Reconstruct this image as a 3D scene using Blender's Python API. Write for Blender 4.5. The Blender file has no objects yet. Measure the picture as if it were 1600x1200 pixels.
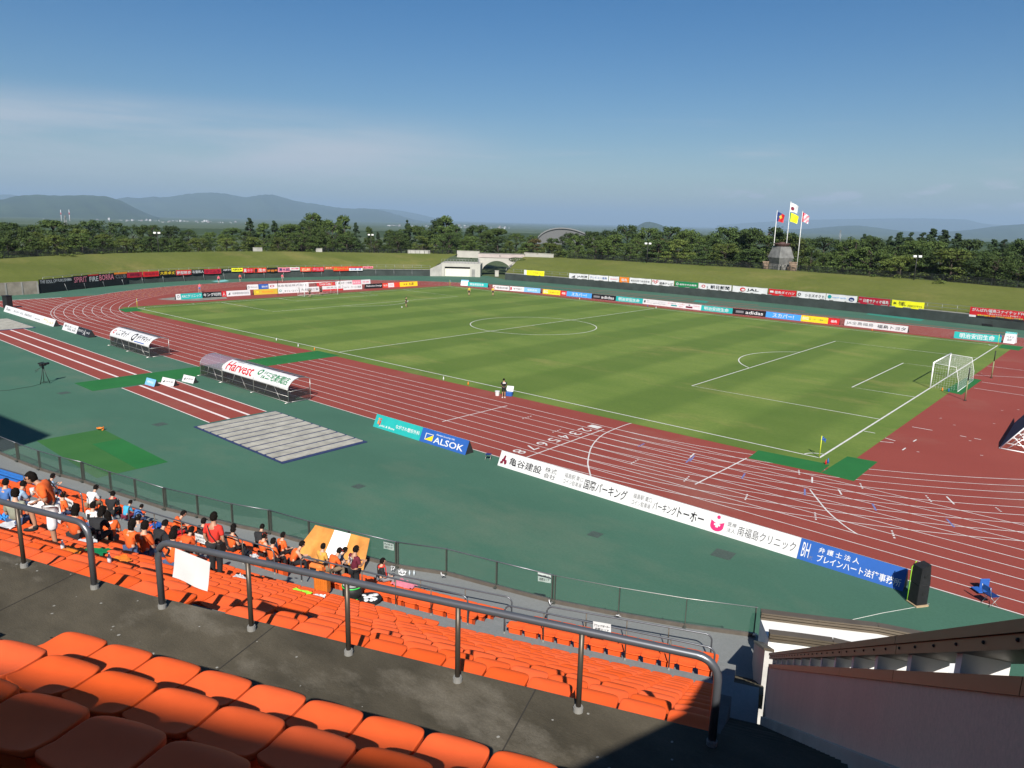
import bpy, bmesh, math, random
from mathutils import Vector, Matrix
import numpy as np
R_ = math.radians
rnd = random.Random(7)
scene = bpy.context.scene
COL = scene.collection

# ---------------------------------------------------------------- camera, world, sun, exposure
CAM = Vector((67.45288, -82.16834, 14.66637))
YAW, PITCH, ROLL, FPX = -0.714524, -0.217435, 0.024295, 1149.67
fw = Vector((math.sin(YAW) * math.cos(PITCH), math.cos(YAW) * math.cos(PITCH), math.sin(PITCH)))
r0 = Vector((math.cos(YAW), -math.sin(YAW), 0)); u0 = r0.cross(fw)
rt = math.cos(ROLL) * r0 + math.sin(ROLL) * u0
up = -math.sin(ROLL) * r0 + math.cos(ROLL) * u0
cam = bpy.data.cameras.new('camera'); cam.sensor_width = 36.0; cam.lens = 36.0 * FPX / 1600
cam.clip_start = 0.05; cam.clip_end = 90000
co = bpy.data.objects.new('camera', cam); COL.objects.link(co)
mw = Matrix((rt, up, -fw)).transposed().to_4x4(); mw.translation = CAM
co.matrix_world = mw; scene.camera = co

SUN_EL = R_(38.8)
SUN_DIR = Vector((0.652 * math.cos(SUN_EL), -0.758 * math.cos(SUN_EL), math.sin(SUN_EL))).normalized()
sl = bpy.data.lights.new('sun', 'SUN'); sl.energy = 5.0; sl.angle = R_(0.53); sl.color = (1.0, 0.955, 0.88)
so = bpy.data.objects.new('sun', sl); COL.objects.link(so)
so.rotation_euler = (-SUN_DIR).to_track_quat('-Z', 'Y').to_euler(); so.location = (60, -120, 90)

world = bpy.data.worlds.new('World'); scene.world = world; world.use_nodes = True
wn, wl = world.node_tree.nodes, world.node_tree.links
wn.clear()
sky = wn.new('ShaderNodeTexSky'); sky.sky_type = 'NISHITA'; sky.sun_disc = False
sky.sun_elevation = SUN_EL; sky.sun_rotation = math.atan2(SUN_DIR.x, SUN_DIR.y)
sky.altitude = 200; sky.air_density = 1.1; sky.dust_density = 0.7; sky.ozone_density = 3.5
bg = wn.new('ShaderNodeBackground'); bg.inputs[1].default_value = 0.050
# thin cirrus veils and small cumulus puffs, laid out by sky direction
tc = wn.new('ShaderNodeTexCoord')
sep = wn.new('ShaderNodeSeparateXYZ'); wl.new(tc.outputs['Generated'], sep.inputs[0])
def wmath(op, a, b=None, clamp=False):
    n = wn.new('ShaderNodeMath'); n.operation = op; n.use_clamp = clamp
    for i, v in enumerate((a, b)):
        if v is None: continue
        if isinstance(v, (int, float)): n.inputs[i].default_value = v
        else: wl.new(v, n.inputs[i])
    return n.outputs[0]
def wramp(v, a, b, to0=0.0, to1=1.0):
    n = wn.new('ShaderNodeMapRange'); n.interpolation_type = 'SMOOTHSTEP'
    wl.new(v, n.inputs[0]); n.inputs[1].default_value = a; n.inputs[2].default_value = b
    n.inputs[3].default_value = to0; n.inputs[4].default_value = to1
    return n.outputs[0]
zc = wmath('MAXIMUM', sep.outputs[2], 0.015)
az = wmath('ARCTAN2', sep.outputs[0], sep.outputs[1])          # 0 = +Y, grows towards +X
def wnoise(sx, sy, scale, detail, rough, off=0.0):
    c = wn.new('ShaderNodeCombineXYZ')
    wl.new(wmath('MULTIPLY', az, sx), c.inputs[0]); wl.new(wmath('MULTIPLY', sep.outputs[2], sy), c.inputs[1]); c.inputs[2].default_value = off
    n = wn.new('ShaderNodeTexNoise'); n.inputs['Scale'].default_value = scale; n.inputs['Detail'].default_value = detail
    n.inputs['Roughness'].default_value = rough; n.inputs['Distortion'].default_value = 0.35
    wl.new(c.outputs[0], n.inputs['Vector']); return n.outputs[0]
n_v = wnoise(1.5, 13.0, 1.6, 7, 0.6, 3.1)
veil = wmath('MULTIPLY', wramp(n_v, 0.20, 0.70), wramp(az, -0.98, -0.66, 1.0, 0.0))
streak = wmath('MULTIPLY', wramp(wnoise(1.3, 15.0, 2.3, 8, 0.62, 6.7), 0.52, 0.74), 0.45)
veil = wmath('ADD', veil, streak, True)
veil = wmath('MULTIPLY', veil, wramp(sep.outputs[2], 0.02, 0.07))
veil = wmath('MULTIPLY', veil, wramp(sep.outputs[2], 0.09, 0.145, 1.0, 0.0))
veil = wmath('MULTIPLY', veil, 0.84)
puff = wramp(wnoise(9.0, 30.0, 2.2, 6, 0.6, 8.3), 0.50, 0.64)
puff = wmath('MULTIPLY', puff, wramp(sep.outputs[2], 0.022, 0.032))
puff = wmath('MULTIPLY', puff, wramp(sep.outputs[2], 0.048, 0.062, 1.0, 0.0))
puff = wmath('MULTIPLY', puff, wramp(az, -0.50, -0.42))
puff = wmath('MULTIPLY', puff, 0.8)
cl = wmath('ADD', veil, puff, True)
mx = wn.new('ShaderNodeMix'); mx.data_type = 'RGBA'
hs = wn.new('ShaderNodeHueSaturation'); hs.inputs['Saturation'].default_value = 1.42; hs.inputs['Value'].default_value = 0.99; hs.inputs['Hue'].default_value = 0.506; wl.new(sky.outputs[0], hs.inputs['Color'])
wl.new(cl, mx.inputs[0]); wl.new(hs.outputs[0], mx.inputs[6]); mx.inputs[7].default_value = (8.2, 8.4, 9.0, 1)
wl.new(mx.outputs[2], bg.inputs[0])
wo = wn.new('ShaderNodeOutputWorld'); wl.new(bg.outputs[0], wo.inputs[0])

vs = scene.view_settings
vs.view_transform = 'Standard'; vs.look = 'None'; vs.gamma = 1; vs.use_curve_mapping = False; vs.exposure = 0.64

# ---------------------------------------------------------------- helpers
def ray(px, py):
    px, py = float(px), float(py)
    return (px - 800) / FPX * rt - (py - 600) / FPX * up + fw
def G(px, py, z=0.0):
    """ground point that the photograph shows at (px, py)"""
    d = ray(px, py); return CAM + d * ((z - CAM.z) / d.z)
def AT(px, py, dist):
    """point seen at (px, py) at a horizontal distance"""
    d = ray(px, py); return CAM + d * (dist / math.hypot(d.x, d.y))
def HD(p): return math.hypot(p.x - CAM.x, p.y - CAM.y)

def lin(r, g, b):
    f = lambda c: (c / 255 / 12.92) if c / 255 <= 0.04045 else ((c / 255 + 0.055) / 1.055) ** 2.4
    return (f(r), f(g), f(b))
MATS = {}
def mat(name, col, rough=0.6, metal=0.0, var=0.12, scale=3.0, bump=0.0, spec=0.4, col2=None, detail=5):
    """principled surface whose base colour wanders a little (dirt, wear, dye)"""
    if name in MATS: return MATS[name]
    m = bpy.data.materials.new(name); m.use_nodes = True; MATS[name] = m
    n, l = m.node_tree.nodes, m.node_tree.links
    b = n['Principled BSDF']; b.inputs['Roughness'].default_value = rough; b.inputs['Metallic'].default_value = metal
    b.inputs['Specular IOR Level'].default_value = spec
    t = n.new('ShaderNodeTexCoord'); nz = n.new('ShaderNodeTexNoise')
    nz.inputs['Scale'].default_value = scale; nz.inputs['Detail'].default_value = detail; nz.inputs['Roughness'].default_value = 0.62
    l.new(t.outputs['Object'], nz.inputs['Vector'])
    r = n.new('ShaderNodeValToRGB')
    c2 = col2 or tuple(min(1, c * (1 + var)) for c in col); c1 = col if col2 else tuple(c * (1 - var) for c in col)
    r.color_ramp.elements[0].position = 0.36; r.color_ramp.elements[0].color = (*c1, 1)
    r.color_ramp.elements[1].position = 0.66; r.color_ramp.elements[1].color = (*c2, 1)
    l.new(nz.outputs[0], r.inputs[0]); l.new(r.outputs[0], b.inputs['Base Color'])
    if bump:
        bp = n.new('ShaderNodeBump'); bp.inputs['Strength'].default_value = bump; bp.inputs['Distance'].default_value = 0.02
        l.new(nz.outputs[0], bp.inputs['Height']); l.new(bp.outputs[0], b.inputs['Normal'])
    return m

class MB:
    """collects shapes for ONE mesh"""
    def __init__(s): s.bm = bmesh.new(); s.mi = 0
    def face(s, pts, mi=None):
        f = s.bm.faces.new([s.bm.verts.new(p) for p in pts]); f.material_index = s.mi if mi is None else mi; return f
    def box(s, c, d, rz=0.0, bev=0.0, mi=None):
        M = Matrix.Translation(c) @ Matrix.Rotation(rz, 4, 'Z') @ Matrix.Diagonal((*d, 1))
        r = bmesh.ops.create_cube(s.bm, size=1, matrix=M); fs = set(f for v in r['verts'] for f in v.link_faces)
        if bev:
            rr = bmesh.ops.bevel(s.bm, geom=list(set(e for v in r['verts'] for e in v.link_edges)), offset=bev, segments=1, affect='EDGES')
            fs = rr['faces']
        for f in fs: f.material_index = s.mi if mi is None else mi
        return s
    def hexa(s, b, t, mi=None):
        """solid between two matching rings of points"""
        vb = [s.bm.verts.new(p) for p in b]; vt = [s.bm.verts.new(p) for p in t]; n = len(b); fs = []
        fs.append(s.bm.faces.new(vb[::-1])); fs.append(s.bm.faces.new(vt))
        for i in range(n): fs.append(s.bm.faces.new((vb[i], vb[(i + 1) % n], vt[(i + 1) % n], vt[i])))
        for f in fs: f.material_index = s.mi if mi is None else mi
        return s
    def tube(s, pts, r, seg=8, r2=None, cap=True, smooth=True, mi=None):
        pts = [Vector(p) for p in pts]; rings = []; n = len(pts)
        for i, p in enumerate(pts):
            d = (pts[min(i + 1, n - 1)] - pts[max(i - 1, 0)]).normalized()
            a = d.cross(Vector((0, 0, 1)) if abs(d.z) < .92 else Vector((1, 0, 0))).normalized(); b = d.cross(a)
            rr = r if r2 is None else r + (r2 - r) * i / max(1, n - 1)
            if isinstance(r, (list, tuple)): rr = r[i]
            rings.append([s.bm.verts.new(p + (a * math.cos(6.2832 * k / seg) + b * math.sin(6.2832 * k / seg)) * rr) for k in range(seg)])
        fs = []
        for A, B in zip(rings, rings[1:]):
            for k in range(seg): fs.append(s.bm.faces.new((A[k], A[(k + 1) % seg], B[(k + 1) % seg], B[k])))
        for f in fs: f.smooth = smooth
        if cap: fs += [s.bm.faces.new(rings[0][::-1]), s.bm.faces.new(rings[-1])]
        for f in fs: f.material_index = s.mi if mi is None else mi
        return s
    def ell(s, c, rad, sub=2, M=None, mi=None):
        r = bmesh.ops.create_icosphere(s.bm, subdivisions=sub, radius=1, matrix=Matrix.Translation(c) @ (M or Matrix.Identity(4)) @ Matrix.Diagonal((*rad, 1)))
        for v in r['verts']:
            for f in v.link_faces: f.smooth = True; f.material_index = s.mi if mi is None else mi
        return r['verts']
    def strip(s, pts, w, z):
        """flat painted line of width w along pts"""
        n = len(pts); L = []
        for i, p in enumerate(pts):
            p = Vector((p[0], p[1], 0)); a = Vector((*pts[max(i - 1, 0)][:2], 0)); b = Vector((*pts[min(i + 1, n - 1)][:2], 0))
            d = (b - a).normalized(); q = Vector((-d.y, d.x, 0)) * w / 2
            L.append((s.bm.verts.new((p.x - q.x, p.y - q.y, z)), s.bm.verts.new((p.x + q.x, p.y + q.y, z))))
        for A, B in zip(L, L[1:]): s.bm.faces.new((A[0], B[0], B[1], A[1])).material_index = s.mi
        return s
    def mesh(s, name):
        bmesh.ops.recalc_face_normals(s.bm, faces=s.bm.faces[:])
        me = bpy.data.meshes.new(name); s.bm.to_mesh(me); s.bm.free(); return me
    def build(s, name, m, parent=None, loc=None, rz=0.0):
        return obj(name, s.mesh(name), m, parent, loc, rz)
def obj(name, me, m=None, parent=None, loc=None, rz=0.0):
    o = bpy.data.objects.new(name, me); COL.objects.link(o)
    if m is not None and me is not None and not me.materials:
        for k in (m if isinstance(m, (list, tuple)) else [m]): me.materials.append(k)
    if parent: o.parent = parent
    if loc is not None: o.location = loc
    o.rotation_euler = (0, 0, rz); return o
def empty(name, loc, rz=0.0):
    o = bpy.data.objects.new(name, None); COL.objects.link(o); o.empty_display_size = 0.2
    o.location = loc; o.rotation_euler = (0, 0, rz); return o
def tag(o, label=None, cat=None, group=None, kind=None):
    if label: o['label'] = label
    if cat: o['category'] = cat
    if group: o['group'] = group
    if kind: o['kind'] = kind
    return o
def copy_tree(o, parent=None):
    c = o.copy(); COL.objects.link(c); c.parent = parent
    for ch in list(o.children): copy_tree(ch, c)
    return c
def smooth(o):
    for p in o.data.polygons: p.use_smooth = True
    return o

# lettering: outlines of real characters, cut to unit size
_TX = {}
def text_mesh(s, bold):
    k = (s, bold)
    if k in _TX: return _TX[k]
    c = bpy.data.curves.new('lettering', 'FONT'); c.body = s; c.resolution_u = 2; c.offset = 0.011 if bold else 0.0; c.fill_mode = 'FRONT'
    o = bpy.data.objects.new('lettering', c); COL.objects.link(o)
    dg = bpy.context.evaluated_depsgraph_get(); dg.update()
    me = bpy.data.meshes.new_from_object(o.evaluated_get(dg)); bpy.data.objects.remove(o); bpy.data.curves.remove(c)
    co_ = np.empty(len(me.vertices) * 3); me.vertices.foreach_get('co', co_); co_ = co_.reshape(-1, 3)
    lo, hi = co_.min(0), co_.max(0); sz = np.maximum(hi - lo, 1e-6); sz[2] = 1
    co_ = (co_ - lo) / sz; me.vertices.foreach_set('co', co_.ravel()); _TX[k] = me; return me
def paint(name): return PAINT[name]
def mark_bm(kind):
    b = MB()
    if kind == '@rect': b.face([(0, 0, 0), (1, 0, 0), (1, 1, 0), (0, 1, 0)])
    elif kind == '@disc': b.face([(.5 + .5 * math.cos(a * .2618), .5 + .5 * math.sin(a * .2618), 0) for a in range(24)])
    elif kind == '@ring':
        for a in range(24):
            c0, s0, c1, s1 = math.cos(a * .2618), math.sin(a * .2618), math.cos(a * .2618 + .2618), math.sin(a * .2618 + .2618)
            b.face([(.5 + .5 * c0, .5 + .5 * s0, 0), (.5 + .5 * c1, .5 + .5 * s1, 0), (.5 + .3 * c1, .5 + .3 * s1, 0), (.5 + .3 * c0, .5 + .3 * s0, 0)])
    elif kind == '@tri': b.face([(0, 0, 0), (1, 0, 0), (1, 1, 0)])
    elif kind == '@cup':          # rounded U with a plus cut out, as on the clinic board
        n = 14; pts = [(.5 + .5 * math.cos(math.pi + math.pi * i / n), .42 + .42 * math.sin(math.pi + math.pi * i / n)) for i in range(n + 1)]
        pts = [(0, .8)] + pts + [(1, .8), (.62, .62), (.5, .56), (.38, .62)]
        b.face([(x, y, 0) for x, y in pts])
    return b
_MK = {}
def put_mark(parent, spec, L, h, y, tilt):
    """spec: (text or @shape, x0, x1, z0, z1 as fractions of the board, colour, bold)"""
    s, x0, x1, z0, z1, colr = spec[:6]; bold = spec[6] if len(spec) > 6 else False
    if s.startswith('@'):
        if s not in _MK: _MK[s] = mark_bm(s).mesh('emblem')
        src = _MK[s]; nm = 'emblem'
    else: src = text_mesh(s, bold); nm = 'lettering'
    me = src.copy(); me.materials.clear(); me.materials.append(PAINT[colr])
    o = bpy.data.objects.new(nm, me); COL.objects.link(o); o.parent = parent
    z = z0 * h
    o.matrix_local = Matrix.Rotation(tilt, 4, 'X') @ Matrix.Translation((x0 * L, y, z)) @ Matrix.Rotation(math.pi / 2, 4, 'X') @ Matrix.Diagonal(((x1 - x0) * L, (z1 - z0) * h, 1, 1))
    return o
PAINT = {}
for k, c in dict(white=(.62, .62, .62), black=(.012, .012, .014), ink=(.022, .022, .025), grey=(.075, .075, .08), lightgrey=(.17, .17, .18), red=(.50, .018, .022), crimson=(.36, .012, .03), scarlet=(.62, .05, .025),
                 teal=(.02, .36, .34), deepteal=(.015, .26, .26), blue=(.02, .11, .42), royal=(.025, .10, .36), sky=(.06, .30, .72), paleblue=(.18, .42, .75), yellow=(.80, .55, .02), lemon=(.78, .74, .02), green=(.01, .18, .06),
                 orange=(.72, .20, .02), pink=(.70, .03, .14), maroon=(.16, .01, .03), gold=(.55, .38, .04), navy=(.012, .03, .13), cream=(.72, .66, .40), rose=(.70, .22, .28), lime=(.35, .75, .05)).items():
    PAINT[k] = mat('paint_' + k, c, 0.45, var=0.05, scale=1.3, spec=0.3)
# ---------------------------------------------------------------- ground, track, pitch
def ground_mat(name, c1, c2, s1, s2, c3=None, amt3=0.5, rough=0.9, stripes=None, stretch=(1, 1, 1), lo3=.55, hi3=.75, bump=0.0):
    """two colours mixed by a broad noise, broken by a fine one, with optional worn patches and mowing bands"""
    m = bpy.data.materials.new(name); m.use_nodes = True; n, l = m.node_tree.nodes, m.node_tree.links
    b = n['Principled BSDF']; b.inputs['Roughness'].default_value = rough; b.inputs['Specular IOR Level'].default_value = 0.25
    t = n.new('ShaderNodeTexCoord'); mp = n.new('ShaderNodeMapping'); mp.inputs['Scale'].default_value = stretch
    l.new(t.outputs['Object'], mp.inputs[0])
    def nz(sc, det=5, ro=.6, vec=None):
        x = n.new('ShaderNodeTexNoise'); x.inputs['Scale'].default_value = sc; x.inputs['Detail'].default_value = det; x.inputs['Roughness'].default_value = ro
        l.new(vec or mp.outputs[0], x.inputs['Vector']); return x.outputs[0]
    def mr(v, a, bb, c=0., d=1.):
        x = n.new('ShaderNodeMapRange'); l.new(v, x.inputs[0])
        for i, q in enumerate((a, bb, c, d)): x.inputs[i + 1].default_value = q
        return x.outputs[0]
    def mixc(f, a, bb, kind='MIX'):
        x = n.new('ShaderNodeMix'); x.data_type = 'RGBA'; x.blend_type = kind
        l.new(f, x.inputs[0])
        for i, q in ((6, a), (7, bb)):
            if isinstance(q, tuple): x.inputs[i].default_value = (*q, 1)
            else: l.new(q, x.inputs[i])
        return x.outputs[2]
    col = mixc(mr(nz(s1), .35, .65), c1, c2)
    if stripes:
        axis, width, amt = stripes
        sp = n.new('ShaderNodeSeparateXYZ'); l.new(t.outputs['Object'], sp.inputs[0])
        w = n.new('ShaderNodeMath'); w.operation = 'MULTIPLY'; l.new(sp.outputs[axis], w.inputs[0]); w.inputs[1].default_value = math.pi / width
        s_ = n.new('ShaderNodeMath'); s_.operation = 'SINE'; l.new(w.outputs[0], s_.inputs[0])
        f = mr(s_.outputs[0], -.35, .35, 0, amt); col = mixc(f, col, (c1[0] * .62, c1[1] * .70, c1[2] * .6))
    if c3: col = mixc(mr(nz(s1 * .55 + .01, 7, .68), lo3, hi3, 0, amt3), col, c3)
    fine = nz(s2, 4, .7, t.outputs['Object'])
    col = mixc(mr(fine, .3, .7, 0., .30), col, (c1[0] * .45, c1[1] * .5, c1[2] * .45))
    l.new(col, b.inputs['Base Color'])
    if bump:
        bp = n.new('ShaderNodeBump'); bp.inputs['Strength'].default_value = bump; bp.inputs['Distance'].default_value = .03
        l.new(fine, bp.inputs['Height']); l.new(bp.outputs[0], b.inputs['Normal'])
    return m
M_GRASS = ground_mat('pitch_turf', (.105, .166, .027), (.150, .205, .040), .085, 3.0, (.30, .255, .085), .62, .95, stripes=(0, 5.6, .55), stretch=(1, 2.2, 1), lo3=.56, hi3=.78, bump=.3)
M_BANK = ground_mat('bank_turf', (.092, .112, .019), (.128, .140, .032), .06, 1.3, (.235, .19, .065), .65, .95, stretch=(1, 1.5, 4), bump=.3)
M_RED = ground_mat('red_rubber', (.240, .047, .034), (.262, .055, .040), .12, 9.0, (.265, .12, .09), .6, .85, lo3=.54, hi3=.72)
M_GREEN = ground_mat('green_rubber', (.048, .122, .082), (.057, .139, .094), .11, 8.0, (.135, .165, .115), .62, .85, lo3=.52, hi3=.76, stretch=(1, 1.6, 1))
M_CARPET = ground_mat('artificial_turf', (.014, .125, .030), (.019, .148, .036), .35, 20, None, rough=.95)
M_CARPET2 = ground_mat('artificial_turf_olive', (.030, .120, .028), (.040, .136, .033), .3, 20, None, rough=.95)
M_LAND = ground_mat('far_land', (.05, .08, .03), (.09, .11, .05), .004, .05)
M_WHITE = mat('line_paint', (.60, .585, .56), .7, var=.12, scale=2)
M_PINKL = mat('runway_line_paint', (.72, .62, .60), .7, var=.08)
M_BLUEL = mat('blue_mark_paint', (.14, .16, .34), .7)
M_YELL = mat('yellow_mark_paint', (.65, .30, .06), .7)

def sheet(name, pts, z, m):
    b = MB(); b.face([(p[0], p[1], z) for p in pts]); o = b.build(name, m); o['kind'] = 'structure'; return o
def rect(x0, y0, x1, y1): return [(x0, y0), (x1, y0), (x1, y1), (x0, y1)]
def oval(r, L=39.0, n=48):
    p = [(L + r * math.cos(a), r * math.sin(a)) for a in [-math.pi / 2 + math.pi * i / n for i in range(n + 1)]]
    p += [(-L + r * math.cos(a), r * math.sin(a)) for a in [math.pi / 2 + math.pi * i / n for i in range(n + 1)]]
    return p
# the land: one sheet out to the horizon
b = MB(); N = 72; rad = [0, 60, 140, 400, 1500, 6000, 20000, 60000]
ring = [[b.bm.verts.new((r * math.cos(6.28319 * i / N), r * math.sin(6.28319 * i / N), -0.03 if r < 300 else -0.03 - 40 * min(1, (r - 300) / 3000))) for i in range(N)] for r in rad[1:]]
c0 = b.bm.verts.new((0, 0, -0.03))
for i in range(N):
    b.bm.faces.new((c0, ring[0][i], ring[0][(i + 1) % N]))
    for A, B in zip(ring, ring[1:]): b.bm.faces.new((A[i], B[i], B[(i + 1) % N], A[(i + 1) % N]))
o = b.build('ground', M_LAND); o['kind'] = 'structure'

WALLPX = [(0, 463), (60, 459), (120, 452), (190, 445), (245, 441.5), (300, 438.5), (360, 436), (430, 434), (500, 432.5), (570, 431), (640, 431), (672, 431.5)]
WALL_L = [G(*p) for p in WALLPX]
WALL_R = [G(*p) for p in [(790, 437), (830, 440), (900, 446), (1000, 454.5), (1100, 463.5), (1200, 473), (1300, 483), (1400, 494), (1500, 505), (1600, 516)]]
d_ = (WALL_R[-1] - WALL_R[-2]); WALL_R.append(WALL_R[-1] + d_ * 4)
apron = [(-83, -75), (120, -75), (120, 40)] + [(p.x, p.y) for p in WALL_R[::-1]] + [(-71, 66)] + [(p.x, p.y) for p in WALL_L[::-1]]
sheet('apron_ground', apron, 0.0, M_GREEN)
# red running track with its infield, the home straight running on past both bends
tr = [(-74.6, -48.9), (110, -48.9), (110, -30)] + [(39 + 48.0 * math.cos(a), 48.0 * math.sin(a)) for a in [-.66 + (.66 + math.pi / 2) * i / 40 for i in range(41)]]
tr += [(-39 + 48.0 * math.cos(a), 48.0 * math.sin(a)) for a in [math.pi / 2 + (math.pi / 2 + .72) * i / 44 for i in range(45)]] + [(-74.6, -37.6)]
sheet('running_track', tr, 0.004, M_RED)
sheet('pitch', rect(-54.4, -35.7, 54.3, 35.6), 0.010, M_GRASS)
# white line work, all laid on the ground
ln = MB(); W = .058
for k in range(9):
    R0 = 37.9 + 1.22 * k
    p = oval(R0, n=56); p.append(p[0])
    if k == 0: ln.strip(p, W * 1.1, .009)
    else: ln.strip(p, W, .009)
    ln.strip([(-74.4, -R0), (-39, -R0)], W, .0094); ln.strip([(39, -R0), (110, -R0)], W, .0094)
ln.strip([(-74.5, -37.6), (-74.5, -48.9)], .3, .0092)
ln.strip([(-74.5, -48.85), (110, -48.85)], .07, .0092)
p = oval(48.05, n=56)[40:]; ln.strip(p, .07, .0091)
for a, bb in [((792.5, 634), (691, 659)), ((943.5, 671), (808, 720)), ((1166.7, 716), (1086, 757)), ((1424, 651), (1475, 615)), ((1530, 570.5), (1600, 579)), ((1522, 586), (1600, 590)), ((1534, 597), (1600, 606)), ((1522, 606.5), (1600, 618)),
              ((1360, 688.5), (1396, 692)), ((1369, 680.5), (1399, 689)), ((1425, 667), (1457, 672.5)), ((1500, 681), (1510, 683)), ((1522, 685), (1533, 687)), ((1427, 690), (1432, 687)), ((1410, 703.5), (1415, 700)), ((1479, 776), (1491, 788)), ((1269, 745.5), (1269, 754.5)), ((1078, 715), (1085, 708.5)), ((1310, 765), (1315, 773))]:
    A, B = G(*a), G(*bb); ln.strip([(A.x, A.y), (B.x, B.y)], .09, .0096)
def gcurve(px, w=.08, z=.0097):
    q = [G(*p) for p in px]; out = []
    for i in range(len(q) - 1):
        a, bq, c, d = q[max(i - 1, 0)], q[i], q[i + 1], q[min(i + 2, len(q) - 1)]
        for t in (0, .25, .5, .75):
            out.append(tuple(.5 * ((2 * bq[j]) + (-a[j] + c[j]) * t + (2 * a[j] - 5 * bq[j] + 4 * c[j] - d[j]) * t * t + (-a[j] + 3 * bq[j] - 3 * c[j] + d[j]) * t ** 3) for j in (0, 1)))
    out.append((q[-1].x, q[-1].y)); ln.strip(out, w, z)
gcurve([(989, 660.7), (972, 666), (942.5, 679), (925, 697), (918.7, 720), (920, 732), (923.5, 746)])
gcurve([(1265.5, 765), (1275, 777.5), (1294, 800), (1320, 822), (1340, 835)])
for i in range(4):           # broken relay marks
    for px in [((1248, 734), (1249, 742)), ((1343.5, 754.5), (1348, 764)), ((1446, 773.5), (1456, 785)), ((1555, 792.5), (1565, 800)), ((985, 725), (998, 718)), ((1068, 753), (1077, 744)), ((1164, 782), (1168, 772)), ((1393, 828), (1398, 842)), ((1273, 800), (1275, 813)), ((815, 655), (831, 650)), ((862, 676), (877, 671))]:
        A, B = G(*px[0]), G(*px[1]); c = A.lerp(B, (i + .3) / 4); d = A.lerp(B, (i + .8) / 4); ln.strip([(c.x, c.y), (d.x, d.y)], .09, .0096)
rr_ = random.Random(3)
for i in range(13):          # scraps of marking tape in the red half circle
    A = G(rr_.uniform(1430, 1590), rr_.uniform(556, 735)); ln.strip([(A.x, A.y), (A.x + .16, A.y + .07)], .07, .0096)
# football markings
def pl(*pts, w=.115): ln.strip(list(pts), w, .0145)
pl((-52.5, -34), (52.5, -34)); pl((-52.5, 34), (52.5, 34)); pl((0, -34), (0, 34))
pl((52.5, -34), (52.5, 34), w=.13); pl((-52.5, -34), (-52.5, 34))
pl(*[(9.15 * math.cos(a * .1047), 9.15 * math.sin(a * .1047)) for a in range(61)])
for s in (-1, 1):
    for d, h in ((16.5, 20.16), (5.5, 9.16)):
        x = s * (52.5 - d); pl((s * 52.5, -h), (x, -h), (x, h), (s * 52.5, h))
    th = math.acos(5.5 / 9.15)
    pl(*[(s * (41.5 - 9.15 * math.cos(-th + 2 * th * i / 20)), 9.15 * math.sin(-th + 2 * th * i / 20)) for i in range(21)])
    for q in (-1, 1):
        pl(*[(s * 52.5 - s * math.cos(a * .157), q * 34 - q * math.sin(a * .157)) for a in range(11)], w=.1)
    pl((s * 52.6, 34 * -1 + 9.15), (s * 53.4, -34 + 9.15), w=.1)
pl(*[(.14 * math.cos(a * .6), .14 * math.sin(a * .6)) for a in range(11)], w=.1)
o = ln.build('ground_markings', M_WHITE); o['kind'] = 'structure'
bl = MB()
for px in [((1078, 721), (1085, 712)), ((1159, 748), (1164, 740)), ((997, 698), (1007, 693)), ((1072, 723), (1079, 716)), ((1257.5, 764), (1257.5, 774)), ((1363, 787), (1369, 798)), ((1479, 811), (1491, 824))]:
    A, B = G(*px[0]), G(*px[1]); bl.strip([(A.x, A.y), (B.x, B.y)], .10, .0098)
o = bl.build('blue_ground_marks', M_BLUEL); o['kind'] = 'structure'
ym = MB()
for k in range(8):           # hurdle and stagger ticks across the far bend lanes
    for a in [math.pi + .12 + .055 * i for i in range(12)]:
        r = 38.3 + 1.22 * k; c, s = math.cos(a), math.sin(a)
        ym.strip([(-39 + (r) * c, r * s), (-39 + (r + .45) * c, (r + .45) * s)], .16, .0098)
o = ym.build('stagger_marks', M_YELL); o['kind'] = 'structure'
for k in range(8):           # lane numbers at the finish
    me = text_mesh(str(k + 1), False).copy(); me.materials.append(M_WHITE)
    o = bpy.data.objects.new('lane_number', me); COL.objects.link(o); o['kind'] = 'structure'
    y = -(37.9 + 1.22 * k + .61)
    o.matrix_world = Matrix.Translation((37.3, y + .32, .0099)) @ Matrix.Rotation(-math.pi / 2, 4, 'Z') @ Matrix.Diagonal((.64, .95, 1, 1))
# jump runways in front of the stand
for x0, x1 in ((-39.3, -2.4), (2.3, 17.6)):
    sheet('runway', rect(x0, -57.85, x1, -53.3), .0042, M_RED)
    b = MB()
    for y, w in ((-57.85, .09), (-56.35, .22), (-54.75, .22), (-53.3, .09)): b.strip([(x0, y), (x1, y)], w, .0085)
    o = b.build('runway_lines', M_PINKL); o['kind'] = 'structure'
b = MB(); b.face([(p[0], p[1], .0045) for p in rect(-30, 49.2, 53, 50.3)]); b.face([(p[0], p[1], .0045) for p in rect(-42, 52.6, 20, 53.7)]); b.face([(p[0], p[1], .0045) for p in rect(-30, 55.6, 10, 56.6)])
o = b.build('back_runways', ground_mat('faded_red_rubber', (.15, .105, .075), (.18, .11, .08), .2, 9)); o['kind'] = 'structure'
sheet('rubber_patch', [(G(*p).x, G(*p).y) for p in [(1352, 491), (1358, 489.5), (1445, 499), (1438, 502)]], .006, mat('new_green_rubber', (.02, .2, .15), .8))
sheet('rubber_patch', [(G(*p).x, G(*p).y) for p in [(1087, 469), (1108, 470.5), (1103, 473.5), (1083, 471.5)]], .006, mat('new_green_rubber', (.02, .2, .15), .8))
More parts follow.
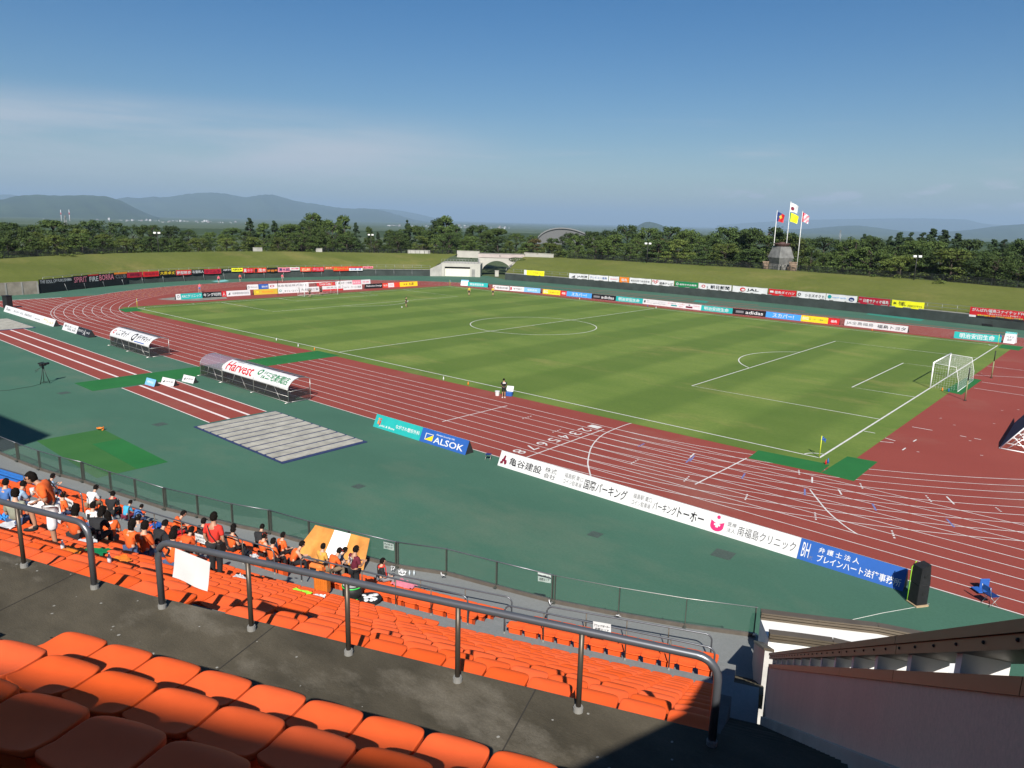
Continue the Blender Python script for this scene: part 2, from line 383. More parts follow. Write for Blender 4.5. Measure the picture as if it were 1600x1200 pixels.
sheet('sand_patch', [(G(*p).x, G(*p).y) for p in [(245, 467.5), (275, 464), (352, 463), (355, 466.5), (310, 470), (262, 469)]], .008, mat('worn_ground', (.20, .19, .16), .9, scale=.6, var=.3))
sheet('takeoff_pad', [(G(*p).x, G(*p).y) for p in [(330, 439.5), (352, 437), (358, 439), (345, 441)]], .007, mat('pale_teal_rubber', (.16, .42, .40), .8))
# green artificial turf mats (laid loose: things)
def turf_mat(name, polys, label, m=None, z=.016):
    b = MB()
    for p in polys: b.hexa([(q[0], q[1], .004) for q in p], [(q[0], q[1], z) for q in p])
    return tag(b.build(name, m or M_CARPET), label, 'turf mat')
turf_mat('turf_mat', [rect(-2.2, -60, 1.9, -35.2)], 'long green artificial turf walkway crossing the track to the pitch', z=.024)
turf_mat('turf_mat', [rect(14.2, -67.8, 24.2, -65.6), rect(14.2, -65.59, 17.4, -63.8)], 'olive part of the square green mat in front of the glass barrier', M_CARPET2)
turf_mat('turf_mat', [rect(17.41, -65.59, 24.2, -63.8)], 'bright green part of the square mat before the glass barrier')
turf_mat('turf_mat', [[(G(*p).x, G(*p).y) for p in L] for L in [[(1169, 716), (1185, 704), (1284, 723.5), (1296, 727), (1282, 739)], [(1282.5, 739.2), (1324, 713.5), (1371, 722), (1334, 752)]]], 'L-shaped green artificial turf mat around the near corner of the pitch', z=.022)
turf_mat('turf_mat', [[(G(*p).x, G(*p).y) for p in [(1474, 611), (1502, 617), (1534, 594), (1510, 590)]]], 'green artificial turf mat under the net of the right goal', z=.022)
turf_mat('turf_mat', [[(G(*p).x, G(*p).y) for p in [(1560, 543.5), (1592, 548), (1600, 542), (1566, 538)]]], 'green turf mat at the far right corner of the pitch by the white sandwich board')
turf_mat('turf_mat', [[(G(*p).x, G(*p).y) for p in [(184, 483), (214, 481), (222, 485.5), (196, 488)]]], 'small green turf mat at the near left corner of the pitch', z=.022)
# covered sand pits: boards with dark gaps
def pit(x0, y0, x1, y1, label, seed):
    rg = random.Random(seed); root = empty('pit_cover', ((x0 + x1) / 2, (y0 + y1) / 2, .0))
    cx, cy = (x0 + x1) / 2, (y0 + y1) / 2
    b = MB(); b.box((0, 0, .03), (x1 - x0, y1 - y0, .05)); b.build('pit_frame', mat('pit_edge_blue', (.022, .035, .10), .7), root)
    n = 14; w = (y1 - y0 - .25) / n
    b = MB()
    n = 11; w = (x1 - x0 - .3) / n
    for i in range(n):
        xa = x0 - cx + .15 + w * i; ys = [y0 - cy + .12, rg.uniform(-1.4, 1.4), y1 - cy - .12]
        for ya, yb in zip(ys, ys[1:]): b.box((xa + w / 2 - .02, (ya + yb) / 2, .075 + rg.uniform(-.004, .004)), (w - .27, yb - ya - .05, .05), rg.uniform(-.003, .003))
    b.build('cover_boards', mat('weathered_plank', (.34, .325, .275), .85, var=.20, scale=1.1), root)
    tag(root, label, 'pit cover')
pit(18.0, -59.2, 29.3, -52.8, 'large grey slatted sand pit cover at the end of the near red runway', 1)
pit(-50.4, -57.0, -39.2, -52.0, 'grey slatted sand pit cover at the far left edge of the photo', 2)

# ---------------------------------------------------------------- wall, bank, fences around the far side
def poly_len(P):
    out = [0]
    for a, b_ in zip(P, P[1:]): out.append(out[-1] + (b_ - a).length)
    return out
def densify(P, step):
    L = poly_len(P); n = max(2, int(L[-1] / step)); out = []
    for i in range(n + 1):
        s = L[-1] * i / n; j = max(k for k in range(len(L)) if L[k] <= s + 1e-9); j = min(j, len(P) - 2)
        out.append(P[j].lerp(P[j + 1], (s - L[j]) / max(1e-9, L[j + 1] - L[j])))
    return out
def chaikin(P, it=2):
    for _ in range(it):
        Q = [P[0]]
        for a, b_ in zip(P, P[1:]): Q += [a.lerp(b_, .25), a.lerp(b_, .75)]
        P = Q + [P[-1]]
    return P
WL, WR = chaikin(WALL_L), chaikin(WALL_R)
WALL_H = 1.75
def outward(P, i, flip):
    a, b_ = P[max(i - 1, 0)], P[min(i + 1, len(P) - 1)]; d = (b_ - a).normalized(); q = Vector((-d.y, d.x, 0)); return q * flip
def wall_run(P, flip, z0, z1, off0, off1, mb):
    V = [(p + outward(P, i, flip) * off0, p + outward(P, i, flip) * off1) for i, p in enumerate(P)]
    for (a0, a1), (b0, b1) in zip(V, V[1:]):
        mb.hexa([(a0.x, a0.y, z0), (b0.x, b0.y, z0), (b1.x, b1.y, z0), (a1.x, a1.y, z0)], [(a0.x, a0.y, z1), (b0.x, b0.y, z1), (b1.x, b1.y, z1), (a1.x, a1.y, z1)])
M_DWALL = mat('dark_stained_concrete', (.034, .044, .040), .85, var=.25, scale=.35)
M_CONC = mat('pale_concrete', (.36, .35, .32), .85, var=.15, scale=.5)
M_CONCD = mat('grey_concrete', (.22, .215, .20), .85, var=.18, scale=.7)
M_STEEL = mat('galvanised_steel', (.30, .31, .31), .45, .6, var=.1)
M_DKFENCE = mat('dark_fence_paint', (.018, .022, .02), .6)
def retaining(P, flip, label, m=None, step=4.6):
    root = empty('retaining_wall', P[len(P) // 2])
    def part(name, mb, mm):
        o = mb.build(name, mm, root); o.matrix_parent_inverse = root.matrix_basis.inverted(); return o
    mb = MB(); wall_run(P, flip, 0, WALL_H - .12, 0, .3, mb); part('wall_face', mb, m or M_DWALL)
    mb = MB(); wall_run(P, flip, WALL_H - .119, WALL_H, -.18, .3, mb); part('coping', mb, M_CONCD)
    rl = MB(); D = densify(P, 2.3)
    for z in (WALL_H + .55, WALL_H + 1.08): rl.tube([p + outward(D, i, flip) * -.12 + Vector((0, 0, z)) for i, p in enumerate(D)], .03, 5)
    for i, p in enumerate(D): rl.tube([p + outward(D, i, flip) * -.12 + Vector((0, 0, WALL_H)), p + outward(D, i, flip) * -.12 + Vector((0, 0, WALL_H + 1.08))], .028, 5)
    part('railing', rl, M_STEEL)
    ps = MB(); D = densify(P, step)
    for i, p in enumerate(D[1:-1]):
        q = outward(D, i + 1, flip); ps.tube([p + q * -(.55 if i % 3 else .75), p + q * -.14 + Vector((0, 0, WALL_H - .1))], .035, 5)
    part('wall_props', ps, M_STEEL)
    tag(root, label, 'retaining wall'); return root
retaining(WL[6:], 1, 'dark curving retaining wall below the grass bank behind the left bend, hung with supporter banners')
retaining(WR, -1, 'long dark retaining wall with props below the grass bank along the far side')
cw = WALL_L[:2]
root = empty('concrete_wall', cw[0]); 
E_ = [cw[0] + (cw[0] - cw[1]).normalized() * 12, cw[0], cw[1]]
mb = MB(); wall_run(E_, 1, 0, 2.25, 0, .35, mb); o = mb.build('wall_face', mat('stained_beige_concrete', (.23, .205, .165), .9, var=.22, scale=.6), root); o.matrix_parent_inverse = root.matrix_basis.inverted()
mb = MB()
for p in densify(E_, 2.6)[1:]: mb.box((p.x + .02, p.y, 1.1), (.06, .25, 2.2), 0)
o = mb.build('wall_joints', M_CONCD, root); o.matrix_parent_inverse = root.matrix_basis.inverted()
tag(root, 'bare pale concrete wall at the far left end of the grass bank', 'wall')

# bank top line, seen under the fence
TOPPX = [(-120, 413), (0, 404), (100, 398.5), (200, 395), (400, 392), (575, 395), (715, 397)]
TOPPX2 = [(818, 401), (865, 402.5), (1010, 410), (1190, 420), (1330, 429.5), (1450, 437.5), (1600, 451)]
def wd(px):
    xs = [w[0] for w in WALLPX] + [790, 830, 900, 1000, 1100, 1200, 1300, 1400, 1500, 1600]
    ds = [HD(p) for p in WALL_L] + [HD(p) for p in WALL_R[:-1]]
    return float(np.interp(px, xs, ds))
TOP_L = [AT(x, y, wd(x) + 18) for x, y in TOPPX]; TOP_R = [AT(x, y, wd(x) + 18) for x, y in TOPPX2]
TOP_R.append(TOP_R[-1] + (TOP_R[-1] - TOP_R[-2]) * 3)
TL, TR = chaikin(TOP_L), chaikin(TOP_R)
def resample(P, n):
    L = poly_len(P); out = []
    for i in range(n + 1):
        s = L[-1] * i / n; j = min(max(k for k in range(len(L)) if L[k] <= s + 1e-9), len(P) - 2); out.append(P[j].lerp(P[j + 1], (s - L[j]) / max(1e-9, L[j + 1] - L[j])))
    return out
def bank(name, Pb, Pt, flip, n=60, m=14):
    A, B = resample(Pb, n), resample(Pt, n); b = MB(); rows = []
    for j in range(m + 1):
        f = j / m; r = []
        for i in range(n + 1):
            a = A[i] + outward(A, i, flip) * .3 + Vector((0, 0, WALL_H - .15)); t = B[i]
            p = a.lerp(t, f); p.z += .35 * math.sin(math.pi * f) + .12 * math.sin(i * .7 + j) * math.sin(math.pi * f); r.append(b.bm.verts.new(p))
        rows.append(r)
    out = []
    for i in range(n + 1):
        d = (B[i] - A[i]); d.z = 0; d.normalize(); p = B[i] + d * 30; p.z = B[i].z - 1.0; out.append(b.bm.verts.new(p))
    rows.append(out)
    for r0_, r1_ in zip(rows, rows[1:]):
        for i in range(n): b.bm.faces.new((r0_[i], r0_[i + 1], r1_[i + 1], r1_[i])).smooth = True
    o = b.build(name, M_BANK); o['kind'] = 'structure'; return o
bank('grass_bank', [WALL_L[0] + (WALL_L[0] - WALL_L[1]).normalized() * 30] + WL, TL, 1)
bank('grass_bank', [p + Vector((0, 0, 0)) for p in WR], TR, -1)
# fence along the top of the bank: posts, rails and mesh
def top_fence(P, label, h=1.25, step=2.0, mesh_step=.16):
    root = empty('mesh_fence', P[0]); D = densify(P, step); b = MB()
    b.box((0, 0, h / 2), (.07, .07, h)); pm = b.mesh('post')
    for p in D: obj('post', pm, M_DKFENCE, root, p - P[0])
    b = MB()
    for z in (.12, h * .5, h): b.tube([p + Vector((0, 0, z)) for p in D], .03, 4)
    o = b.build('rails', M_DKFENCE, root); o.matrix_parent_inverse = root.matrix_basis.inverted()
    b = MB(); F = densify(P, mesh_step)
    for p in F: b.box(p + Vector((0, 0, h / 2)), (.028, .028, h - .1))
    o = b.build('mesh_panel', M_DKFENCE, root); o.matrix_parent_inverse = root.matrix_basis.inverted()
    tag(root, label, 'fence'); return root
top_fence(TL[:14], 'dark mesh fence on top of the grass bank behind the left bend')
top_fence(TR[6:], 'long dark mesh fence on top of the far grass bank under the trees')

# service covers and drain slots let into the rubber
M_COVER = mat('cast_cover', (.05, .075, .06), .7, var=.2, scale=9)
for px, w, lab in (((1130, 866), .9, 'dark square service cover in the green rubber below the clinic board'), ((250, 663), .8, 'square service cover in the rubber left of the sand pit cover'), ((100, 614), .8, 'square service cover in the rubber near the television camera'), ((930, 835), .6, 'small service cover in the rubber right of centre below the white boards'), ((560, 760), .6, 'small service cover in the rubber below the sand pit cover')):
    p = G(*px); mb = MB(); mb.box((0, 0, .004), (w, w, .006)); mb.box((0, 0, .0075), (w * .86, w * .86, .004)); tag(mb.build('service_cover', M_COVER, None, p, .1), lab, 'cover')
# ---------------------------------------------------------------- gate building, bridge, beacon, lamps on the bank
def box_between(A, B, depth, z0, z1, mb, back=0.0, mi=None):
    """block whose front face runs A->B (left to right seen from the stand) and goes back by depth"""
    d = (B - A); d.z = 0; d.normalize(); q = Vector((-d.y, d.x, 0))
    a, b_, c, e = A + q * back, B + q * back, B + q * (back + depth), A + q * (back + depth)
    mb.hexa([(p.x, p.y, z0) for p in (a, b_, c, e)], [(p.x, p.y, z1) for p in (a, b_, c, e)], mi)
def rooted(root, mb, name, m):
    o = mb.build(name, m, root); o.matrix_parent_inverse = root.matrix_basis.inverted(); return o
A, B = G(690, 431.5), G(750, 433); d = (B - A).normalized(); q = Vector((-d.y, d.x, 0)); Lg = (B - A).length
root = empty('gate_building', A)
M_CREAM = mat('cream_concrete', (.40, .385, .34), .85, var=.08, scale=.4)
M_ROSE = mat('rose_concrete', (.40, .34, .315), .85, var=.08, scale=.5)
mb = MB(); box_between(A, A + d * Lg * .08, 9, 0, 3.3, mb); box_between(A + d * Lg * .74, B, 9, 0, 3.3, mb); box_between(A + d * Lg * .08, A + d * Lg * .74, 9, 2.55, 3.3, mb)
box_between(A + d * Lg * .08, A + d * Lg * .74, 6, 0, 2.55, mb, 2.6); box_between(A + d * -.2, B + d * .2, 9, 3.301, 3.45, mb)
rooted(root, mb, 'walls', M_CREAM)
mb = MB(); box_between(A + d * Lg * .085, A + d * Lg * .735, .12, 0.02, 2.05, mb, .35); rooted(root, mb, 'shutter_door', mat('cream_shutter', (.62, .60, .50), .6, var=.05))
mb = MB(); box_between(A + d * Lg * .78, A + d * (Lg * .78 + .9), .06, 0.02, 2.0, mb, -.03); rooted(root, mb, 'side_door', M_CONCD)
mb = MB()
for i in range(14): p = A + d * (Lg * i / 13) + q * .3; mb.tube([p + Vector((0, 0, 3.45)), p + Vector((0, 0, 4.5))], .03, 5)
for z in (3.95, 4.5): mb.tube([A + q * .3 + Vector((0, 0, z)), B + q * .3 + Vector((0, 0, z))], .03, 5)
rooted(root, mb, 'roof_railing', M_STEEL)
tag(root, 'low cream gate building with a wide pale shutter door set into the bank', 'building')
# splayed wing walls either side of the gate
def wing(P, Q, z0, z1, label):
    mb = MB(); n = (Q - P); n.z = 0; n.normalize(); w = Vector((-n.y, n.x, 0)) * .35
    mb.hexa([(p.x, p.y, 0) for p in (P, Q, Q + w, P + w)], [(P.x, P.y, z0), (Q.x, Q.y, z1), ((Q + w).x, (Q + w).y, z1), ((P + w).x, (P + w).y, z0)])
    for f in range(1, 4):
        c = P.lerp(Q, f / 4); mb.box((c.x - w.x * .03, c.y - w.y * .03, .8), (.05, .05, 1.5))
    o = mb.build('wing_wall', M_CONC); tag(o, label, 'wall'); return o
wing(WL[-1], A - d * .02, 1.9, 3.3, 'sloping concrete wing wall joining the banner wall to the gate building')
Db = wd(780) + 14
BL, BR = AT(749, 402, Db), AT(818, 405, Db); zb = BL.z
wing(B + q * .2 + d * .05, Vector((BL.x, BL.y, 0)) + q * 0, 3.3, zb, 'concrete side wall of the passage between gate building and arched bridge')
root = empty('footbridge', Vector((BL.x, BL.y, 0)))
db = (BR - BL); db.z = 0; Lb = db.length; db.normalize(); qb = Vector((-db.y, db.x, 0))
def bp(u_, z, back=0.0): p = BL + db * (u_ * Lb) + qb * back; return (p.x, p.y, z)
mb = MB(); arch = [(0.0, 0), (.10, zb - 2.6)] + [(.10 + .60 * i / 14, zb - 2.6 + 1.75 * math.sin(math.pi * i / 14) ** .8) for i in range(1, 14)] + [(.70, zb - 2.6), (.78, 0)]
outer = [(0.0, zb), (1.0, zb)]
for back in (0,):
    n = len(arch)
    for i in range(n - 1):
        (u0_, z0_), (u1_, z1_) = arch[i], arch[i + 1]
        mb.hexa([bp(u0_, z0_), bp(u1_, z1_), bp(u1_, z1_, 5), bp(u0_, z0_, 5)], [bp(u0_, zb), bp(u1_, zb), bp(u1_, zb, 5), bp(u0_, zb, 5)])
mb.hexa([bp(.78, 0), bp(1.0, 0), bp(1.0, 0, 5), bp(.78, 0, 5)], [bp(.78, zb), bp(1.0, zb), bp(1.0, zb, 5), bp(.78, zb, 5)])
rooted(root, mb, 'arch', M_CREAM)
mb = MB(); mb.hexa([bp(-.02, zb, -.1), bp(1.02, zb, -.1), bp(1.02, zb, .3), bp(-.02, zb, .3)], [bp(-.02, zb + 1.05, -.1), bp(1.02, zb + 1.05, -.1), bp(1.02, zb + 1.05, .3), bp(-.02, zb + 1.05, .3)])
mb.hexa([bp(-.02, zb + .0, -.16), bp(1.02, zb, -.16), bp(1.02, zb, -.1), bp(-.02, zb, -.1)], [bp(-.02, zb + .12, -.16), bp(1.02, zb + .12, -.16), bp(1.02, zb + .12, -.1), bp(-.02, zb + .12, -.1)])
rooted(root, mb, 'parapet', M_ROSE)
mb = MB(); mb.hexa([bp(-.03, zb + 1.051, -.2), bp(1.03, zb + 1.051, -.2), bp(1.03, zb + 1.051, .4), bp(-.03, zb + 1.051, .4)], [bp(-.03, zb + 1.2, -.2), bp(1.03, zb + 1.2, -.2), bp(1.03, zb + 1.2, .4), bp(-.03, zb + 1.2, .4)])
rooted(root, mb, 'parapet_cap', M_CONCD)
mb = MB(); mb.ell(bp(.46, zb + .55, -.12), (.28, .06, .28)); rooted(root, mb, 'crest', M_CONCD)
mb = MB()
for i in range(8): u_ = .62 + .05 * i; z_ = zb - 2.6 + .45 * i - 1; mb.tube([bp(u_, max(0, z_), -1.2), bp(u_, z_ + 1.0, -1.2)], .035, 5)
mb.tube([bp(.62, zb - 2.6, -1.2), bp(.97, zb + .55, -1.2)], .04, 5); rooted(root, mb, 'stair_railing', M_STEEL)
tag(root, 'rose and cream footbridge with a shallow arch over the stadium entrance', 'bridge')
mb = MB(); pz = G(776, 432.5); mb.box((pz.x, pz.y, .8), (1.0, .6, 1.5), .9, .05); mb.box((pz.x, pz.y, 1.62), (1.15, .7, .14), .9); tag(mb.build('ticket_box', M_CREAM), 'small cream cabinet standing in the passage under the arched bridge', 'cabinet')
def parapet(px0, y0, px1, y1, h, label, m=M_CREAM):
    a, b_ = AT(px0, y0, wd(px0) + 18), AT(px1, y1, wd(px1) + 18); mb = MB(); zz = min(a.z, b_.z)
    box_between(a, b_, .4, zz - .8, max(a.z, b_.z) + h - .12, mb); box_between(a, b_, .52, max(a.z, b_.z) + h - .119, max(a.z, b_.z) + h, mb, -.06)
    return tag(mb.build('parapet_wall', m), label, 'wall')
parapet(714, 397.5, 749, 398.5, 1.05, 'cream parapet wall on the bank just left of the arched bridge')
parapet(819, 401.5, 864, 403, 1.05, 'cream parapet wall on the bank just right of the arched bridge')
parapet(637, 396, 672, 396.5, .95, 'short pale parapet on the bank top, second one left of the bridge', M_CONC)
parapet(494, 393.5, 503.5, 393.7, .95, 'very short pale parapet block on the bank top beside the post fence', M_CONC)
parapet(396, 392.5, 410, 392.6, .95, 'small pale parapet block farthest left on the bank top', M_CONC)
# post fence between the parapets
root = empty('post_fence', AT(575, 395, wd(575) + 18)); mb = MB(); pr = []
for x in np.linspace(506, 713, 30):
    p = AT(x, float(np.interp(x, [506, 575, 715], [393.6, 395, 397])), wd(x) + 18); pr.append(p); mb.box(p + Vector((0, 0, .5)), (.16, .16, 1.2))
for z in (.25, .65, 1.05): mb.tube([p + Vector((0, 0, z)) for p in pr], .04, 4)
rooted(root, mb, 'posts_and_rails', M_DKFENCE); tag(root, 'dark post and rail fence on the bank top between the pale parapets', 'fence')

# Olympic style fire beacon on the far bank
Dm = wd(1217) + 20; Pm = AT(1218, 421, Dm); root = empty('fire_beacon', Pm, YAW * -1 + .35)
def frus(mb, z0, z1, w0, w1, n=4):
    mb.hexa([(w0 * math.cos(.7854 + i * 1.5708), w0 * math.sin(.7854 + i * 1.5708), z0) for i in range(4)], [(w1 * math.cos(.7854 + i * 1.5708), w1 * math.sin(.7854 + i * 1.5708), z1) for i in range(4)])
M_BEACON = mat('weathered_dark_concrete', (.155, .155, .148), .9, var=.3, scale=.8)
mb = MB(); frus(mb, -.6, 1.25, 2.35, 2.25); mb.build('plinth', M_CONCD, root)
mb = MB(); frus(mb, 1.251, 2.6, 2.1, 2.75); frus(mb, 2.601, 5.0, 2.75, 1.85); mb.build('beacon_body', M_BEACON, root)
mb = MB(); mb.tube([(0, 0, 5.0), (0, 0, 5.15), (0, 0, 5.55), (0, 0, 5.7)], [1.3, 1.45, 1.75, 1.7], 16, smooth=False); mb.tube([(0, 0, 5.7), (0, 0, 5.95)], .7, 12); mb.build('fire_bowl', mat('rusty_bowl', (.09, .045, .04), .7), root)
mb = MB(); mb.box((0, -1.68, .9), (.3, .06, .25)); mb.build('plaque', M_DKFENCE, root)
tag(root, 'dark concrete fire beacon with a bowl on top standing on the far bank', 'monument')
for px, w, lab in ((1195.5, 8, 'square brown stone pillar left of the fire beacon'), (1238, 10, 'rough brown stone gatepost right of the fire beacon')):
    p = AT(px, 421.5 if px < 1200 else 423, wd(px) + 19); mb = MB(); ww = w * HD(p) / FPX
    mb.box(p + Vector((0, 0, .75)), (ww, ww, 1.9), .4, .06); mb.box(p + Vector((0, 0, 1.78)), (ww * 1.12, ww * 1.12, .18), .4)
    if px > 1200:
        rg = random.Random(4)
        for i in range(9): mb.ell(p + Vector((rg.uniform(-.9, .5), rg.uniform(-.5, .5), rg.uniform(0, 1.3))), (.45, .4, .4), 1)
    tag(mb.build('stone_pillar', mat('brown_stone', (.24, .17, .12), .9, var=.35, scale=1.5)), lab, 'pillar')
M_POLE = mat('white_pole_paint', (.62, .62, .60), .5)
def flagpole(pb, pt, D, label):
    p = AT(*pb, D); t = AT(*pt, D); zb_ = 5.0; root = empty('flagpole', (p.x, p.y, zb_))
    mb = MB(); mb.tube([(0, 0, 0), (0, 0, t.z - zb_)], .11, 8, .06); mb.build('pole', M_POLE, root)
    mb = MB(); mb.ell((0, 0, t.z - zb_ + .08), (.11, .11, .11), 1); mb.build('finial', M_POLE, root)
    mb = MB(); mb.box((0, 0, .15), (.6, .6, .3), 0, .03); mb.build('footing', M_CONCD, root)
    tag(root, label, 'flagpole'); return Vector((p.x, p.y, t.z))
Df = wd(1225) + 22
T1 = flagpole((1210.5, 370), (1213.5, 330), Df, 'left white flagpole behind the fire beacon, flying the navy and red flag')
T2 = flagpole((1232, 352), (1236, 316), Df + 3, 'tallest middle flagpole behind the fire beacon, flying two flags')
T3 = flagpole((1250, 370), (1253.5, 331), Df, 'right white flagpole, flying the pink and white striped flag')
def flag(top, hoist, fly, droop, cols, pattern, label, seed=0):
    """flag flying to the camera's right, its fly end dropping"""
    rg = random.Random(seed); mb = MB(); nu, nv = 14, 12; ax = rt.copy(); ax.z = 0; ax.normalize(); ay = Vector((-ax.y, ax.x, 0)); g = []
    for i in range(nu + 1):
        row = []
        for j in range(nv + 1):
            u_, v_ = i / nu, j / nv
            p = ax * (.07 + fly * u_ * (1 - .12 * v_)) + ay * (.16 * math.sin(u_ * 7 + v_ * 2.4) * u_ + .05) + Vector((0, 0, -hoist * v_ * (1 - .22 * u_) - droop * u_ ** 1.3))
            row.append(mb.bm.verts.new(p))
        g.append(row)
    for i in range(nu):
        for j in range(nv):
            f = mb.bm.faces.new((g[i][j], g[i + 1][j], g[i + 1][j + 1], g[i][j + 1])); f.smooth = True; f.material_index = pattern((i + .5) / nu, (j + .5) / nv)
    o = mb.build('flag', [PAINT[c] for c in cols], None, top); tag(o, label, 'flag', 'flags flying by the fire beacon'); return o
flag(T1 + Vector((0, 0, -.1)), 2.1, 1.75, .75, ['navy', 'red', 'gold'], lambda u_, v_: 2 if abs(u_ - .5) + abs(v_ - .45) * .8 < .2 else (0 if u_ + .35 * v_ < .58 else 1), 'navy and red flag with a small yellow device on the left flagpole')
flag(T2 + Vector((0, 0, -.05)), 2.0, 1.8, .8, ['white', 'maroon'], lambda u_, v_: 1 if (u_ - .3) ** 2 + (v_ - .62) ** 2 < .05 else 0, 'white flag with a dark red device at the top of the middle flagpole')
flag(T2 + Vector((0, 0, -2.2)), 2.0, 2.1, .9, ['lemon', 'lemon', 'green'], lambda u_, v_: 2 if u_ < .12 else 0, 'plain yellow flag below the white one on the middle flagpole')
flag(T3 + Vector((0, 0, -.1)), 2.0, 1.6, .9, ['rose', 'white', 'crimson'], lambda u_, v_: 2 if u_ < .2 else (1 if (u_ * 1.4 + v_) % .7 < .34 else 0), 'pink, white and red flag drooping from the right flagpole')
M_LAMPW = mat('lamp_housing_white', (.70, .70, .68), .4)
M_DKPOLE = mat('dark_lamp_pole', (.03, .03, .028), .6)
for i, (x, yb, yt, nm) in enumerate([(248, 394.5, 364, 'leftmost twin headed lamp post on the bank behind the left bend'), (580, 395, 367, 'twin headed lamp post on the bank left of the gate building'), (1010.5, 410, 380.5, 'twin headed lamp post on the far bank between bridge and beacon'), (1428, 437, 400.5, 'twin headed lamp post on the far bank right of the flags')]):
    Dl = wd(x) + 17.2; p = AT(x, yb, Dl); t = AT(x, yt, Dl); h = t.z - p.z; root = empty('lamp_post', p, -YAW)
    mb = MB(); mb.tube([(0, 0, -.3), (0, 0, h - .2)], .1, 6, .07); mb.tube([(-.55, 0, h - .25), (.55, 0, h - .25)], .05, 5); mb.build('pole', M_DKPOLE, root)
    for s in (-1, 1):
        mb = MB(); mb.box((s * .5, -.1, h), (.62, .4, .42), 0, .06); mb.build('lamp_head', M_LAMPW, root)
    tag(root, nm, 'lamp post')

# ---------------------------------------------------------------- advertising boards
M_BACK = mat('board_back_dark', (.02, .02, .02), .7); M_BWHITE = mat('board_back_white', (.6, .6, .58), .6)
def board(A, B, h, bgc, marks, label, group, depth=.75, tilt=.16, z=0.0, end='dark', name='advertising_board'):
    d = B - A; L = math.hypot(d.x, d.y); rz = math.atan2(d.y, d.x); sx = h * math.sin(tilt); hz = h * math.cos(tilt)
    mb = MB(); e = 0.02
    mb.hexa([(0, 0, 0), (L, 0, 0), (L, e, 0), (0, e, 0)], [(0, sx, hz), (L, sx, hz), (L, sx + e, hz), (0, sx + e, hz)], 0)
    if depth > 0:
        mb.hexa([(0, depth - e, 0), (L, depth - e, 0), (L, depth, 0), (0, depth, 0)], [(0, sx + e, hz), (L, sx + e, hz), (L, sx + 2 * e, hz), (0, sx + 2 * e, hz)], 1)
        for x in (0.001, L - e - .001): mb.hexa([(x, .03, .01), (x + e, .03, .01), (x + e, depth - .03, .01), (x, depth - .03, .01)], [(x, sx + .021, hz - .02), (x + e, sx + .021, hz - .02), (x + e, sx + .024, hz - .02), (x, sx + .024, hz - .02)], 1)
    o = mb.build(name, [PAINT[bgc], M_BWHITE if end == 'white' else M_BACK], None, (A.x, A.y, z), rz)
    for i, s in enumerate(marks): put_mark(o, s, L, h, -.004 - .0008 * i, -tilt)
    return tag(o, label, 'advertising board', group)
NG, FG, LG = 'advertising boards along the home straight', 'advertising boards along the far touchline', 'advertising boards behind the left goal'
g = G
yN = lambda x: -50.12
def NB(px0, px1, *a, **k):
    p, q_ = G(*px0), G(*px1); return board(Vector((p.x, -50.1, 0)), Vector((q_.x - .01, -50.1, 0)), .95, *a, NG, depth=.8, tilt=.42, **k)
NB((582, 666.5), (650, 690), 'teal', [('Joint & Bone', .12, .46, .12, .34, 'white', True), ('ながさわ整形外科', .47, .97, .36, .66, 'white', True), ('@disc', .07, .10, .62, .78, 'orange'), ('@rect', .072, .098, .3, .58, 'orange'), ('@disc', .11, .14, .62, .78, 'red'), ('@rect', .112, .138, .24, .58, 'red')], 'teal board with white Japanese lettering lying left of the blue board on the home straight')
NB((650, 690), (724, 712), 'royal', [('ALSOK', .30, .93, .16, .60, 'white', True), ('Always Security OK', .32, .72, .70, .84, 'white', True), ('@rect', .10, .27, .22, .70, 'white'), ('@rect', .115, .258, .26, .66, 'royal'), ('@tri', .10, .27, .22, .66, 'yellow')], 'royal blue board with big white capitals and a yellow triangle on the home straight')
NB((777, 727), (872, 757), 'white', [('亀谷建設', .17, .70, .24, .74, 'ink', True), ('株式', .75, .93, .50, .80, 'ink'), ('会社', .75, .93, .14, .44, 'ink'), ('@tri', .04, .075, .2, .75, 'maroon'), ('@rect', .075, .10, .42, .75, 'maroon'), ('@rect', .045, .125, .36, .48, 'maroon'), ('@disc', .09, .135, .18, .46, 'maroon'), ('@rect', .03, .055, .18, .34, 'maroon')], 'white board with a maroon emblem and four bold black kanji, first of the white row')
NB((872, 757), (977, 791), 'white', [('福島駅 東口', .05, .33, .52, .80, 'grey'), ('コイン駐車場', .05, .33, .16, .44, 'grey'), ('国際パーキング', .36, .97, .20, .78, 'ink', True)], 'white board with two grey lines and bold black lettering, second of the white row')
NB((977, 791), (1098, 829), 'white', [('福島駅 東口', .05, .30, .52, .80, 'grey'), ('コイン駐車場', .05, .30, .16, .44, 'grey'), ('パーキング', .33, .63, .22, .70, 'ink', True), ('トーホー', .65, .97, .20, .76, 'ink', True)], 'white board with slanting then bold black katakana, third of the white row')
NB((1098, 829), (1244, 873), 'white', [('@cup', .05, .20, .10, .76, 'pink'), ('@disc', .105, .145, .74, .93, 'pink'), ('@rect', .11, .14, .30, .58, 'white'), ('@rect', .09, .16, .39, .49, 'white'), ('医療', .24, .335, .54, .76, 'grey'), ('法人', .24, .335, .24, .46, 'grey'), ('南福島クリニック', .36, .97, .24, .72, 'grey')], 'white board with a pink cup-shaped emblem and thin grey lettering on the home straight')
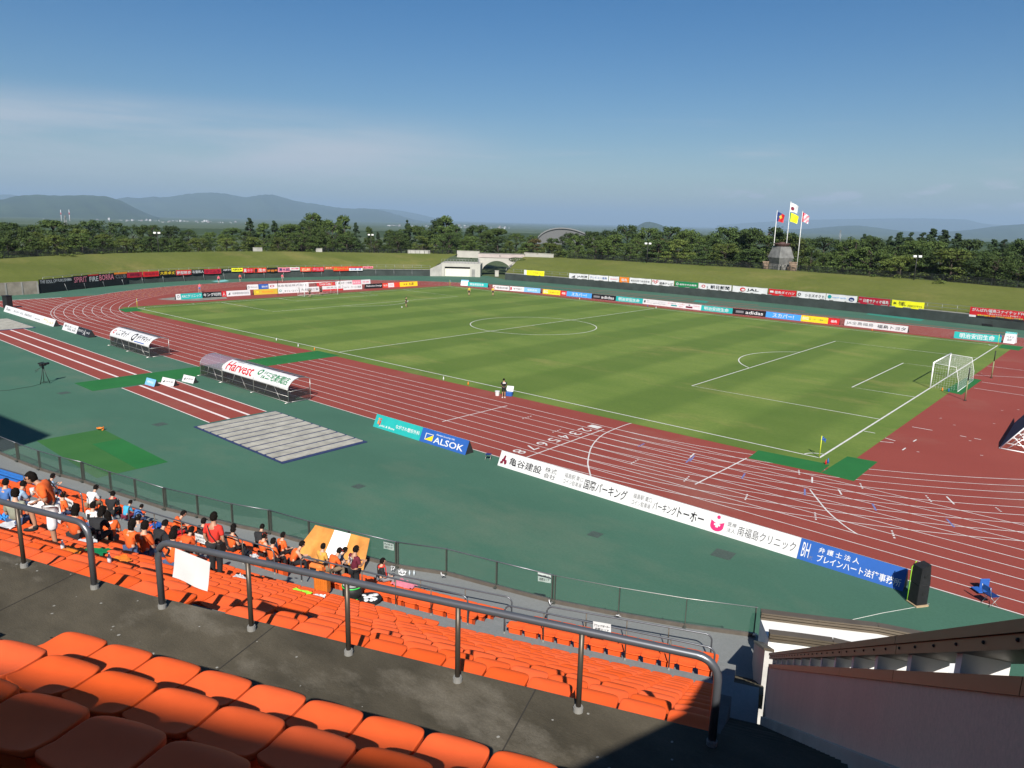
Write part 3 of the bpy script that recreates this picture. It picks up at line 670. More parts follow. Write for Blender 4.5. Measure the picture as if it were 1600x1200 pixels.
NB((1244, 873), (1411, 924), 'royal', [('BH', .03, .105, .18, .86, 'white'), ('LPC', .11, .15, .14, .30, 'lightgrey'), ('弁 護 士 法 人', .19, .58, .58, .84, 'white', True), ('ブレインハート法律事務所', .19, .97, .14, .50, 'white', True)], 'royal blue board with two rows of white lettering next to the black loudspeaker')
NB((13, 486), (91, 510), 'white', [('Daiei', .04, .12, .3, .75, 'ink', True), ('@rect', .135, .14, .3, .7, 'grey'), ('株式会社 福島', .20, .40, .35, .68, 'lightgrey'), ('南福島地区', .43, .58, .32, .68, 'grey'), ('@rect', .61, .613, .1, .9, 'grey'), ('株式会社', .64, .74, .25, .5, 'grey'), ('東北', .80, .86, .5, .8, 'gold'), ('ゴールド', .86, .98, .2, .66, 'gold', True)], 'long white board with gold lettering at its right end, far left of the home straight')
NB((101, 514.5), (122, 521.5), 'white', [('東北ホール', .08, .92, .48, .8, 'ink', True), ('福島', .3, .92, .18, .44, 'ink')], 'short white board left of the black one on the home straight')
NB((122, 521.5), (143, 527.5), 'black', [('ホルモン', .06, .5, .42, .74, 'white', True), ('人', .5, .66, .12, .86, 'white', True), ('いわき', .68, .95, .4, .66, 'white', True)], 'short black board with white brush lettering on the home straight')
# far touchline row
FB_ = lambda px0, px1, *a, **k: board(G(*px0), G(*px1), .95, *a, FG, depth=.7, tilt=.12, **k)
MEIJI = lambda: [('明治安田生命', .10, .88, .16, .84, 'white', True), ('@rect', .03, .07, .1, .9, 'teal')]
FB_((730.5, 447), (762, 449.2), 'teal', [('明治安田生命', .12, .80, .2, .82, 'white', True)], 'teal board with white kanji farthest left along the far touchline')
FB_((769.5, 452), (795, 454.2), 'white', [('@ring', .05, .16, .2, .8, 'red'), ('福島民報', .22, .94, .25, .75, 'grey', True)], 'white board with a red ring emblem beside the far left corner of the pitch')
FB_((796, 454.2), (818.5, 455.8), 'white', [('@rect', .04, .16, .2, .85, 'crimson'), ('東邦銀行', .26, .9, .3, .72, 'grey', True)], 'small white board with a crimson block between a white and a pale blue board')
FB_((818.5, 455.8), (844, 458), 'paleblue', [('福島民友', .2, .8, .3, .72, 'white', True)], 'pale blue board with faint white lettering on the far touchline')
FB_((848, 458.8), (875, 461.3), 'yellow', [('BIG', .05, .28, .2, .85, 'white', True), ('スポーツ', .38, .92, .3, .62, 'ink', True)], 'small yellow board left of a red one on the far touchline')
FB_((875, 461.3), (885, 462.3), 'red', [('福', .2, .8, .25, .75, 'white', True)], 'tiny red board between a yellow and a bright blue one on the far touchline')
FB_((885, 462.3), (924, 466.3), 'sky', [('スカパー!', .2, .8, .16, .86, 'white', True)], 'bright blue board with white katakana left of the halfway line')
FB_((924, 466.3), (962, 470.2), 'black', [('adidas', .40, .92, .22, .8, 'white', True), ('@rect', .08, .34, .28, .7, 'lightgrey')], 'black board with a grey block and white lettering left of the halfway line')
FB_((962, 470.2), (1004, 474.6), 'teal', MEIJI(), 'teal board with white kanji just left of the halfway line')
FB_((1004, 474.6), (1095, 485), 'white', [('@rect', .02, .05, .3, .75, 'grey'), ('福島ユナイテッド 公式スポンサー', .07, .42, .58, .8, 'lightgrey'), ('株式会社 福島市 郡山市 会津', .07, .40, .25, .46, 'lightgrey'), ('東北', .44, .5, .55, .8, 'rose'), ('福島印刷', .50, .58, .58, .78, 'grey'), ('@rect', .5, .6, .22, .46, 'deepteal'), ('ノーザン', .62, .73, .55, .85, 'red', True), ('医院', .64, .70, .2, .42, 'rose'), ('@rect', .75, .86, .18, .5, 'maroon'), ('@disc', .79, .82, .62, .84, 'grey'), ('不動産', .87, .97, .55, .75, 'rose')], 'long white board crowded with small coloured sponsor marks at the halfway line')
FB_((1095, 485), (1144, 490.3), 'teal', MEIJI(), 'teal board with white kanji just right of the halfway line')
FB_((1144, 490.3), (1196, 495.4), 'black', [('adidas', .40, .92, .22, .8, 'white', True), ('@rect', .10, .34, .3, .7, 'lightgrey')], 'black board with a grey block and white lettering right of the halfway line')
FB_((1196, 495.4), (1251, 501.6), 'sky', [('スカパー!', .2, .8, .16, .86, 'white', True)], 'bright blue board with white katakana right of the halfway line')
FB_((1251, 501.6), (1293, 506), 'yellow', [('BIG', .06, .28, .3, .8, 'white', True), ('@ring', .3, .38, .35, .75, 'green'), ('スポーツ振興くじ', .42, .96, .34, .66, 'green', True)], 'wide yellow board with small green lettering right of the halfway line')
FB_((1293, 506), (1311, 507.8), 'red', [('福島', .25, .78, .28, .72, 'white', True)], 'small red board at the right end of the wide yellow board')
FB_((1319, 508.3), (1417.5, 520), 'white', [('JA全農福島', .03, .47, .2, .78, 'grey'), ('福島トヨタ', .53, .97, .2, .78, 'ink', True)], 'long white board with thin then bold lettering behind the right penalty area')
FB_((1490, 528.2), (1564, 535.2), 'teal', [('明治安田生命', .12, .86, .12, .88, 'white', True)], 'big teal board with white kanji by the far right corner flag')
# sandwich boards
def sandwich(A, B, h, dep, marks, label):
    d = B - A; L = math.hypot(d.x, d.y); rz = math.atan2(d.y, d.x); mb = MB(); e = .03; t = math.atan2(dep / 2 - e, h); hh = h / math.cos(t)
    mb.hexa([(0, 0, 0), (L, 0, 0), (L, e, 0), (0, e, 0)], [(0, dep / 2 - e, h), (L, dep / 2 - e, h), (L, dep / 2, h), (0, dep / 2, h)])
    mb.hexa([(0, dep - e, 0), (L, dep - e, 0), (L, dep, 0), (0, dep, 0)], [(0, dep / 2 + .001, h), (L, dep / 2 + .001, h), (L, dep / 2 + e, h), (0, dep / 2 + e, h)])
    for x in (0, L - .02): mb.hexa([(x, .05, .03), (x + .02, .05, .03), (x + .02, dep - .05, .03), (x, dep - .05, .03)], [(x, dep / 2 - .02, h - .04), (x + .02, dep / 2 - .02, h - .04), (x + .02, dep / 2 + .02, h - .04), (x, dep / 2 + .02, h - .04)])
    o = mb.build('sandwich_board', PAINT['white'], None, (A.x, A.y, 0), rz)
    for i, s in enumerate(marks): put_mark(o, s, L, hh, -.004 - .0008 * i, -t)
    tag(o, label, 'sandwich board')
sandwich(G(1567, 535.5), G(1584.5, 537.5), 1.5, 1.4, [('@rect', 0, 1, .84, 1.0, 'teal'), ('スタジアム', .1, .9, .87, .97, 'white', True), ('ベスト', .15, .85, .46, .66, 'ink', True), ('電器', .3, .7, .2, .4, 'grey')], 'tall white sandwich board with a teal header by the far right corner')
sandwich(G(719.5, 446), G(731, 446.6), 1.25, 1.1, [('@rect', 0, 1, .82, 1.0, 'paleblue'), ('福島', .2, .8, .4, .7, 'rose')], 'small white sandwich board by the far left corner flag')
def little(px0, px1, c, marks, label):
    A_, B_ = G(*px0), G(*px1); board(A_, B_, .62, c, marks, label, 'small boards beside the dugouts', depth=.5, tilt=.4)
little((226, 600.5), (240.5, 604.5), 'paleblue', [('福島民友', .15, .85, .35, .68, 'white', True)], 'small light blue board lying nearest the green walkway')
little((251, 599.5), (270.5, 604), 'white', [('JA共済', .32, .9, .35, .7, 'ink', True), ('@tri', .1, .26, .3, .7, 'ink')], 'small white board between a light blue and another white board')
little((284, 595.5), (301.5, 599.5), 'white', [('JA共済', .32, .9, .35, .7, 'ink', True), ('@tri', .1, .26, .3, .7, 'ink')], 'small white board nearest the long dugout')
# behind the left goal, two rows
LB_ = lambda px0, px1, *a, **k: board(G(*px0), G(*px1), 1.0, *a, LG, depth=.6, tilt=.12, **k)
LB_((275.5, 468.6), (283, 468.1), 'white', [('@ring', .25, .75, .25, .8, 'lightgrey')], 'tiny white board at the left end of the rows behind the left goal')
LB_((283, 468.1), (316.5, 465.9), 'teal', [('ARCクリニック', .04, .96, .25, .8, 'white', True)], 'teal board with white lettering behind the left corner of the pitch')
LB_((317, 465.6), (347, 463.9), 'black', [('キング印刷', .05, .96, .22, .82, 'white', True)], 'black board with bold white lettering behind the left corner of the pitch')
LB_((347, 463.9), (354, 463.5), 'red', [('人', .2, .8, .2, .8, 'white', True)], 'tiny red board at the right end of a black board behind the left goal')
LB_((354.5, 463.4), (391.5, 461.2), 'white', [('@tri', .06, .15, .3, .75, 'ink'), ('佐藤建設株式会社', .24, .95, .3, .7, 'lightgrey', True)], 'white board with a black triangle mark and pale grey kanji behind the left goal')
LB_((397, 460.9), (434, 458.9), 'gold', [('@rect', .1, .2, .3, .7, 'yellow'), ('Wonderful', .32, .82, .3, .74, 'orange', True)], 'mustard yellow board behind the left goal')
LB_((434.5, 458.8), (467.5, 457.1), 'white', [('ダイユーエイト', .3, .96, .2, .62, 'ink', True), ('@ring', .06, .18, .3, .75, 'deepteal')], 'white board with black katakana right of the mustard one behind the left goal')
LB_((468.5, 457), (499, 455.4), 'white', [('大和建設工業', .08, .95, .25, .75, 'grey', True)], 'white board with grey kanji just left of the left goal mouth')
LB_((504, 455), (536, 453.2), 'white', [('@rect', 0, 1, 0, .34, 'red'), ('福島交通', .2, .9, .5, .8, 'lightgrey')], 'white board with a red band seen through the left goal')
LB_((536.5, 453.2), (566, 451.6), 'white', [('タイヤ・サービス福島', .06, .95, .3, .72, 'grey', True)], 'white board with grey katakana right of the left goal')
LB_((571.5, 451.3), (598, 449.8), 'black', [('Robotics Design', .06, .96, .3, .72, 'white', True)], 'black board with one line of white Latin letters right of the left goal')
LB_((598, 449.8), (625, 448.2), 'scarlet', [('@rect', .32, .66, .05, .95, 'white'), ('福島', .05, .28, .3, .7, 'white'), ('印刷', .38, .6, .3, .7, 'rose')], 'orange board with a white middle right of the black one behind the left goal')
LB_((625, 448.2), (652.5, 446.6), 'yellow', [('丸源', .5, .78, .2, .86, 'ink', True), ('会津', .2, .42, .3, .7, 'maroon', True)], 'yellow board with bold black kanji at the right end behind the left goal')
LB_((386.5, 452.8), (404, 452), 'white', [('@ring', .06, .22, .25, .75, 'grey'), ('Abukuma', .3, .92, .34, .66, 'grey')], 'white board left of the blue one in the back row behind the left goal')
LB_((404.5, 452), (419.5, 451.3), 'royal', [('福島の家', .3, .95, .3, .7, 'white', True)], 'small blue board in the back row behind the left goal')
LB_((420, 451.3), (482.5, 448.4), 'white', [('@ring', .03, .14, .3, .75, 'crimson'), ('福島電設株式会社', .2, .94, .28, .72, 'grey')], 'longest white board in the back row behind the left goal')
LB_((495, 447.9), (524, 446.5), 'red', [('Coca-Cola', .15, .75, .25, .8, 'white', True), ('@rect', .8, .82, .1, .9, 'gold')], 'bright red board with white script in the back row behind the left goal')
LB_((524.5, 446.4), (551, 445), 'white', [('福島スポーツ新聞', .06, .95, .28, .72, 'grey', True)], 'white board right of the red script board in the back row')
LB_((551, 445), (564, 444.4), 'rose', [('ホテル', .1, .9, .3, .7, 'white', True)], 'pink board in the back row behind the left goal')
LB_((564.5, 444.3), (579, 443.4), 'white', [('旅館', .15, .85, .3, .7, 'rose', True)], 'small white board at the right end of the back row behind the left goal')

# ---------------------------------------------------------------- banners hung on the railing of the far wall
def banner(px0, px1, zt, zb_, cols, marks, label, group, P, flip, sag=.05, seed=0):
    """cloth hung on the railing; px gives the columns of the photograph where it starts and ends"""
    def on(px):
        best = None
        for a, b_ in zip(P, P[1:]):
            for k in range(24):
                p = a.lerp(b_, k / 24); v = p - CAM; X = 800 + FPX * v.dot(rt) / v.dot(fw)
                if best is None or abs(X - px) < best[0]: best = (abs(X - px), p, a, b_)
        return best[1]
    A_, B_ = on(px0), on(px1); d = B_ - A_; d.z = 0; L = d.length; d.normalize(); qn = Vector((-d.y, d.x, 0))
    rg = random.Random(seed + int(px0)); mb = MB(); n = max(4, int(L / .5)); rows = []; m = 5; h = zt - zb_; ph = rg.uniform(0, 6)
    for i in range(n + 1):
        r = []
        for j in range(m + 1):
            f = j / m; wv = .035 * math.sin(i * 1.3 + ph) * f
            r.append(mb.bm.verts.new((L * i / n, wv - .0, h * (1 - f) - sag * abs(math.sin(math.pi * i / n * max(1, round(L / 3)))) * (1 if j == 0 else .6))))
        rows.append(r)
    for i in range(n):
        for j in range(m): mb.bm.faces.new((rows[i][j], rows[i + 1][j], rows[i + 1][j + 1], rows[i][j + 1])).smooth = True
    A_ = A_ - qn * .30
    o = mb.build('banner', PAINT[cols], None, (A_.x, A_.y, zb_), math.atan2(d.y, d.x))
    for i, s in enumerate(marks): put_mark(o, s, L, h, -.05 - .002 * i, 0)
    return tag(o, label, 'banner', group)
BR_ = lambda a, b_, c, mk, lab, zt=WALL_H + 1.1, zb_=WALL_H - .12: banner(a, b_, zt, zb_, c, mk, lab, 'banners on the far side railing', WR, -1)
BR_(819.5, 851, 'lemon', [('@rect', 0, .13, 0, 1, 'white'), ('ふくしま物産フェア', .2, .95, .4, .7, 'gold', True)], 'bright yellow banner with a white end nearest the arched bridge')
BR_(889.5, 919.5, 'white', [('JA共済', .42, .95, .22, .72, 'ink', True), ('@tri', .1, .32, .2, .7, 'grey')], 'white banner with bold black letters, first of the long banner row')
BR_(921, 951, 'white', [('テレビユー福島', .06, .94, .3, .72, 'royal')], 'white banner with thin blue katakana, second of the long banner row')
BR_(951.5, 967.5, 'white', [('福島銀行', .15, .92, .35, .62, 'rose')], 'small white banner with faint pink lettering left of the orange banner')
BR_(968, 983, 'orange', [('福島', .2, .8, .22, .72, 'white', True)], 'small orange banner in the long banner row')
BR_(984, 1017, 'white', [('福島県商工会連合会', .06, .94, .32, .66, 'grey')], 'white banner with one thin grey line right of the orange banner')
BR_(1018, 1052.5, 'white', [('福島テレビ', .36, .96, .2, .62, 'ink', True), ('@ring', .03, .14, .5, .9, 'red'), ('@ring', .13, .24, .25, .65, 'red'), ('@ring', .20, .31, .5, .9, 'red')], 'white banner with three red rings and black katakana')
BR_(1054.5, 1090, 'green', [('@ring', .05, .16, .3, .75, 'white'), ('福島中央自動車', .2, .95, .32, .64, 'white', True)], 'dark green banner with white lettering in the long banner row')
BR_(1091, 1142.5, 'white', [('@ring', .10, .22, .25, .75, 'red'), ('株', .26, .31, .2, .6, 'lightgrey'), ('朝日新聞', .38, .95, .18, .8, 'ink', True)], 'white banner with a red ring and bold black kanji right of the green banner')
BR_(1144.5, 1198, 'white', [('@disc', .22, .38, .18, .82, 'red'), ('@disc', .26, .36, .3, .6, 'white'), ('JAL', .42, .76, .22, .74, 'ink', True)], 'white banner with a red round crest and three black capitals')
BR_(1201, 1243, 'red', [('@rect', .05, .18, .4, .7, 'white'), ('福島ダイハツ', .22, .94, .28, .74, 'white', True)], 'red banner with bold white lettering left of the flagged beacon gap')
BR_(1244, 1289, 'white', [('@ring', .04, .15, .3, .75, 'ink'), ('シミズオクト', .3, .96, .25, .7, 'ink', True)], 'white banner with a black ring and slanting black katakana')
BR_(1290.5, 1338, 'white', [('@disc', .05, .18, .3, .85, 'deepteal'), ('nepoli earth', .22, .65, .35, .68, 'paleblue'), ('@disc', .74, .92, .15, .75, 'navy'), ('@rect', .78, .88, .3, .42, 'white')], 'white banner with a teal disc and a navy emblem')
BR_(1340, 1389, 'crimson', [('株式', .04, .12, .5, .72, 'white'), ('日産サティオ福島', .17, .96, .24, .74, 'white', True)], 'crimson banner with white lettering left of the yellow banner')
BR_(1392, 1442, 'lemon', [('BK', .06, .16, .4, .72, 'ink', True), ('引越し', .22, .46, .26, .84, 'ink', True), ('プロネコクラフト', .50, .95, .2, .5, 'ink', True)], 'yellow banner with slanting black lettering at the right of the banner row')
BR_(1513, 1606, 'red', [('@rect', 0, 1, 0, .16, 'ink'), ('@rect', 0, .12, .0, .2, 'white'), ('がんばれ!福島ユナイテッドFC', .04, .93, .58, .92, 'white', True), ('〜東北のちから ふくしまの誇り〜', .3, .86, .36, .52, 'white', True), ('福島の復興をスポーツの力で応援しています', .14, .9, .17, .32, 'yellow', True)], 'long red supporter banner with white and yellow lettering at the far right', WALL_H + 1.15, WALL_H - .45)
BLs = lambda a, b_, c, mk, lab, zt=WALL_H + .75, zb_=WALL_H - .35: banner(a, b_, zt, zb_, c, mk, lab, 'supporter banners behind the left bend', WL, 1)
BLs(60, 113, 'black', [('THE SOUL OF FUKUSHIMA', .03, .97, .70, .92, 'white', True)], 'tall black banner with a line of white capitals at the left end of the wall', 2.5, .02)
BLs(113, 137, 'black', [('SPIRIT', .08, .92, .5, .9, 'rose', True)], 'tall black banner with pink spray lettering', 2.6, .02)
BLs(137, 153.5, 'black', [('@rect', 0, 1, .9, 1, 'red'), ('FIRE', .12, .95, .48, .84, 'white', True)], 'tall black banner with white spray lettering under a red edge', 2.6, .02)
BLs(153.5, 178, 'black', [('BORRA', .05, .96, .5, .92, 'rose', True)], 'tall black banner with pink capitals right of the red edged one', 2.6, .02)
BLs(178, 198, 'black', [('@rect', 0, 1, .87, 1, 'orange'), ('CLUB', .1, .9, .55, .84, 'lightgrey', True)], 'tall black banner with grey lettering under an orange strip', 2.6, .02)
BLs(198, 222, 'crimson', [('闘魂', .2, .8, .25, .8, 'maroon', True)], 'dark red banner with barely visible lettering')
BLs(223, 248, 'red', [('福島魂', .08, .75, .25, .82, 'crimson', True), ('炎', .78, .95, .25, .82, 'crimson', True)], 'bright red banner with darker red kanji')
BLs(249, 274, 'black', [('大原卓丈', .04, .96, .22, .82, 'yellow', True)], 'black banner with four yellow kanji')
BLs(275, 299, 'red', [('野部暁歩', .05, .96, .12, .78, 'white', True)], 'red banner with four big white kanji')
BLs(299.5, 318.5, 'black', [('石堂和人', .05, .96, .24, .78, 'white', True)], 'small black banner with white kanji')
BLs(319, 345, 'crimson', [('クエムラ', .08, .92, .22, .8, 'maroon', True)], 'red banner with four dark red katakana')
BLs(346, 361.5, 'black', [('内藤洋平', .2, .98, .3, .76, 'white', True)], 'small dark banner with white kanji left of the pale yellow one', WALL_H + .75, WALL_H)
BLs(362, 379, 'lemon', [('内藤友康', .08, .92, .3, .75, 'ink', True)], 'small pale yellow banner with dark kanji', WALL_H + .8, WALL_H)
BLs(379.5, 396, 'red', [('翼', .1, .35, .1, .8, 'white', True), ('金子', .42, .95, .1, .8, 'rose', True)], 'red banner with white and pink kanji')
BLs(396.5, 416, 'scarlet', [('星', .05, .3, .1, .8, 'ink', True), ('茂木', .36, .95, .1, .8, 'white', True)], 'orange red banner with one black and two white kanji')
BLs(416.5, 434, 'black', [('時崎塁', .05, .95, .05, .55, 'orange', True)], 'black banner with orange lettering along its foot')
BLs(434.5, 453, 'rose', [('清水純', .05, .95, .15, .85, 'navy', True)], 'pink banner with navy kanji')
BLs(453.5, 468, 'white', [('村岡', .1, .9, .2, .8, 'pink', True)], 'white banner with pink kanji', WALL_H + .75, WALL_H)
BLs(469, 486, 'scarlet', [('石井', .1, .9, .08, .72, 'cream', True)], 'orange red banner with cream kanji')
BLs(487, 505.5, 'red', [('金弘淵', .08, .92, .12, .82, 'rose', True)], 'red banner with three pink kanji')
BLs(507, 520, 'scarlet', [('鈴木', .1, .9, .2, .75, 'cream', True)], 'small orange banner with cream kanji', WALL_H + .75, WALL_H + .15)
BLs(520.5, 544.5, 'scarlet', [('福島ユナイテッド', .04, .96, .2, .78, 'gold', True)], 'orange banner with gold lettering')
BLs(545, 566, 'red', [('@rect', 0, 1, 0, .6, 'white'), ('村瀬 勇', .1, .9, .1, .6, 'royal', True)], 'red over white banner with blue lettering')
BLs(567, 582.5, 'rose', [('益子義浩', .06, .94, .25, .75, 'crimson', True)], 'dusty pink banner with red kanji at the right end of the supporter row', WALL_H + .75, WALL_H + .2)
# ---------------------------------------------------------------- goals, flags, benches and kit on the field
M_GOAL = mat('goal_white', (.80, .80, .80), .4, var=.03)
M_NET = mat('net_cord', (.70, .70, .70), .8, var=.03)
def goal(x, s, label):
    root = empty('football_goal', (x, 0, 0)); r = .06; hw, h, dp = 3.66, 2.44, 2.0
    for q in (-1, 1):
        mb = MB(); mb.tube([(0, q * (hw + r), 0), (0, q * (hw + r), h + r)], r, 10); mb.build('post', M_GOAL, root)
    mb = MB(); mb.tube([(0, -hw - 2 * r, h + r), (0, hw + 2 * r, h + r)], r, 10); mb.build('crossbar', M_GOAL, root)
    mb = MB()
    for q in (-1, 1):
        mb.tube([(s * .05, q * (hw + r), h), (s * dp * .95, q * (hw + r), h - .12), (s * (dp + .25), q * (hw + r), 1.0), (s * (dp + .3), q * (hw + r), .02)], .022, 6)
    mb.tube([(s * (dp + .3), -hw - r, .03), (s * (dp + .3), hw + r, .03)], .022, 6); mb.build('net_stays', M_GOAL, root)
    mb = MB(); cr = .0042; n = 32
    prof = [(0, h), (dp * .95, h - .12), (dp + .25, 1.0), (dp + .3, .03)]
    pp = []
    for a, b_ in zip(prof, prof[1:]):
        k = max(2, int(math.hypot(b_[0] - a[0], b_[1] - a[1]) / .22)); pp += [(a[0] + (b_[0] - a[0]) * i / k, a[1] + (b_[1] - a[1]) * i / k) for i in range(k)]
    pp.append(prof[-1])
    for i in range(n + 1):
        y = -hw + 2 * hw * i / n; mb.tube([(s * a, y, c) for a, c in pp], cr, 3, cap=False)
    for a, c in pp: mb.tube([(s * a, -hw, c), (s * a, hw, c)], cr, 3, cap=False)
    for q in (-1, 1):
        for k in range(1, 11):
            z = h * k / 11; xs = float(np.interp(z, [.03, 1.0, h - .12, h], [dp + .3, dp + .25, dp * .95, dp * .9])); mb.tube([(0, q * hw, z), (s * xs, q * hw, z)], cr, 3, cap=False)
        for k in range(1, 10):
            a = (dp + .2) * k / 10; z = float(np.interp(a, [p[0] for p in prof], [p[1] for p in prof])); mb.tube([(s * a, q * hw, 0.02), (s * a, q * hw, z)], cr, 3, cap=False)
    mb.build('net', M_NET, root); tag(root, label, 'football goal')
goal(52.5, 1, 'white football goal with a net at the right end of the pitch')
goal(-52.5, -1, 'white football goal far off at the left end of the pitch')
M_FPOLE = mat('fluorescent_pole', (.55, .62, .05), .5)
for x, y, lab, c in ((52.5, -34, 'yellow corner pole with a blue flag at the near right corner', 'royal'), (52.5, 34, 'yellow corner pole at the far right corner', 'royal'), (-52.5, -34, 'yellow corner pole at the near left corner', 'royal'), (-52.5, 34, 'yellow corner pole at the far left corner', 'royal')):
    root = empty('corner_flag', (x, y, .01)); mb = MB(); mb.tube([(0, 0, 0), (0, 0, 1.5)], .028, 7); mb.build('pole', M_FPOLE, root)
    mb = MB(); g_ = [[mb.bm.verts.new((.02 + .26 * i / 6, .04 * math.sin(i * 1.2 + j), 1.48 - .24 * j / 4 - .14 * (i / 6) ** 1.4)) for j in range(5)] for i in range(7)]
    for i in range(6):
        for j in range(4): mb.bm.faces.new((g_[i][j], g_[i + 1][j], g_[i + 1][j + 1], g_[i][j + 1]))
    mb.build('flag', PAINT[c], root); tag(root, lab, 'corner flag')
M_OLIVE = mat('olive_pole_paint', (.20, .22, .10), .6); M_BLACK = mat('matt_black', (.012, .012, .012), .6)
for px, top, lab in (((1507.5, 625.8), (1513.5, 575), 'olive and black pole nearer the camera behind the right goal'), ((1548.8, 590.7), (1554, 548), 'olive and black pole on the far side behind the right goal'), ((434.5, 461), (434.5, 437), 'thin dark pole behind the left goal, left one'), ((531.5, 453), (531.5, 433), 'thin dark pole behind the left goal, right one')):
    p = G(*px); h = AT(*top, HD(p)).z; root = empty('net_pole', p); mb = MB(); mb.tube([(0, 0, 0), (0, 0, h * .62)], .055, 7); mb.build('lower_tube', M_OLIVE, root)
    mb = MB(); mb.tube([(0, 0, h * .621), (0, 0, h)], .05, 7); mb.build('upper_tube', M_BLACK, root); mb = MB(); mb.tube([(0, 0, 0), (0, 0, .05)], .14, 8); mb.build('foot', M_BLACK, root); tag(root, lab, 'pole')

M_ALU = mat('aluminium_tube', (.42, .41, .39), .4, .7, var=.05)
M_TINT = bpy.data.materials.new('smoked_acrylic'); M_TINT.use_nodes = True
def glassy(m, tint, alpha, rough=.08):
    b = m.node_tree.nodes['Principled BSDF']; b.inputs['Base Color'].default_value = (*tint, 1); b.inputs['Roughness'].default_value = rough; b.inputs['Alpha'].default_value = alpha
    t = m.node_tree.nodes.new('ShaderNodeTexNoise'); t.inputs['Scale'].default_value = 1.5
    r = m.node_tree.nodes.new('ShaderNodeMapRange'); r.inputs[3].default_value = alpha - .04; r.inputs[4].default_value = alpha + .05
    m.node_tree.links.new(t.outputs[0], r.inputs[0]); m.node_tree.links.new(r.outputs[0], b.inputs['Alpha'])
glassy(M_TINT, (.05, .04, .04), .42); M_TINT2 = bpy.data.materials.new('clear_acrylic'); M_TINT2.use_nodes = True; glassy(M_TINT2, (.30, .26, .32), .38)
M_SEATD = mat('bench_seat_blue', (.03, .05, .10), .5)
def dugout(x0, x1, y0, marks, label, roofc='white', dep=2.05, n_bay=2):
    """barrel roofed team bench open to the pitch; back wall towards the stand"""
    root = empty('team_shelter', (x0, y0, 0)); L = x1 - x0; hb, hf = 1.08, 1.95
    pf = []                                                       # profile (y, z): back wall, curved roof, open front
    for i in range(13):
        a = math.pi - (math.pi * .60) * i / 12; pf.append((dep * .60 + dep * .60 * math.cos(a), hb + (hf - hb) * math.sin(a)))
    pf.append((dep, hf - .16))
    frames = [L * i / n_bay for i in range(n_bay + 1)]
    for x in frames:
        mb = MB(); mb.tube([(x, 0, .05)] + [(x, y, z) for y, z in pf], .03, 6); mb.tube([(x, dep, .05), (x, dep, hf - .16)], .03, 6); mb.tube([(x, 0, .06), (x, dep, .06)], .03, 6); mb.tube([(x, .02, .95), (x, dep, .95)], .018, 5)
        mb.tube([(x, -.35, .05), (x, .3, .05)], .04, 6); mb.build('frame_hoop', M_ALU, root)
    mb = MB()
    for z in (.06, .55, hb): mb.tube([(0, 0, z), (L, 0, z)], .022, 5)
    mb.tube([(0, dep, hf - .16), (L, dep, hf - .16)], .022, 5)
    for b_ in range(n_bay):
        xa, xb = frames[b_], frames[b_ + 1]; w = xb - xa
        mb.tube([(xa + w * .42, -.02, hb), (xa + w * .30, -.02, .06)], .018, 5); mb.tube([(xa + w * .62, -.02, hb), (xa + w * .78, -.02, .06)], .018, 5)
    mb.build('rails', M_ALU, root)
    mb = MB()
    for b_ in range(n_bay):
        xa, xb = frames[b_] + .03, frames[b_ + 1] - .03
        mb.hexa([(xa, .0, .1), (xb, .0, .1), (xb, .012, .1), (xa, .012, .1)], [(xa, .0, hb - .02), (xb, .0, hb - .02), (xb, .012, hb - .02), (xa, .012, hb - .02)])
    for x in (0.01, L - .01): mb.hexa([(x, .05, .1), (x + .008, .05, .1), (x + .008, dep - .05, .1), (x, dep - .05, .1)], [(x, .05, .93), (x + .008, .05, .93), (x + .008, dep - .05, .93), (x, dep - .05, .93)])
    mb.build('back_panel', M_TINT, root)
    cut = 9
    def roof(name, i0, i1, m):
        mb = MB()
        for i in range(i0, i1):
            (ya, za), (yb, zb_) = pf[i], pf[i + 1]
            for b_ in range(n_bay):
                xa, xb = frames[b_] + .02, frames[b_ + 1] - .02
                mb.hexa([(xa, ya, za + .03), (xb, ya, za + .03), (xb, yb, zb_ + .03), (xa, yb, zb_ + .03)], [(xa, ya - .004, za + .045), (xb, ya - .004, za + .045), (xb, yb, zb_ + .045), (xa, yb, zb_ + .045)])
        mb.build(name, m, root)
    if roofc == 'white':
        roof('roof_banner', 0, cut, PAINT['white']); roof('roof_panel', cut, 13, M_TINT2)
        mb = MB()
        for k in range(int(L / .75)): x = .35 + k * .75; mb.hexa([(x, pf[9][0], pf[9][1] + .06), (x + .42, pf[9][0], pf[9][1] + .06), (x + .42, pf[12][0], pf[12][1] + .06), (x, pf[12][0], pf[12][1] + .06)], [(x, pf[9][0], pf[9][1] + .07), (x + .42, pf[9][0], pf[9][1] + .07), (x + .42, pf[12][0], pf[12][1] + .07), (x, pf[12][0], pf[12][1] + .07)])
        mb.build('sun_slats', mat('slat_dark', (.05, .05, .05), .5), root)
    else: roof('roof_panel', 0, 13, M_TINT2)
    mb = MB(); mb.box((L / 2, .6, .42), (L - .3, .42, .05)); mb.box((L / 2, .36, .68), (L - .3, .05, .42)); mb.box((L / 2, .6, .2), (L - .4, .06, .36)); mb.build('bench_seat', M_SEATD, root)
    # lettering wraps the white roof: each mark is bent onto the curve
    arc = [0]
    for (ya, za), (yb, zb_) in zip(pf[:cut + 1], pf[1:cut + 1]): arc.append(arc[-1] + math.hypot(yb - ya, zb_ - za))
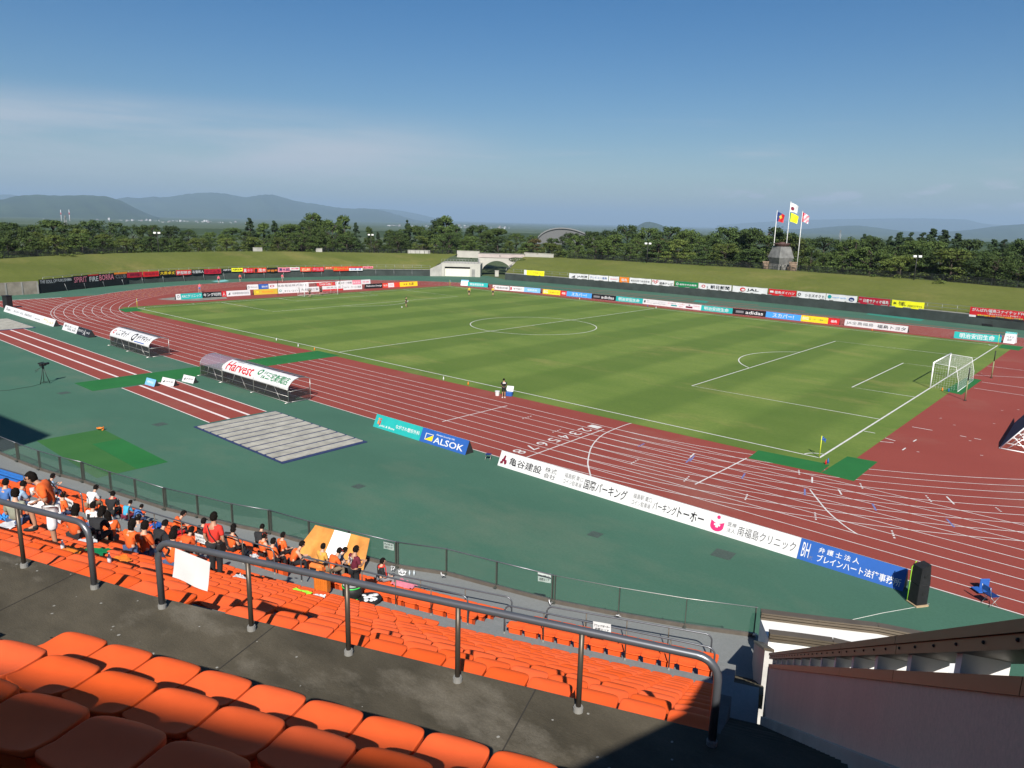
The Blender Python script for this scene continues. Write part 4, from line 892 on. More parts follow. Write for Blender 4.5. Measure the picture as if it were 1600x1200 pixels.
    for spec in marks:
        s, xa, xb, va, vb, c = spec[:6]
        if s.startswith('@'):
            if s not in _MK: _MK[s] = mark_bm(s).mesh('emblem')
            src, nm = _MK[s], 'emblem'
        else: src, nm = text_mesh(s, True), 'lettering'
        me = src.copy(); me.materials.clear(); me.materials.append(PAINT[c]); bmx = bmesh.new(); bmx.from_mesh(me)
        bmesh.ops.subdivide_edges(bmx, edges=[e for e in bmx.edges if e.calc_length() > .12], cuts=3, use_grid_fill=False)
        bmesh.ops.triangulate(bmx, faces=bmx.faces[:])
        for v in bmx.verts:
            d_ = (va + (vb - va) * v.co.y) * arc[-1]; i = max(k for k in range(len(arc) - 1) if arc[k] <= d_ + 1e-9); f = (d_ - arc[i]) / (arc[i + 1] - arc[i])
            ya, za = pf[i]; yb, zb_ = pf[i + 1]; tn = Vector((0, yb - ya, zb_ - za)).normalized(); nn = Vector((0, -tn.z, tn.y))
            v.co = Vector(((xa + (xb - xa) * v.co.x) * L, ya + (yb - ya) * f, za + (zb_ - za) * f + .03)) + nn * .035
        bmx.to_mesh(me); bmx.free(); o = bpy.data.objects.new(nm, me); COL.objects.link(o); o.parent = root
    return tag(root, label, 'team shelter')
dugout(-19.9, -9.9, -50.3, [('ここネット', .15, .44, .2, .72, 'ink'), ('@disc', .05, .10, .25, .62, 'red'), ('@ring', .54, .63, .1, .8, 'ink'), ('ダイヤネット', .66, .96, .25, .76, 'ink'), ('@rect', .64, .88, .1, .16, 'royal')], 'farther barrel roofed team shelter with black lettering on its white roof')
dugout(6.0, 16.5, -50.7, [('Harvest', .05, .46, .14, .78, 'red'), ('株式会社ハーベスト', .12, .34, .84, .96, 'lightgrey'), ('三宅新聞店', .66, .97, .2, .72, 'green'), ('毎日', .60, .65, .5, .72, 'green'), ('@ring', .52, .58, .35, .8, 'green'), ('日本', .60, .65, .2, .42, 'green')], 'nearer barrel roofed team shelter with big red letters on its white roof')
dugout(1.9, 5.9, -50.7, [], 'short clear roofed shelter joined to the left of the red lettered one', roofc='clear', n_bay=1)
# TV camera on its tripod
M_CAMB = mat('camera_black', (.015, .015, .015), .5)
p = G(70, 599); root = empty('television_camera', p, .5)
for a in (0.4, 2.5, 4.6):
    mb = MB(); mb.tube([(.42 * math.cos(a), .42 * math.sin(a), 0), (.2 * math.cos(a), .2 * math.sin(a), .7), (.05 * math.cos(a), .05 * math.sin(a), 1.35)], .032, 6, .02); mb.build('leg', M_CAMB, root)
mb = MB(); mb.tube([(.3 * math.cos(a), .3 * math.sin(a), .12) for a in (.4, 2.5, 4.6, .4)], .016, 5); mb.tube([(0, 0, 1.3), (0, 0, 1.5)], .09, 8); mb.tube([(0, -.05, 1.48), (-.25, -.6, 1.2)], .018, 5); mb.build('tripod_head', M_CAMB, root)
mb = MB(); mb.box((0, 0, 1.66), (.24, .55, .26), 0, .03); mb.tube([(0, .25, 1.67), (0, .62, 1.67)], .1, 10); mb.box((-.16, -.18, 1.78), (.1, .22, .12), 0, .01); mb.box((0, -.05, 1.86), (.06, .34, .05)); mb.build('camera_body', M_CAMB, root)
mb = MB(); mb.tube([(.16, -.1, 1.7), (.22, .3, 1.75)], .03, 6); mb.tube([(-.3, -.2, 1.2), (-.55, -.3, 1.0)], .015, 5); mb.build('microphone', M_CAMB, root)
tag(root, 'black television camera on a tripod standing on the green rubber', 'camera')
mb = MB(); q_ = [G(*a) for a in [(64, 600), (50, 604), (30, 607), (14, 610), (-20, 612)]]; mb.tube([v + Vector((0, 0, .015)) for v in q_], .012, 4); tag(mb.build('camera_cable', M_BLACK), 'thin black cable trailing left from the television camera tripod', 'cable')
# loudspeaker stack
p = G(1421, 944); root = empty('loudspeaker', p + Vector((.05, 0, 0)), -.62)
M_SPK = mat('speaker_cloth', (.010, .010, .011), .75, var=.3, scale=6)
mb = MB(); mb.box((0, .3, .045), (.58, .58, .03)); 
for x in (-.24, .24): mb.box((x, .3, .015), (.08, .56, .03))
mb.build('pallet', mat('pale_wood', (.42, .30, .18), .8), root)
mb = MB(); mb.box((0, .3, .5), (.48, .5, .86), 0, .015); mb.build('lower_cabinet', M_SPK, root)
mb = MB(); mb.hexa([(-.24, .04, .94), (.24, .04, .94), (.24, .55, .94), (-.24, .55, .94)], [(-.24, .06, 1.66), (.24, .06, 1.66), (.20, .50, 1.78), (-.20, .50, 1.78)]); mb.build('upper_cabinet', M_SPK, root)
mb = MB(); mb.tube([(-.255, .03, .06), (-.255, .03, 1.52), (-.16, .12, 1.8)], .02, 5); mb.build('green_strap', PAINT['lime'], root)
mb = MB()
for z in (.55, 1.3): mb.box((.245, .3, z), (.02, .14, .1))
mb.build('carry_handle', M_BLACK, root); tag(root, 'black loudspeaker stack with a bright green strap beside the blue board', 'loudspeaker')
mb = MB(); q_ = [G(*a) for a in [(1442, 941), (1452, 944), (1420, 951), (1380, 958), (1330, 969)]]; mb.tube([v + Vector((0, 0, .012)) for v in q_], .010, 4); tag(mb.build('speaker_cable', M_WHITE), 'thin pale cable lying on the green rubber left of the loudspeaker', 'cable')
# folding chairs and seats
def folding_chair(p, rz, label, back=True, s=1.0):
    root = empty('folding_chair', p, rz); mb = MB()
    for x in (-.2, .2): mb.tube([(x * s, -.22 * s, 0), (x * s, .2 * s, .44 * s)], .013, 5); mb.tube([(x * s, .22 * s, 0), (x * s, -.2 * s, .44 * s)], .013, 5)
    if back:
        for x in (-.2, .2): mb.tube([(x * s, .2 * s, .44 * s), (x * s, .3 * s, .86 * s)], .013, 5)
    mb.build('frame', M_ALU, root); mb = MB(); mb.box((0, 0, .45 * s), (.42 * s, .38 * s, .03)); mb.build('seat', PAINT['navy'], root)
    if back: mb = MB(); mb.box((0, .27 * s, .75 * s), (.42 * s, .03, .22 * s)); mb.build('backrest', PAINT['royal'], root)
    tag(root, label, 'folding chair')
folding_chair(G(1546, 945), 2.5, 'blue folding chair on the red track at the right edge', True)
folding_chair(G(763, 718), .4, 'small black folding stool standing between the blue and white boards', False, .8)
mb = MB(); p = G(1530, 925); mb.box((p.x, p.y, .1), (.42, .5, .06), .8, .02); mb.box((p.x + .1, p.y + .3, .3), (.42, .06, .45), .8, .02); tag(mb.build('seat_cushion', PAINT['royal']), 'blue padded seat back lying on the red track left of the folding chair', 'cushion')
# truss framed panel at the right edge
root = empty('panel_frame', G(1580, 712)); A_ = Vector((60.9, -22.6, 0)); B_ = Vector((60.6, -13.5, 0))
mb = MB(); h = 2.0
mb.hexa([(A_.x, A_.y, .1), (B_.x, B_.y, .1), (B_.x + .05, B_.y, .1), (A_.x + .05, A_.y, .1)], [(A_.x + 1.3, A_.y, h), (B_.x + 1.3, B_.y, h), (B_.x + 1.35, B_.y, h), (A_.x + 1.35, A_.y, h)]); rooted(root, mb, 'blue_panel', mat('blue_padding', (.035, .05, .10), .7))
mb = MB()
for y in np.linspace(A_.y, B_.y, 6):
    mb.tube([(A_.x + .02, y, .05), (A_.x + 1.38, y, h)], .04, 6); mb.tube([(A_.x + 1.38, y, h), (A_.x + 1.7, y, .05)], .04, 6); mb.tube([(A_.x, y, .05), (A_.x + 1.7, y, .05)], .04, 6); mb.tube([(A_.x + .7, y, 1.0), (A_.x + 1.7, y, .05)], .03, 6); mb.tube([(A_.x + .4, y, .06), (A_.x + 1.5, y, 1.2)], .03, 6)
for x, z in ((A_.x, .05), (A_.x + 1.38, h), (A_.x + 1.7, .05)): mb.tube([(x, A_.y, z), (x, B_.y, z)], .04, 6)
for y0_, y1_ in zip(np.linspace(A_.y, B_.y, 6), np.linspace(A_.y, B_.y, 6)[1:]): mb.tube([(A_.x + 1.7, y0_, .05), (A_.x + 1.38, y1_, h)], .03, 6)
rooted(root, mb, 'white_truss', M_GOAL); tag(root, 'white tubular truss holding a dark blue panel at the right edge of the photo', 'frame')
# dark mat stack against the far wall at right
p = G(1575, 512); mb = MB(); mb.box((p.x, p.y - .3, .75), (3.6, 1.0, 1.35), -.2, .05); mb.box((p.x - 2.6, p.y - .6, .2), (1.6, 1.0, .4), -.2, .05); tag(mb.build('mat_stack', M_BLACK), 'black covered crash mats stacked against the far wall at the right', 'crash mat')
p = G(10, 482); mb = MB(); mb.box((p.x - .2, p.y + .3, .95), (1.0, .9, 1.8), .3, .03); mb.box((p.x - .2, p.y + .3, 1.9), (1.1, 1.0, .08), .3); tag(mb.build('equipment_cabinet', M_BLACK), 'tall black equipment box at the left end of the long white board', 'cabinet')
# drinks boxes beside the touchline
p = G(777, 618); mb = MB(); mb.tube([(0, 0, 0), (0, 0, .34), (0, 0, .36), (0, 0, .4)], [.17, .2, .22, .22], 14, smooth=False); tag(mb.build('bucket', PAINT['white'], None, p), 'white plastic bucket on the red track left of the black clad attendant', 'bucket')
p = G(795, 618.5); root = empty('cool_box', p, .4); mb = MB(); mb.box((0, 0, .17), (.62, .42, .34), 0, .02); mb.build('box_body', PAINT['royal'], root)
mb = MB(); mb.hexa([(-.32, .18, .36), (.32, .18, .36), (.32, .22, .36), (-.32, .22, .36)], [(-.3, .42, .78), (.3, .42, .78), (.3, .46, .78), (-.3, .46, .78)]); mb.build('lid', PAINT['white'], root); tag(root, 'blue cool box with its white lid raised beside the attendant', 'cool box')
def cone(px, c, label, h=.3):
    p = G(*px); root = empty('marker_bottle', p); mb = MB(); mb.tube([(0, 0, 0), (0, 0, h * .6), (0, 0, h * .75), (0, 0, h)], [.06, .06, .03, .028], 8); mb.build('bottle_body', PAINT[c], root); tag(root, label, 'bottle', 'water bottles standing along the touchlines')
for px, c, lab in [((432, 532.5), 'white', 'white bottle by the near touchline left of the halfway line, farthest left'), ((466, 542), 'white', 'white bottle on the red track left of the green walkway end'), ((491.5, 547.5), 'orange', 'orange bottle at the pitch end of the green walkway'), ((693, 594), 'white', 'white bottle on the grass edge left of the black clad attendant'), ((731.5, 602), 'orange', 'orange bottle just left of the white bucket'), ((1290, 726), 'red', 'red bottle at the near corner flag'), ((1293.5, 724), 'royal', 'blue bottle at the near corner flag'), ((1472, 611), 'orange', 'orange bottle lying behind the right goal near post'), ((1482, 612.5), 'royal', 'blue bottle behind the right goal near post'), ((1012, 479.5), 'royal', 'blue bottle pack under the crowded white board'), ((1025, 482), 'white', 'white bottle at the far end of the halfway line'), ((905.5, 468), 'cream', 'cream bottle in front of the far bright blue board'), ((1362.5, 517), 'orange', 'orange bottle in front of the long white far board')]: cone(px, c, lab, .34)
# hose guard drum by the mat: small orange bundle
p = G(157, 672); root = empty('hose_bundle', p); mb = MB(); mb.tube([(.28 * math.cos(a * .5), .2 * math.sin(a * .5), .05 + .012 * a) for a in range(16)], .04, 6); mb.build('coil', PAINT['orange'], root); mb = MB(); mb.ell((-.3, 0, .06), (.16, .1, .06), 1); mb.build('nozzle', PAINT['cream'], root); tag(root, 'small orange and cream hose bundle at the tip of the green mat', 'hose')
# the ball
mb = MB(); p = G(628, 481); mb.ell(p + Vector((0, 0, .12)), (.11, .11, .11), 2); tag(mb.build('football', PAINT['white']), 'white football on the grass beside the lone black clad figure', 'football')
# ---------------------------------------------------------------- the grandstand
AN = R_(21.3); U = Vector((math.cos(AN), math.sin(AN), 0)); NN = Vector((-math.sin(AN), math.cos(AN), 0))
def bend(s): return 0.0 if s > -7 else (.06 * (-7 - s) if s > -14 else .42 + .13 * (-14 - s))
def S(s, t, z): p = U * s + NN * (t + bend(s)); return Vector((CAM.x + p.x, CAM.y + p.y, z))
def ST(px, py, z):
    d = G(px, py, z) - CAM; s, t = d.x * U.x + d.y * U.y, d.x * NN.x + d.y * NN.y; return s, t - bend(s)
def yaw_at(s): return AN - (0 if s > -7 else math.atan(.06) if s > -14 else math.atan(.13))
WALK_Z, AISLE_Z, FRONT_Z = 10.0, 3.30, 1.60
low_t = lambda k: 6.41 + .905 * k; low_z = lambda k: 9.35 - .55 * k
up_t = lambda k: 4.30 - .89 * k; up_z = lambda k: 10.67 + .55 * k
fr_t = lambda j: 17.75 + .75 * j; fr_z = lambda j: 3.0 - .35 * j
M_WALK = ground_mat('weathered_walkway_concrete', (.050, .042, .028), (.098, .082, .056), .85, 42, (.20, .175, .135), .65, .9, lo3=.52, hi3=.66, stretch=(1, 1.8, 1), bump=.3)
M_AISLE = ground_mat('grey_deck_coating', (.178, .186, .184), (.20, .207, .203), .5, 12, (.26, .26, .25), .4, .7)
M_TERR = ground_mat('terrace_concrete', (.10, .098, .09), (.13, .125, .115), .6, 15, None, rough=.9)
stand = empty('grandstand', S(-4, 8, 0))
tag(stand, 'stepped concrete grandstand in the foreground with a walkway and rows of orange seats', 'grandstand')
STN = [-64, -50, -40, -30, -22, -14, -7, -.12]
def extrude(name, prof, m, stations=STN, base=None):
    """sheet with thickness running along the stand: profile of (t, z)"""
    mb = MB(); rows = [[mb.bm.verts.new(S(s, t, z)) for t, z in prof] for s in stations]
    for a, b_ in zip(rows, rows[1:]):
        for i in range(len(prof) - 1): mb.bm.faces.new((a[i], b_[i], b_[i + 1], a[i + 1]))
    for r_ in (rows[0], rows[-1]):
        ext = [mb.bm.verts.new((v.co.x, v.co.y, v.co.z)) for v in r_]; low = [mb.bm.verts.new((v.co.x, v.co.y, -.1)) for v in r_]
        for i in range(len(ext) - 1):
            if (ext[i].co - ext[i + 1].co).xy.length > .01: mb.bm.faces.new((ext[i], ext[i + 1], low[i + 1], low[i]))
    me = mb.mesh(name); o = obj(name, me, m, stand); o.matrix_parent_inverse = stand.matrix_basis.inverted(); return o
prof = []
for k in range(12, -1, -1): prof += [(up_t(k) - .89, up_z(k)), (up_t(k), up_z(k))]
prof += [(up_t(0), WALK_Z)]
extrude('upper_terrace', prof, M_TERR, [-30, -14, -7, -.12, 1.4])
extrude('walkway', [(up_t(0), WALK_Z + .0005), (6.40, WALK_Z + .0005), (6.40, WALK_Z - .16), (6.405, WALK_Z - .16), (6.405, low_z(0))], M_WALK, [-64, -40, -22, -14, -7, -.12, .02])
prof = []
for k in range(11): prof += [(low_t(k), low_z(k)), (low_t(k) + .905 if k < 10 else 16.25, low_z(k))]
prof += [(16.25, AISLE_Z)]; extrude('lower_terrace', prof, M_TERR)
extrude('cross_aisle', [(16.25, AISLE_Z), (17.75, AISLE_Z), (17.75, fr_z(0))], M_AISLE, STN[:-1] + [.5])
prof = []
for j in range(4): prof += [(fr_t(j), fr_z(j)), (fr_t(j) + .75, fr_z(j))]
prof += [(20.75, FRONT_Z)]; extrude('front_terrace', prof, M_AISLE)
def spart(mb, name, m): o = mb.build(name, m, stand); o.matrix_parent_inverse = stand.matrix_basis.inverted(); return o
def sbox(mb, s0, s1, t0, t1, z0, z1, mi=None):
    mb.hexa([S(s0, t0, z0), S(s1, t0, z0), S(s1, t1, z0), S(s0, t1, z0)], [S(s0, t0, z1), S(s1, t0, z1), S(s1, t1, z1), S(s0, t1, z1)], mi)
wall_s = lambda t: 1.10 - .042 * (t - 6.5)
wall_top = lambda t: 11.36 - .615 * (t - 5.79)
# right hand stair
mb = MB(); n = 34; dz = (WALK_Z - AISLE_Z) / n; dt = (16.25 - 6.41) / n
for i in range(n):
    t0 = 6.41 + dt * i; z1 = WALK_Z - dz * (i + 1) if i < n - 1 else AISLE_Z + .002
    mb.hexa([S(-.119, t0, z1 - .5), S(wall_s(t0) + .1, t0, z1 - .5), S(wall_s(t0) + .1, t0 + dt + .02, z1 - .5), S(-.119, t0 + dt + .02, z1 - .5)], [S(-.119, t0, z1), S(wall_s(t0) + .1, t0, z1), S(wall_s(t0) + .1, t0 + dt + .02, z1), S(-.119, t0 + dt + .02, z1)])
spart(mb, 'stair_flight', M_WALK); mb = MB()
for j in range(9):
    t0 = 17.75 + 3.0 * j / 9; z1 = AISLE_Z - (AISLE_Z - FRONT_Z) * (j + 1) / 9 + .001; sbox(mb, -.119, .62, t0, t0 + .36, z1 - .4, z1)
spart(mb, 'stair_flight', M_WALK)
mb = MB(); mb.hexa([S(wall_s(t) - .12 * q, t, z) for t, z, q in ((4.2, WALK_Z + 1.2, 1), (16.4, AISLE_Z - .3, 1), (16.4, AISLE_Z - .3, 0), (4.2, WALK_Z + 1.2, 0))], [S(wall_s(t) - .12 * q, t, z) for t, z, q in ((4.2, WALK_Z + 1.62, 1), (16.4, AISLE_Z + .14, 1), (16.4, AISLE_Z + .14, 0), (4.2, WALK_Z + 1.62, 0))])
spart(mb, 'stringer', M_CONC)
mb = MB(); sbox(mb, .02, 1.3, 4.3, 6.41, WALK_Z - .3, WALK_Z); spart(mb, 'walkway_end', M_WALK)
# little steps up from the walkway between the upper seat blocks
mb = MB(); sbox(mb, -6.85, -5.62, 4.28, 4.95, WALK_Z + .0, WALK_Z + .28); sbox(mb, -6.85, -5.62, 4.28, 4.62, WALK_Z + .281, WALK_Z + .56)
for k in range(1, 6): sbox(mb, -6.85, -5.62, up_t(k) - .02, up_t(k) + .42, up_z(k) - .5, up_z(k) - .275)
spart(mb, 'gangway_steps', M_WALK)

mb = MB()
for s_ in (-11.9, -8.35, -5.15, -1.95):            # construction joints
    mb.hexa([S(s_, 4.3, WALK_Z + .001), S(s_ + .014, 4.3, WALK_Z + .001), S(s_ + .014, 6.395, WALK_Z + .001), S(s_, 6.395, WALK_Z + .001)], [S(s_, 4.3, WALK_Z + .004), S(s_ + .014, 4.3, WALK_Z + .004), S(s_ + .014, 6.395, WALK_Z + .004), S(s_, 6.395, WALK_Z + .004)])
spart(mb, 'floor_joints', mat('joint_dark', (.03, .026, .02), .95))
mb = MB(); rg = random.Random(12)
for i in range(70):
    c = S(rg.uniform(-13, .0), rg.uniform(4.4, 6.35), WALK_Z + .0035); r = rg.uniform(.006, .022); mb.face([(c.x + r * math.cos(a * 1.047) * rg.uniform(.6, 1.2), c.y + r * math.sin(a * 1.047), c.z) for a in range(6)])
spart(mb, 'floor_specks', mat('gum_spots', (.26, .25, .22), .9))
# stair wall with its row of openings and top beam
M_WALLP = ground_mat('rose_painted_render', (.70, .48, .38), (.76, .53, .42), .8, 30, (.46, .33, .27), .5, .85, stretch=(1, 1, .3), lo3=.52, hi3=.75, bump=.1)
M_BROWN = mat('brown_metal_cladding', (.125, .100, .072), .45, .3, var=.1, scale=1.2)
M_WHT = mat('white_render', (.74, .73, .70), .7, var=.04)
sw = empty('stair_wall', S(1.1, 6, 9)); T0, T1_ = -3.0, 17.15
def swp(mb, name, m): o = mb.build(name, m, sw); o.matrix_parent_inverse = sw.matrix_basis.inverted(); return o
def slope(mb, ds0, ds1, za, zb_, t0=T0, t1=T1_, mi=None):
    f = lambda t, d, z: S(wall_s(t) + d, t, wall_top(t) + z)
    mb.hexa([f(t0, ds0, za), f(t1, ds0, za), f(t1, ds1, za), f(t0, ds1, za)], [f(t0, ds0, zb_), f(t1, ds0, zb_), f(t1, ds1, zb_), f(t0, ds1, zb_)], mi)
mb = MB(); f = lambda t, d, z: S(wall_s(t) + d, t, z)
mb.hexa([f(T0, 0, 8), f(T1_, 0, -.1), f(T1_, .28, -.1), f(T0, .28, 8)], [f(T0, 0, wall_top(T0) - .10), f(T1_, 0, wall_top(T1_) - .10), f(T1_, .28, wall_top(T1_) - .10), f(T0, .28, wall_top(T0) - .10)]); swp(mb, 'wall_face', M_WALLP)
mb = MB(); sbox(mb, wall_s(T1_) - .02, wall_s(T1_) + .30, T1_ + .001, T1_ + .06, 2.0, wall_top(T1_) - .11); sbox(mb, wall_s(T1_) + .281, wall_s(T1_) + .30, T1_ - 1.2, T1_, 2.0, wall_top(T1_) - .11); swp(mb, 'end_facing', mat('muted_white_render', (.50, .48, .45), .8, var=.12, scale=2))  # end facings take a duller tone than the other white render
mb = MB(); t = T0
while t < T1_ - .1:
    slope(mb, -.015, .30, -.099, 0, t, min(t + 2.2, T1_) - .008); t += 2.2
swp(mb, 'wall_capping', M_BROWN)
mb = MB(); t = T0 + .5
while t < T1_:
    slope(mb, .02, .26, .001, .135, t, t + .10); t += 1.0
swp(mb, 'balusters', M_WHT)
mb = MB(); t = T0
while t < T1_ - .1:
    e = min(t + 2.2, T1_) - .01; slope(mb, -.02, .30, .136, .215, t, e); slope(mb, -.035, .31, .222, .29, t, e); slope(mb, -.01, .29, .2151, .2219, t, e); t += 2.2
swp(mb, 'top_beam', M_BROWN)
mb = MB(); t = T0 + .3
while t < T1_ - .3: mb.ell(S(wall_s(t) - .022, t, wall_top(t) + .185), (.012, .012, .012), 1); t += .4
swp(mb, 'bolts', M_BLACK)
tag(sw, 'rose painted stair wall with a brown top beam over small openings at the lower right', 'wall')
mb = MB(); mb.hexa([S(.56, 18.8, 0), S(.78, 18.8, 0), S(.55, 21.6, 0), S(.33, 21.6, 0)], [S(.56, 18.8, 3.78), S(.78, 18.8, 3.78), S(.55, 21.6, 2.28), S(.33, 21.6, 2.28)]); o = mb.build('low_wall', M_WALLP); tag(o, 'short rose wall descending beside the front steps to the glass barrier', 'wall')
mb = MB(); mb.hexa([S(.57, 18.76, 0), S(.80, 18.76, 0), S(.80, 18.795, 0), S(.57, 18.795, 0)], [S(.57, 18.76, 3.77), S(.80, 18.76, 3.77), S(.80, 18.795, 3.77), S(.57, 18.795, 3.77)]); mb.build('end_facing', MATS['muted_white_render'], o)
mb = MB(); mb.hexa([S(.54, 18.74, 3.785), S(.80, 18.74, 3.785), S(.57, 21.65, 2.285), S(.31, 21.65, 2.285)], [S(.54, 18.74, 3.86), S(.80, 18.74, 3.86), S(.57, 21.65, 2.36), S(.31, 21.65, 2.36)]); mb.build('wall_coping', M_BROWN, o)
# low canopy roof to the right of the stand
zR = 2.7; cps = [G(*p, zR) for p in [(1188, 966), (1275, 977), (1370, 988), (1450, 1004), (1520, 1030), (1575, 1075)]]; cpn = [G(*p, zR) for p in [(1201, 999), (1250, 1005), (1300, 1012), (1350, 1024), (1400, 1045), (1440, 1080)]]
root = empty('canopy_roof', cps[0]); mb = MB()
for i in range(5): mb.hexa([(p.x, p.y, 0) for p in (cpn[i], cpn[i + 1], cps[i + 1], cps[i])], [(p.x, p.y, zR) for p in (cpn[i], cpn[i + 1], cps[i + 1], cps[i])])
rooted(root, mb, 'roof_deck', M_WHT)
mb = MB()
for L_ in (cps, cpn):
    for a, b_ in zip(L_, L_[1:]):
        d = (b_ - a).normalized(); q = Vector((-d.y, d.x, 0))
        for z0, z1, w0, w1 in ((.0, .07, -.1, .1), (.11, .18, -.12, .12), (.21, .26, -.14, .14)):
            mb.hexa([(v.x, v.y, zR + z0) for v in (a + q * w0, b_ + q * w0, b_ + q * w1, a + q * w1)], [(v.x, v.y, zR + z1) for v in (a + q * w0, b_ + q * w0, b_ + q * w1, a + q * w1)])
        for k in (0.05, .55): c = a.lerp(b_, k); mb.box((c.x, c.y, zR + .12), (.10, .10, .23), AN)
rooted(root, mb, 'brown_parapets', M_BROWN); tag(root, 'low white flat roof edged by brown metal parapets beyond the stair wall', 'canopy')

# the stadium roof above and behind the camera: its shadow falls over the upper rows
mb = MB(); zf = 24.0
SP = lambda s, t: (CAM.x + U.x * s + NN.x * t, CAM.y + U.y * s + NN.y * t)
def roof_pts(ps): mb.hexa([(*SP(s, t), zf) for s, t in ps], [(*SP(s, t), zf + .8) for s, t in ps])
def shadow_src(s, t, z):          # roof point whose shadow falls on stand point (s, t, z)
    k = (zf + .8 - z) / SUN_DIR.z; return (s + k * (SUN_DIR.x * U.x + SUN_DIR.y * U.y), t + k * (SUN_DIR.x * NN.x + SUN_DIR.y * NN.y))
e1, e2 = shadow_src(-2.2, 3.90, 11.09), shadow_src(-4.1, 3.05, 11.64)
sl_ = (e1[1] - e2[1]) / (e1[0] - e2[0]); eL = (-33, e1[1] + sl_ * 0 + (-33 - e1[0]) * .10); eR = (30, e1[1] + (30 - e1[0]) * .10)
gc = G(80, 680); gl = G(-10, 644); gb = G(20, 692)
def st0(p): d = p - CAM; return (d.x * U.x + d.y * U.y, d.x * NN.x + d.y * NN.y)
q1, q2 = shadow_src(*st0(gc), 0), shadow_src(*st0(gl), 0)
roof_pts([eL, (eL[0], -45), (40, -45), (40, eR[1] + 1), eR]); 
dirx = (q2[0] - q1[0], q2[1] - q1[1]); m_ = math.hypot(*dirx); q3 = (q1[0] + dirx[0] / m_ * 60, q1[1] + dirx[1] / m_ * 60)
roof_pts([q3, (q3[0], -45), (eL[0] - .05, -45), (eL[0] - .05, min(eL[1], q1[1] - 3)), q1])
tag(mb.build('stadium_roof', M_CONCD), 'grey cantilever roof over the stand above and behind the viewer', 'roof')

# ---------------------------------------------------------------- rails
M_RAIL = mat('painted_steel_rail', (.15, .155, .17), .36, .6, var=.06, scale=4)
M_POST = mat('brown_steel_post', (.085, .068, .052), .42, .5, var=.08, scale=4)
def arcpts(c, a, b_, r, n=6): return [c + a * (r * math.cos(i * math.pi / 2 / n)) + b_ * (r * math.sin(i * math.pi / 2 / n)) for i in range(n + 1)]
def handrail(P, h, r, rp, label, round_l=True, round_r=True, group=None, posts=None, floors=None, collar=True, mid=False):
    """tubular rail over posts standing at the points P; its ends turn down into the end posts"""
    root = empty('handrail', P[0]); Z = Vector((0, 0, 1)); rad = .20; path = []
    d0 = (P[1] - P[0]).normalized(); d1 = (P[-1] - P[-2]).normalized(); f = floors or [p.z for p in P]
    T = [Vector((p.x, p.y, p.z + h)) for p in P]
    if round_l: path += [Vector((P[0].x, P[0].y, f[0] + .02)), T[0] - Z * rad] + arcpts(T[0] - Z * rad + Vector((d0.x, d0.y, 0)) * rad, -Vector((d0.x, d0.y, 0)), Z, rad)[1:]
    else: path += [T[0] - d0 * .03]
    path += T[1:-1]
    if round_r: path += arcpts(T[-1] - Z * rad - Vector((d1.x, d1.y, 0)) * rad, Vector((d1.x, d1.y, 0)), Z, rad)[::-1] + [Vector((P[-1].x, P[-1].y, f[-1] + .02))]
    else: path += [T[-1] + d1 * .03]
    mb = MB(); mb.tube(path, r, 12); rooted(root, mb, 'top_rail', M_RAIL)
    for i, p in enumerate(P):
        if not ((i == 0 and round_l) or (i == len(P) - 1 and round_r)):
            mb = MB(); mb.tube([Vector((p.x, p.y, f[i])), Vector((p.x, p.y, p.z + h - r * .7))], rp, 10); rooted(root, mb, 'post', M_POST)
        if collar:
            mb = MB(); mb.tube([Vector((p.x, p.y, f[i])), Vector((p.x, p.y, f[i] + .045))], rp * 1.75, 14, smooth=False); mb.tube([Vector((p.x, p.y, f[i] + .046)), Vector((p.x, p.y, f[i] + .06))], rp * 1.5, 14, smooth=False); rooted(root, mb, 'collar', M_CONCD)
    return tag(root, label, 'handrail', group)
zW = WALK_Z + .001
main_rail = handrail([S(s, 6.22, zW) for s in (-6.64, -5.33, -4.04, -2.74, -1.45, -.18)], .872, .039, .028, 'thick steel handrail along the walkway with a blank white sheet tied to it')
handrail([S(s, 6.22, zW) for s in (-13.0, -11.7, -10.42, -9.12, -7.78)], .872, .039, .028, 'thick steel handrail along the walkway at the left edge of the photo')
zA = AISLE_Z
handrail([S(s, 17.68, zA) for s in (-6.36, -5.21, -4.06, -2.92, -1.76, -.64)], .88, .025, .019, 'lower handrail in front of the right hand front rows, with a paper notice')
handrail([S(s, 17.68, zA) for s in (-13.4, -12.3, -11.1, -9.91, -8.7, -7.5)], .88, .025, .019, 'lower handrail in front of the front rows behind the orange suitcase')
handrail([S(s, 17.68, zA) for s in (-21.6, -20.2, -18.8, -17.4, -15.9, -14.5)], .88, .025, .019, 'lower handrail beside the standing man in red')
handrail([S(s, 17.68, zA) for s in (-36, -34, -32, -30, -28, -26, -24.3)], .88, .025, .019, 'lower handrail at far left with two paper notices')
def seg(px0, px1, zt, n):
    a, b_ = G(*px0, zt), G(*px1, zt); return [Vector((a.x, a.y, zt)).lerp(Vector((b_.x, b_.y, zt)), i / n) for i in range(n + 1)]
handrail([p - Vector((0, 0, .92)) for p in seg((855, 947), (1113, 992), FRONT_Z + .92, 4)], .92, .025, .018, 'front handrail at the right end between the front rows and the glass barrier', True, True, floors=[FRONT_Z] * 5)
handrail([p - Vector((0, 0, .92)) for p in seg((590, 893), (800, 934), FRONT_Z + .92, 3)], .92, .025, .018, 'front handrail behind the man in the black shirt and red scarf', True, True, floors=[FRONT_Z] * 4)
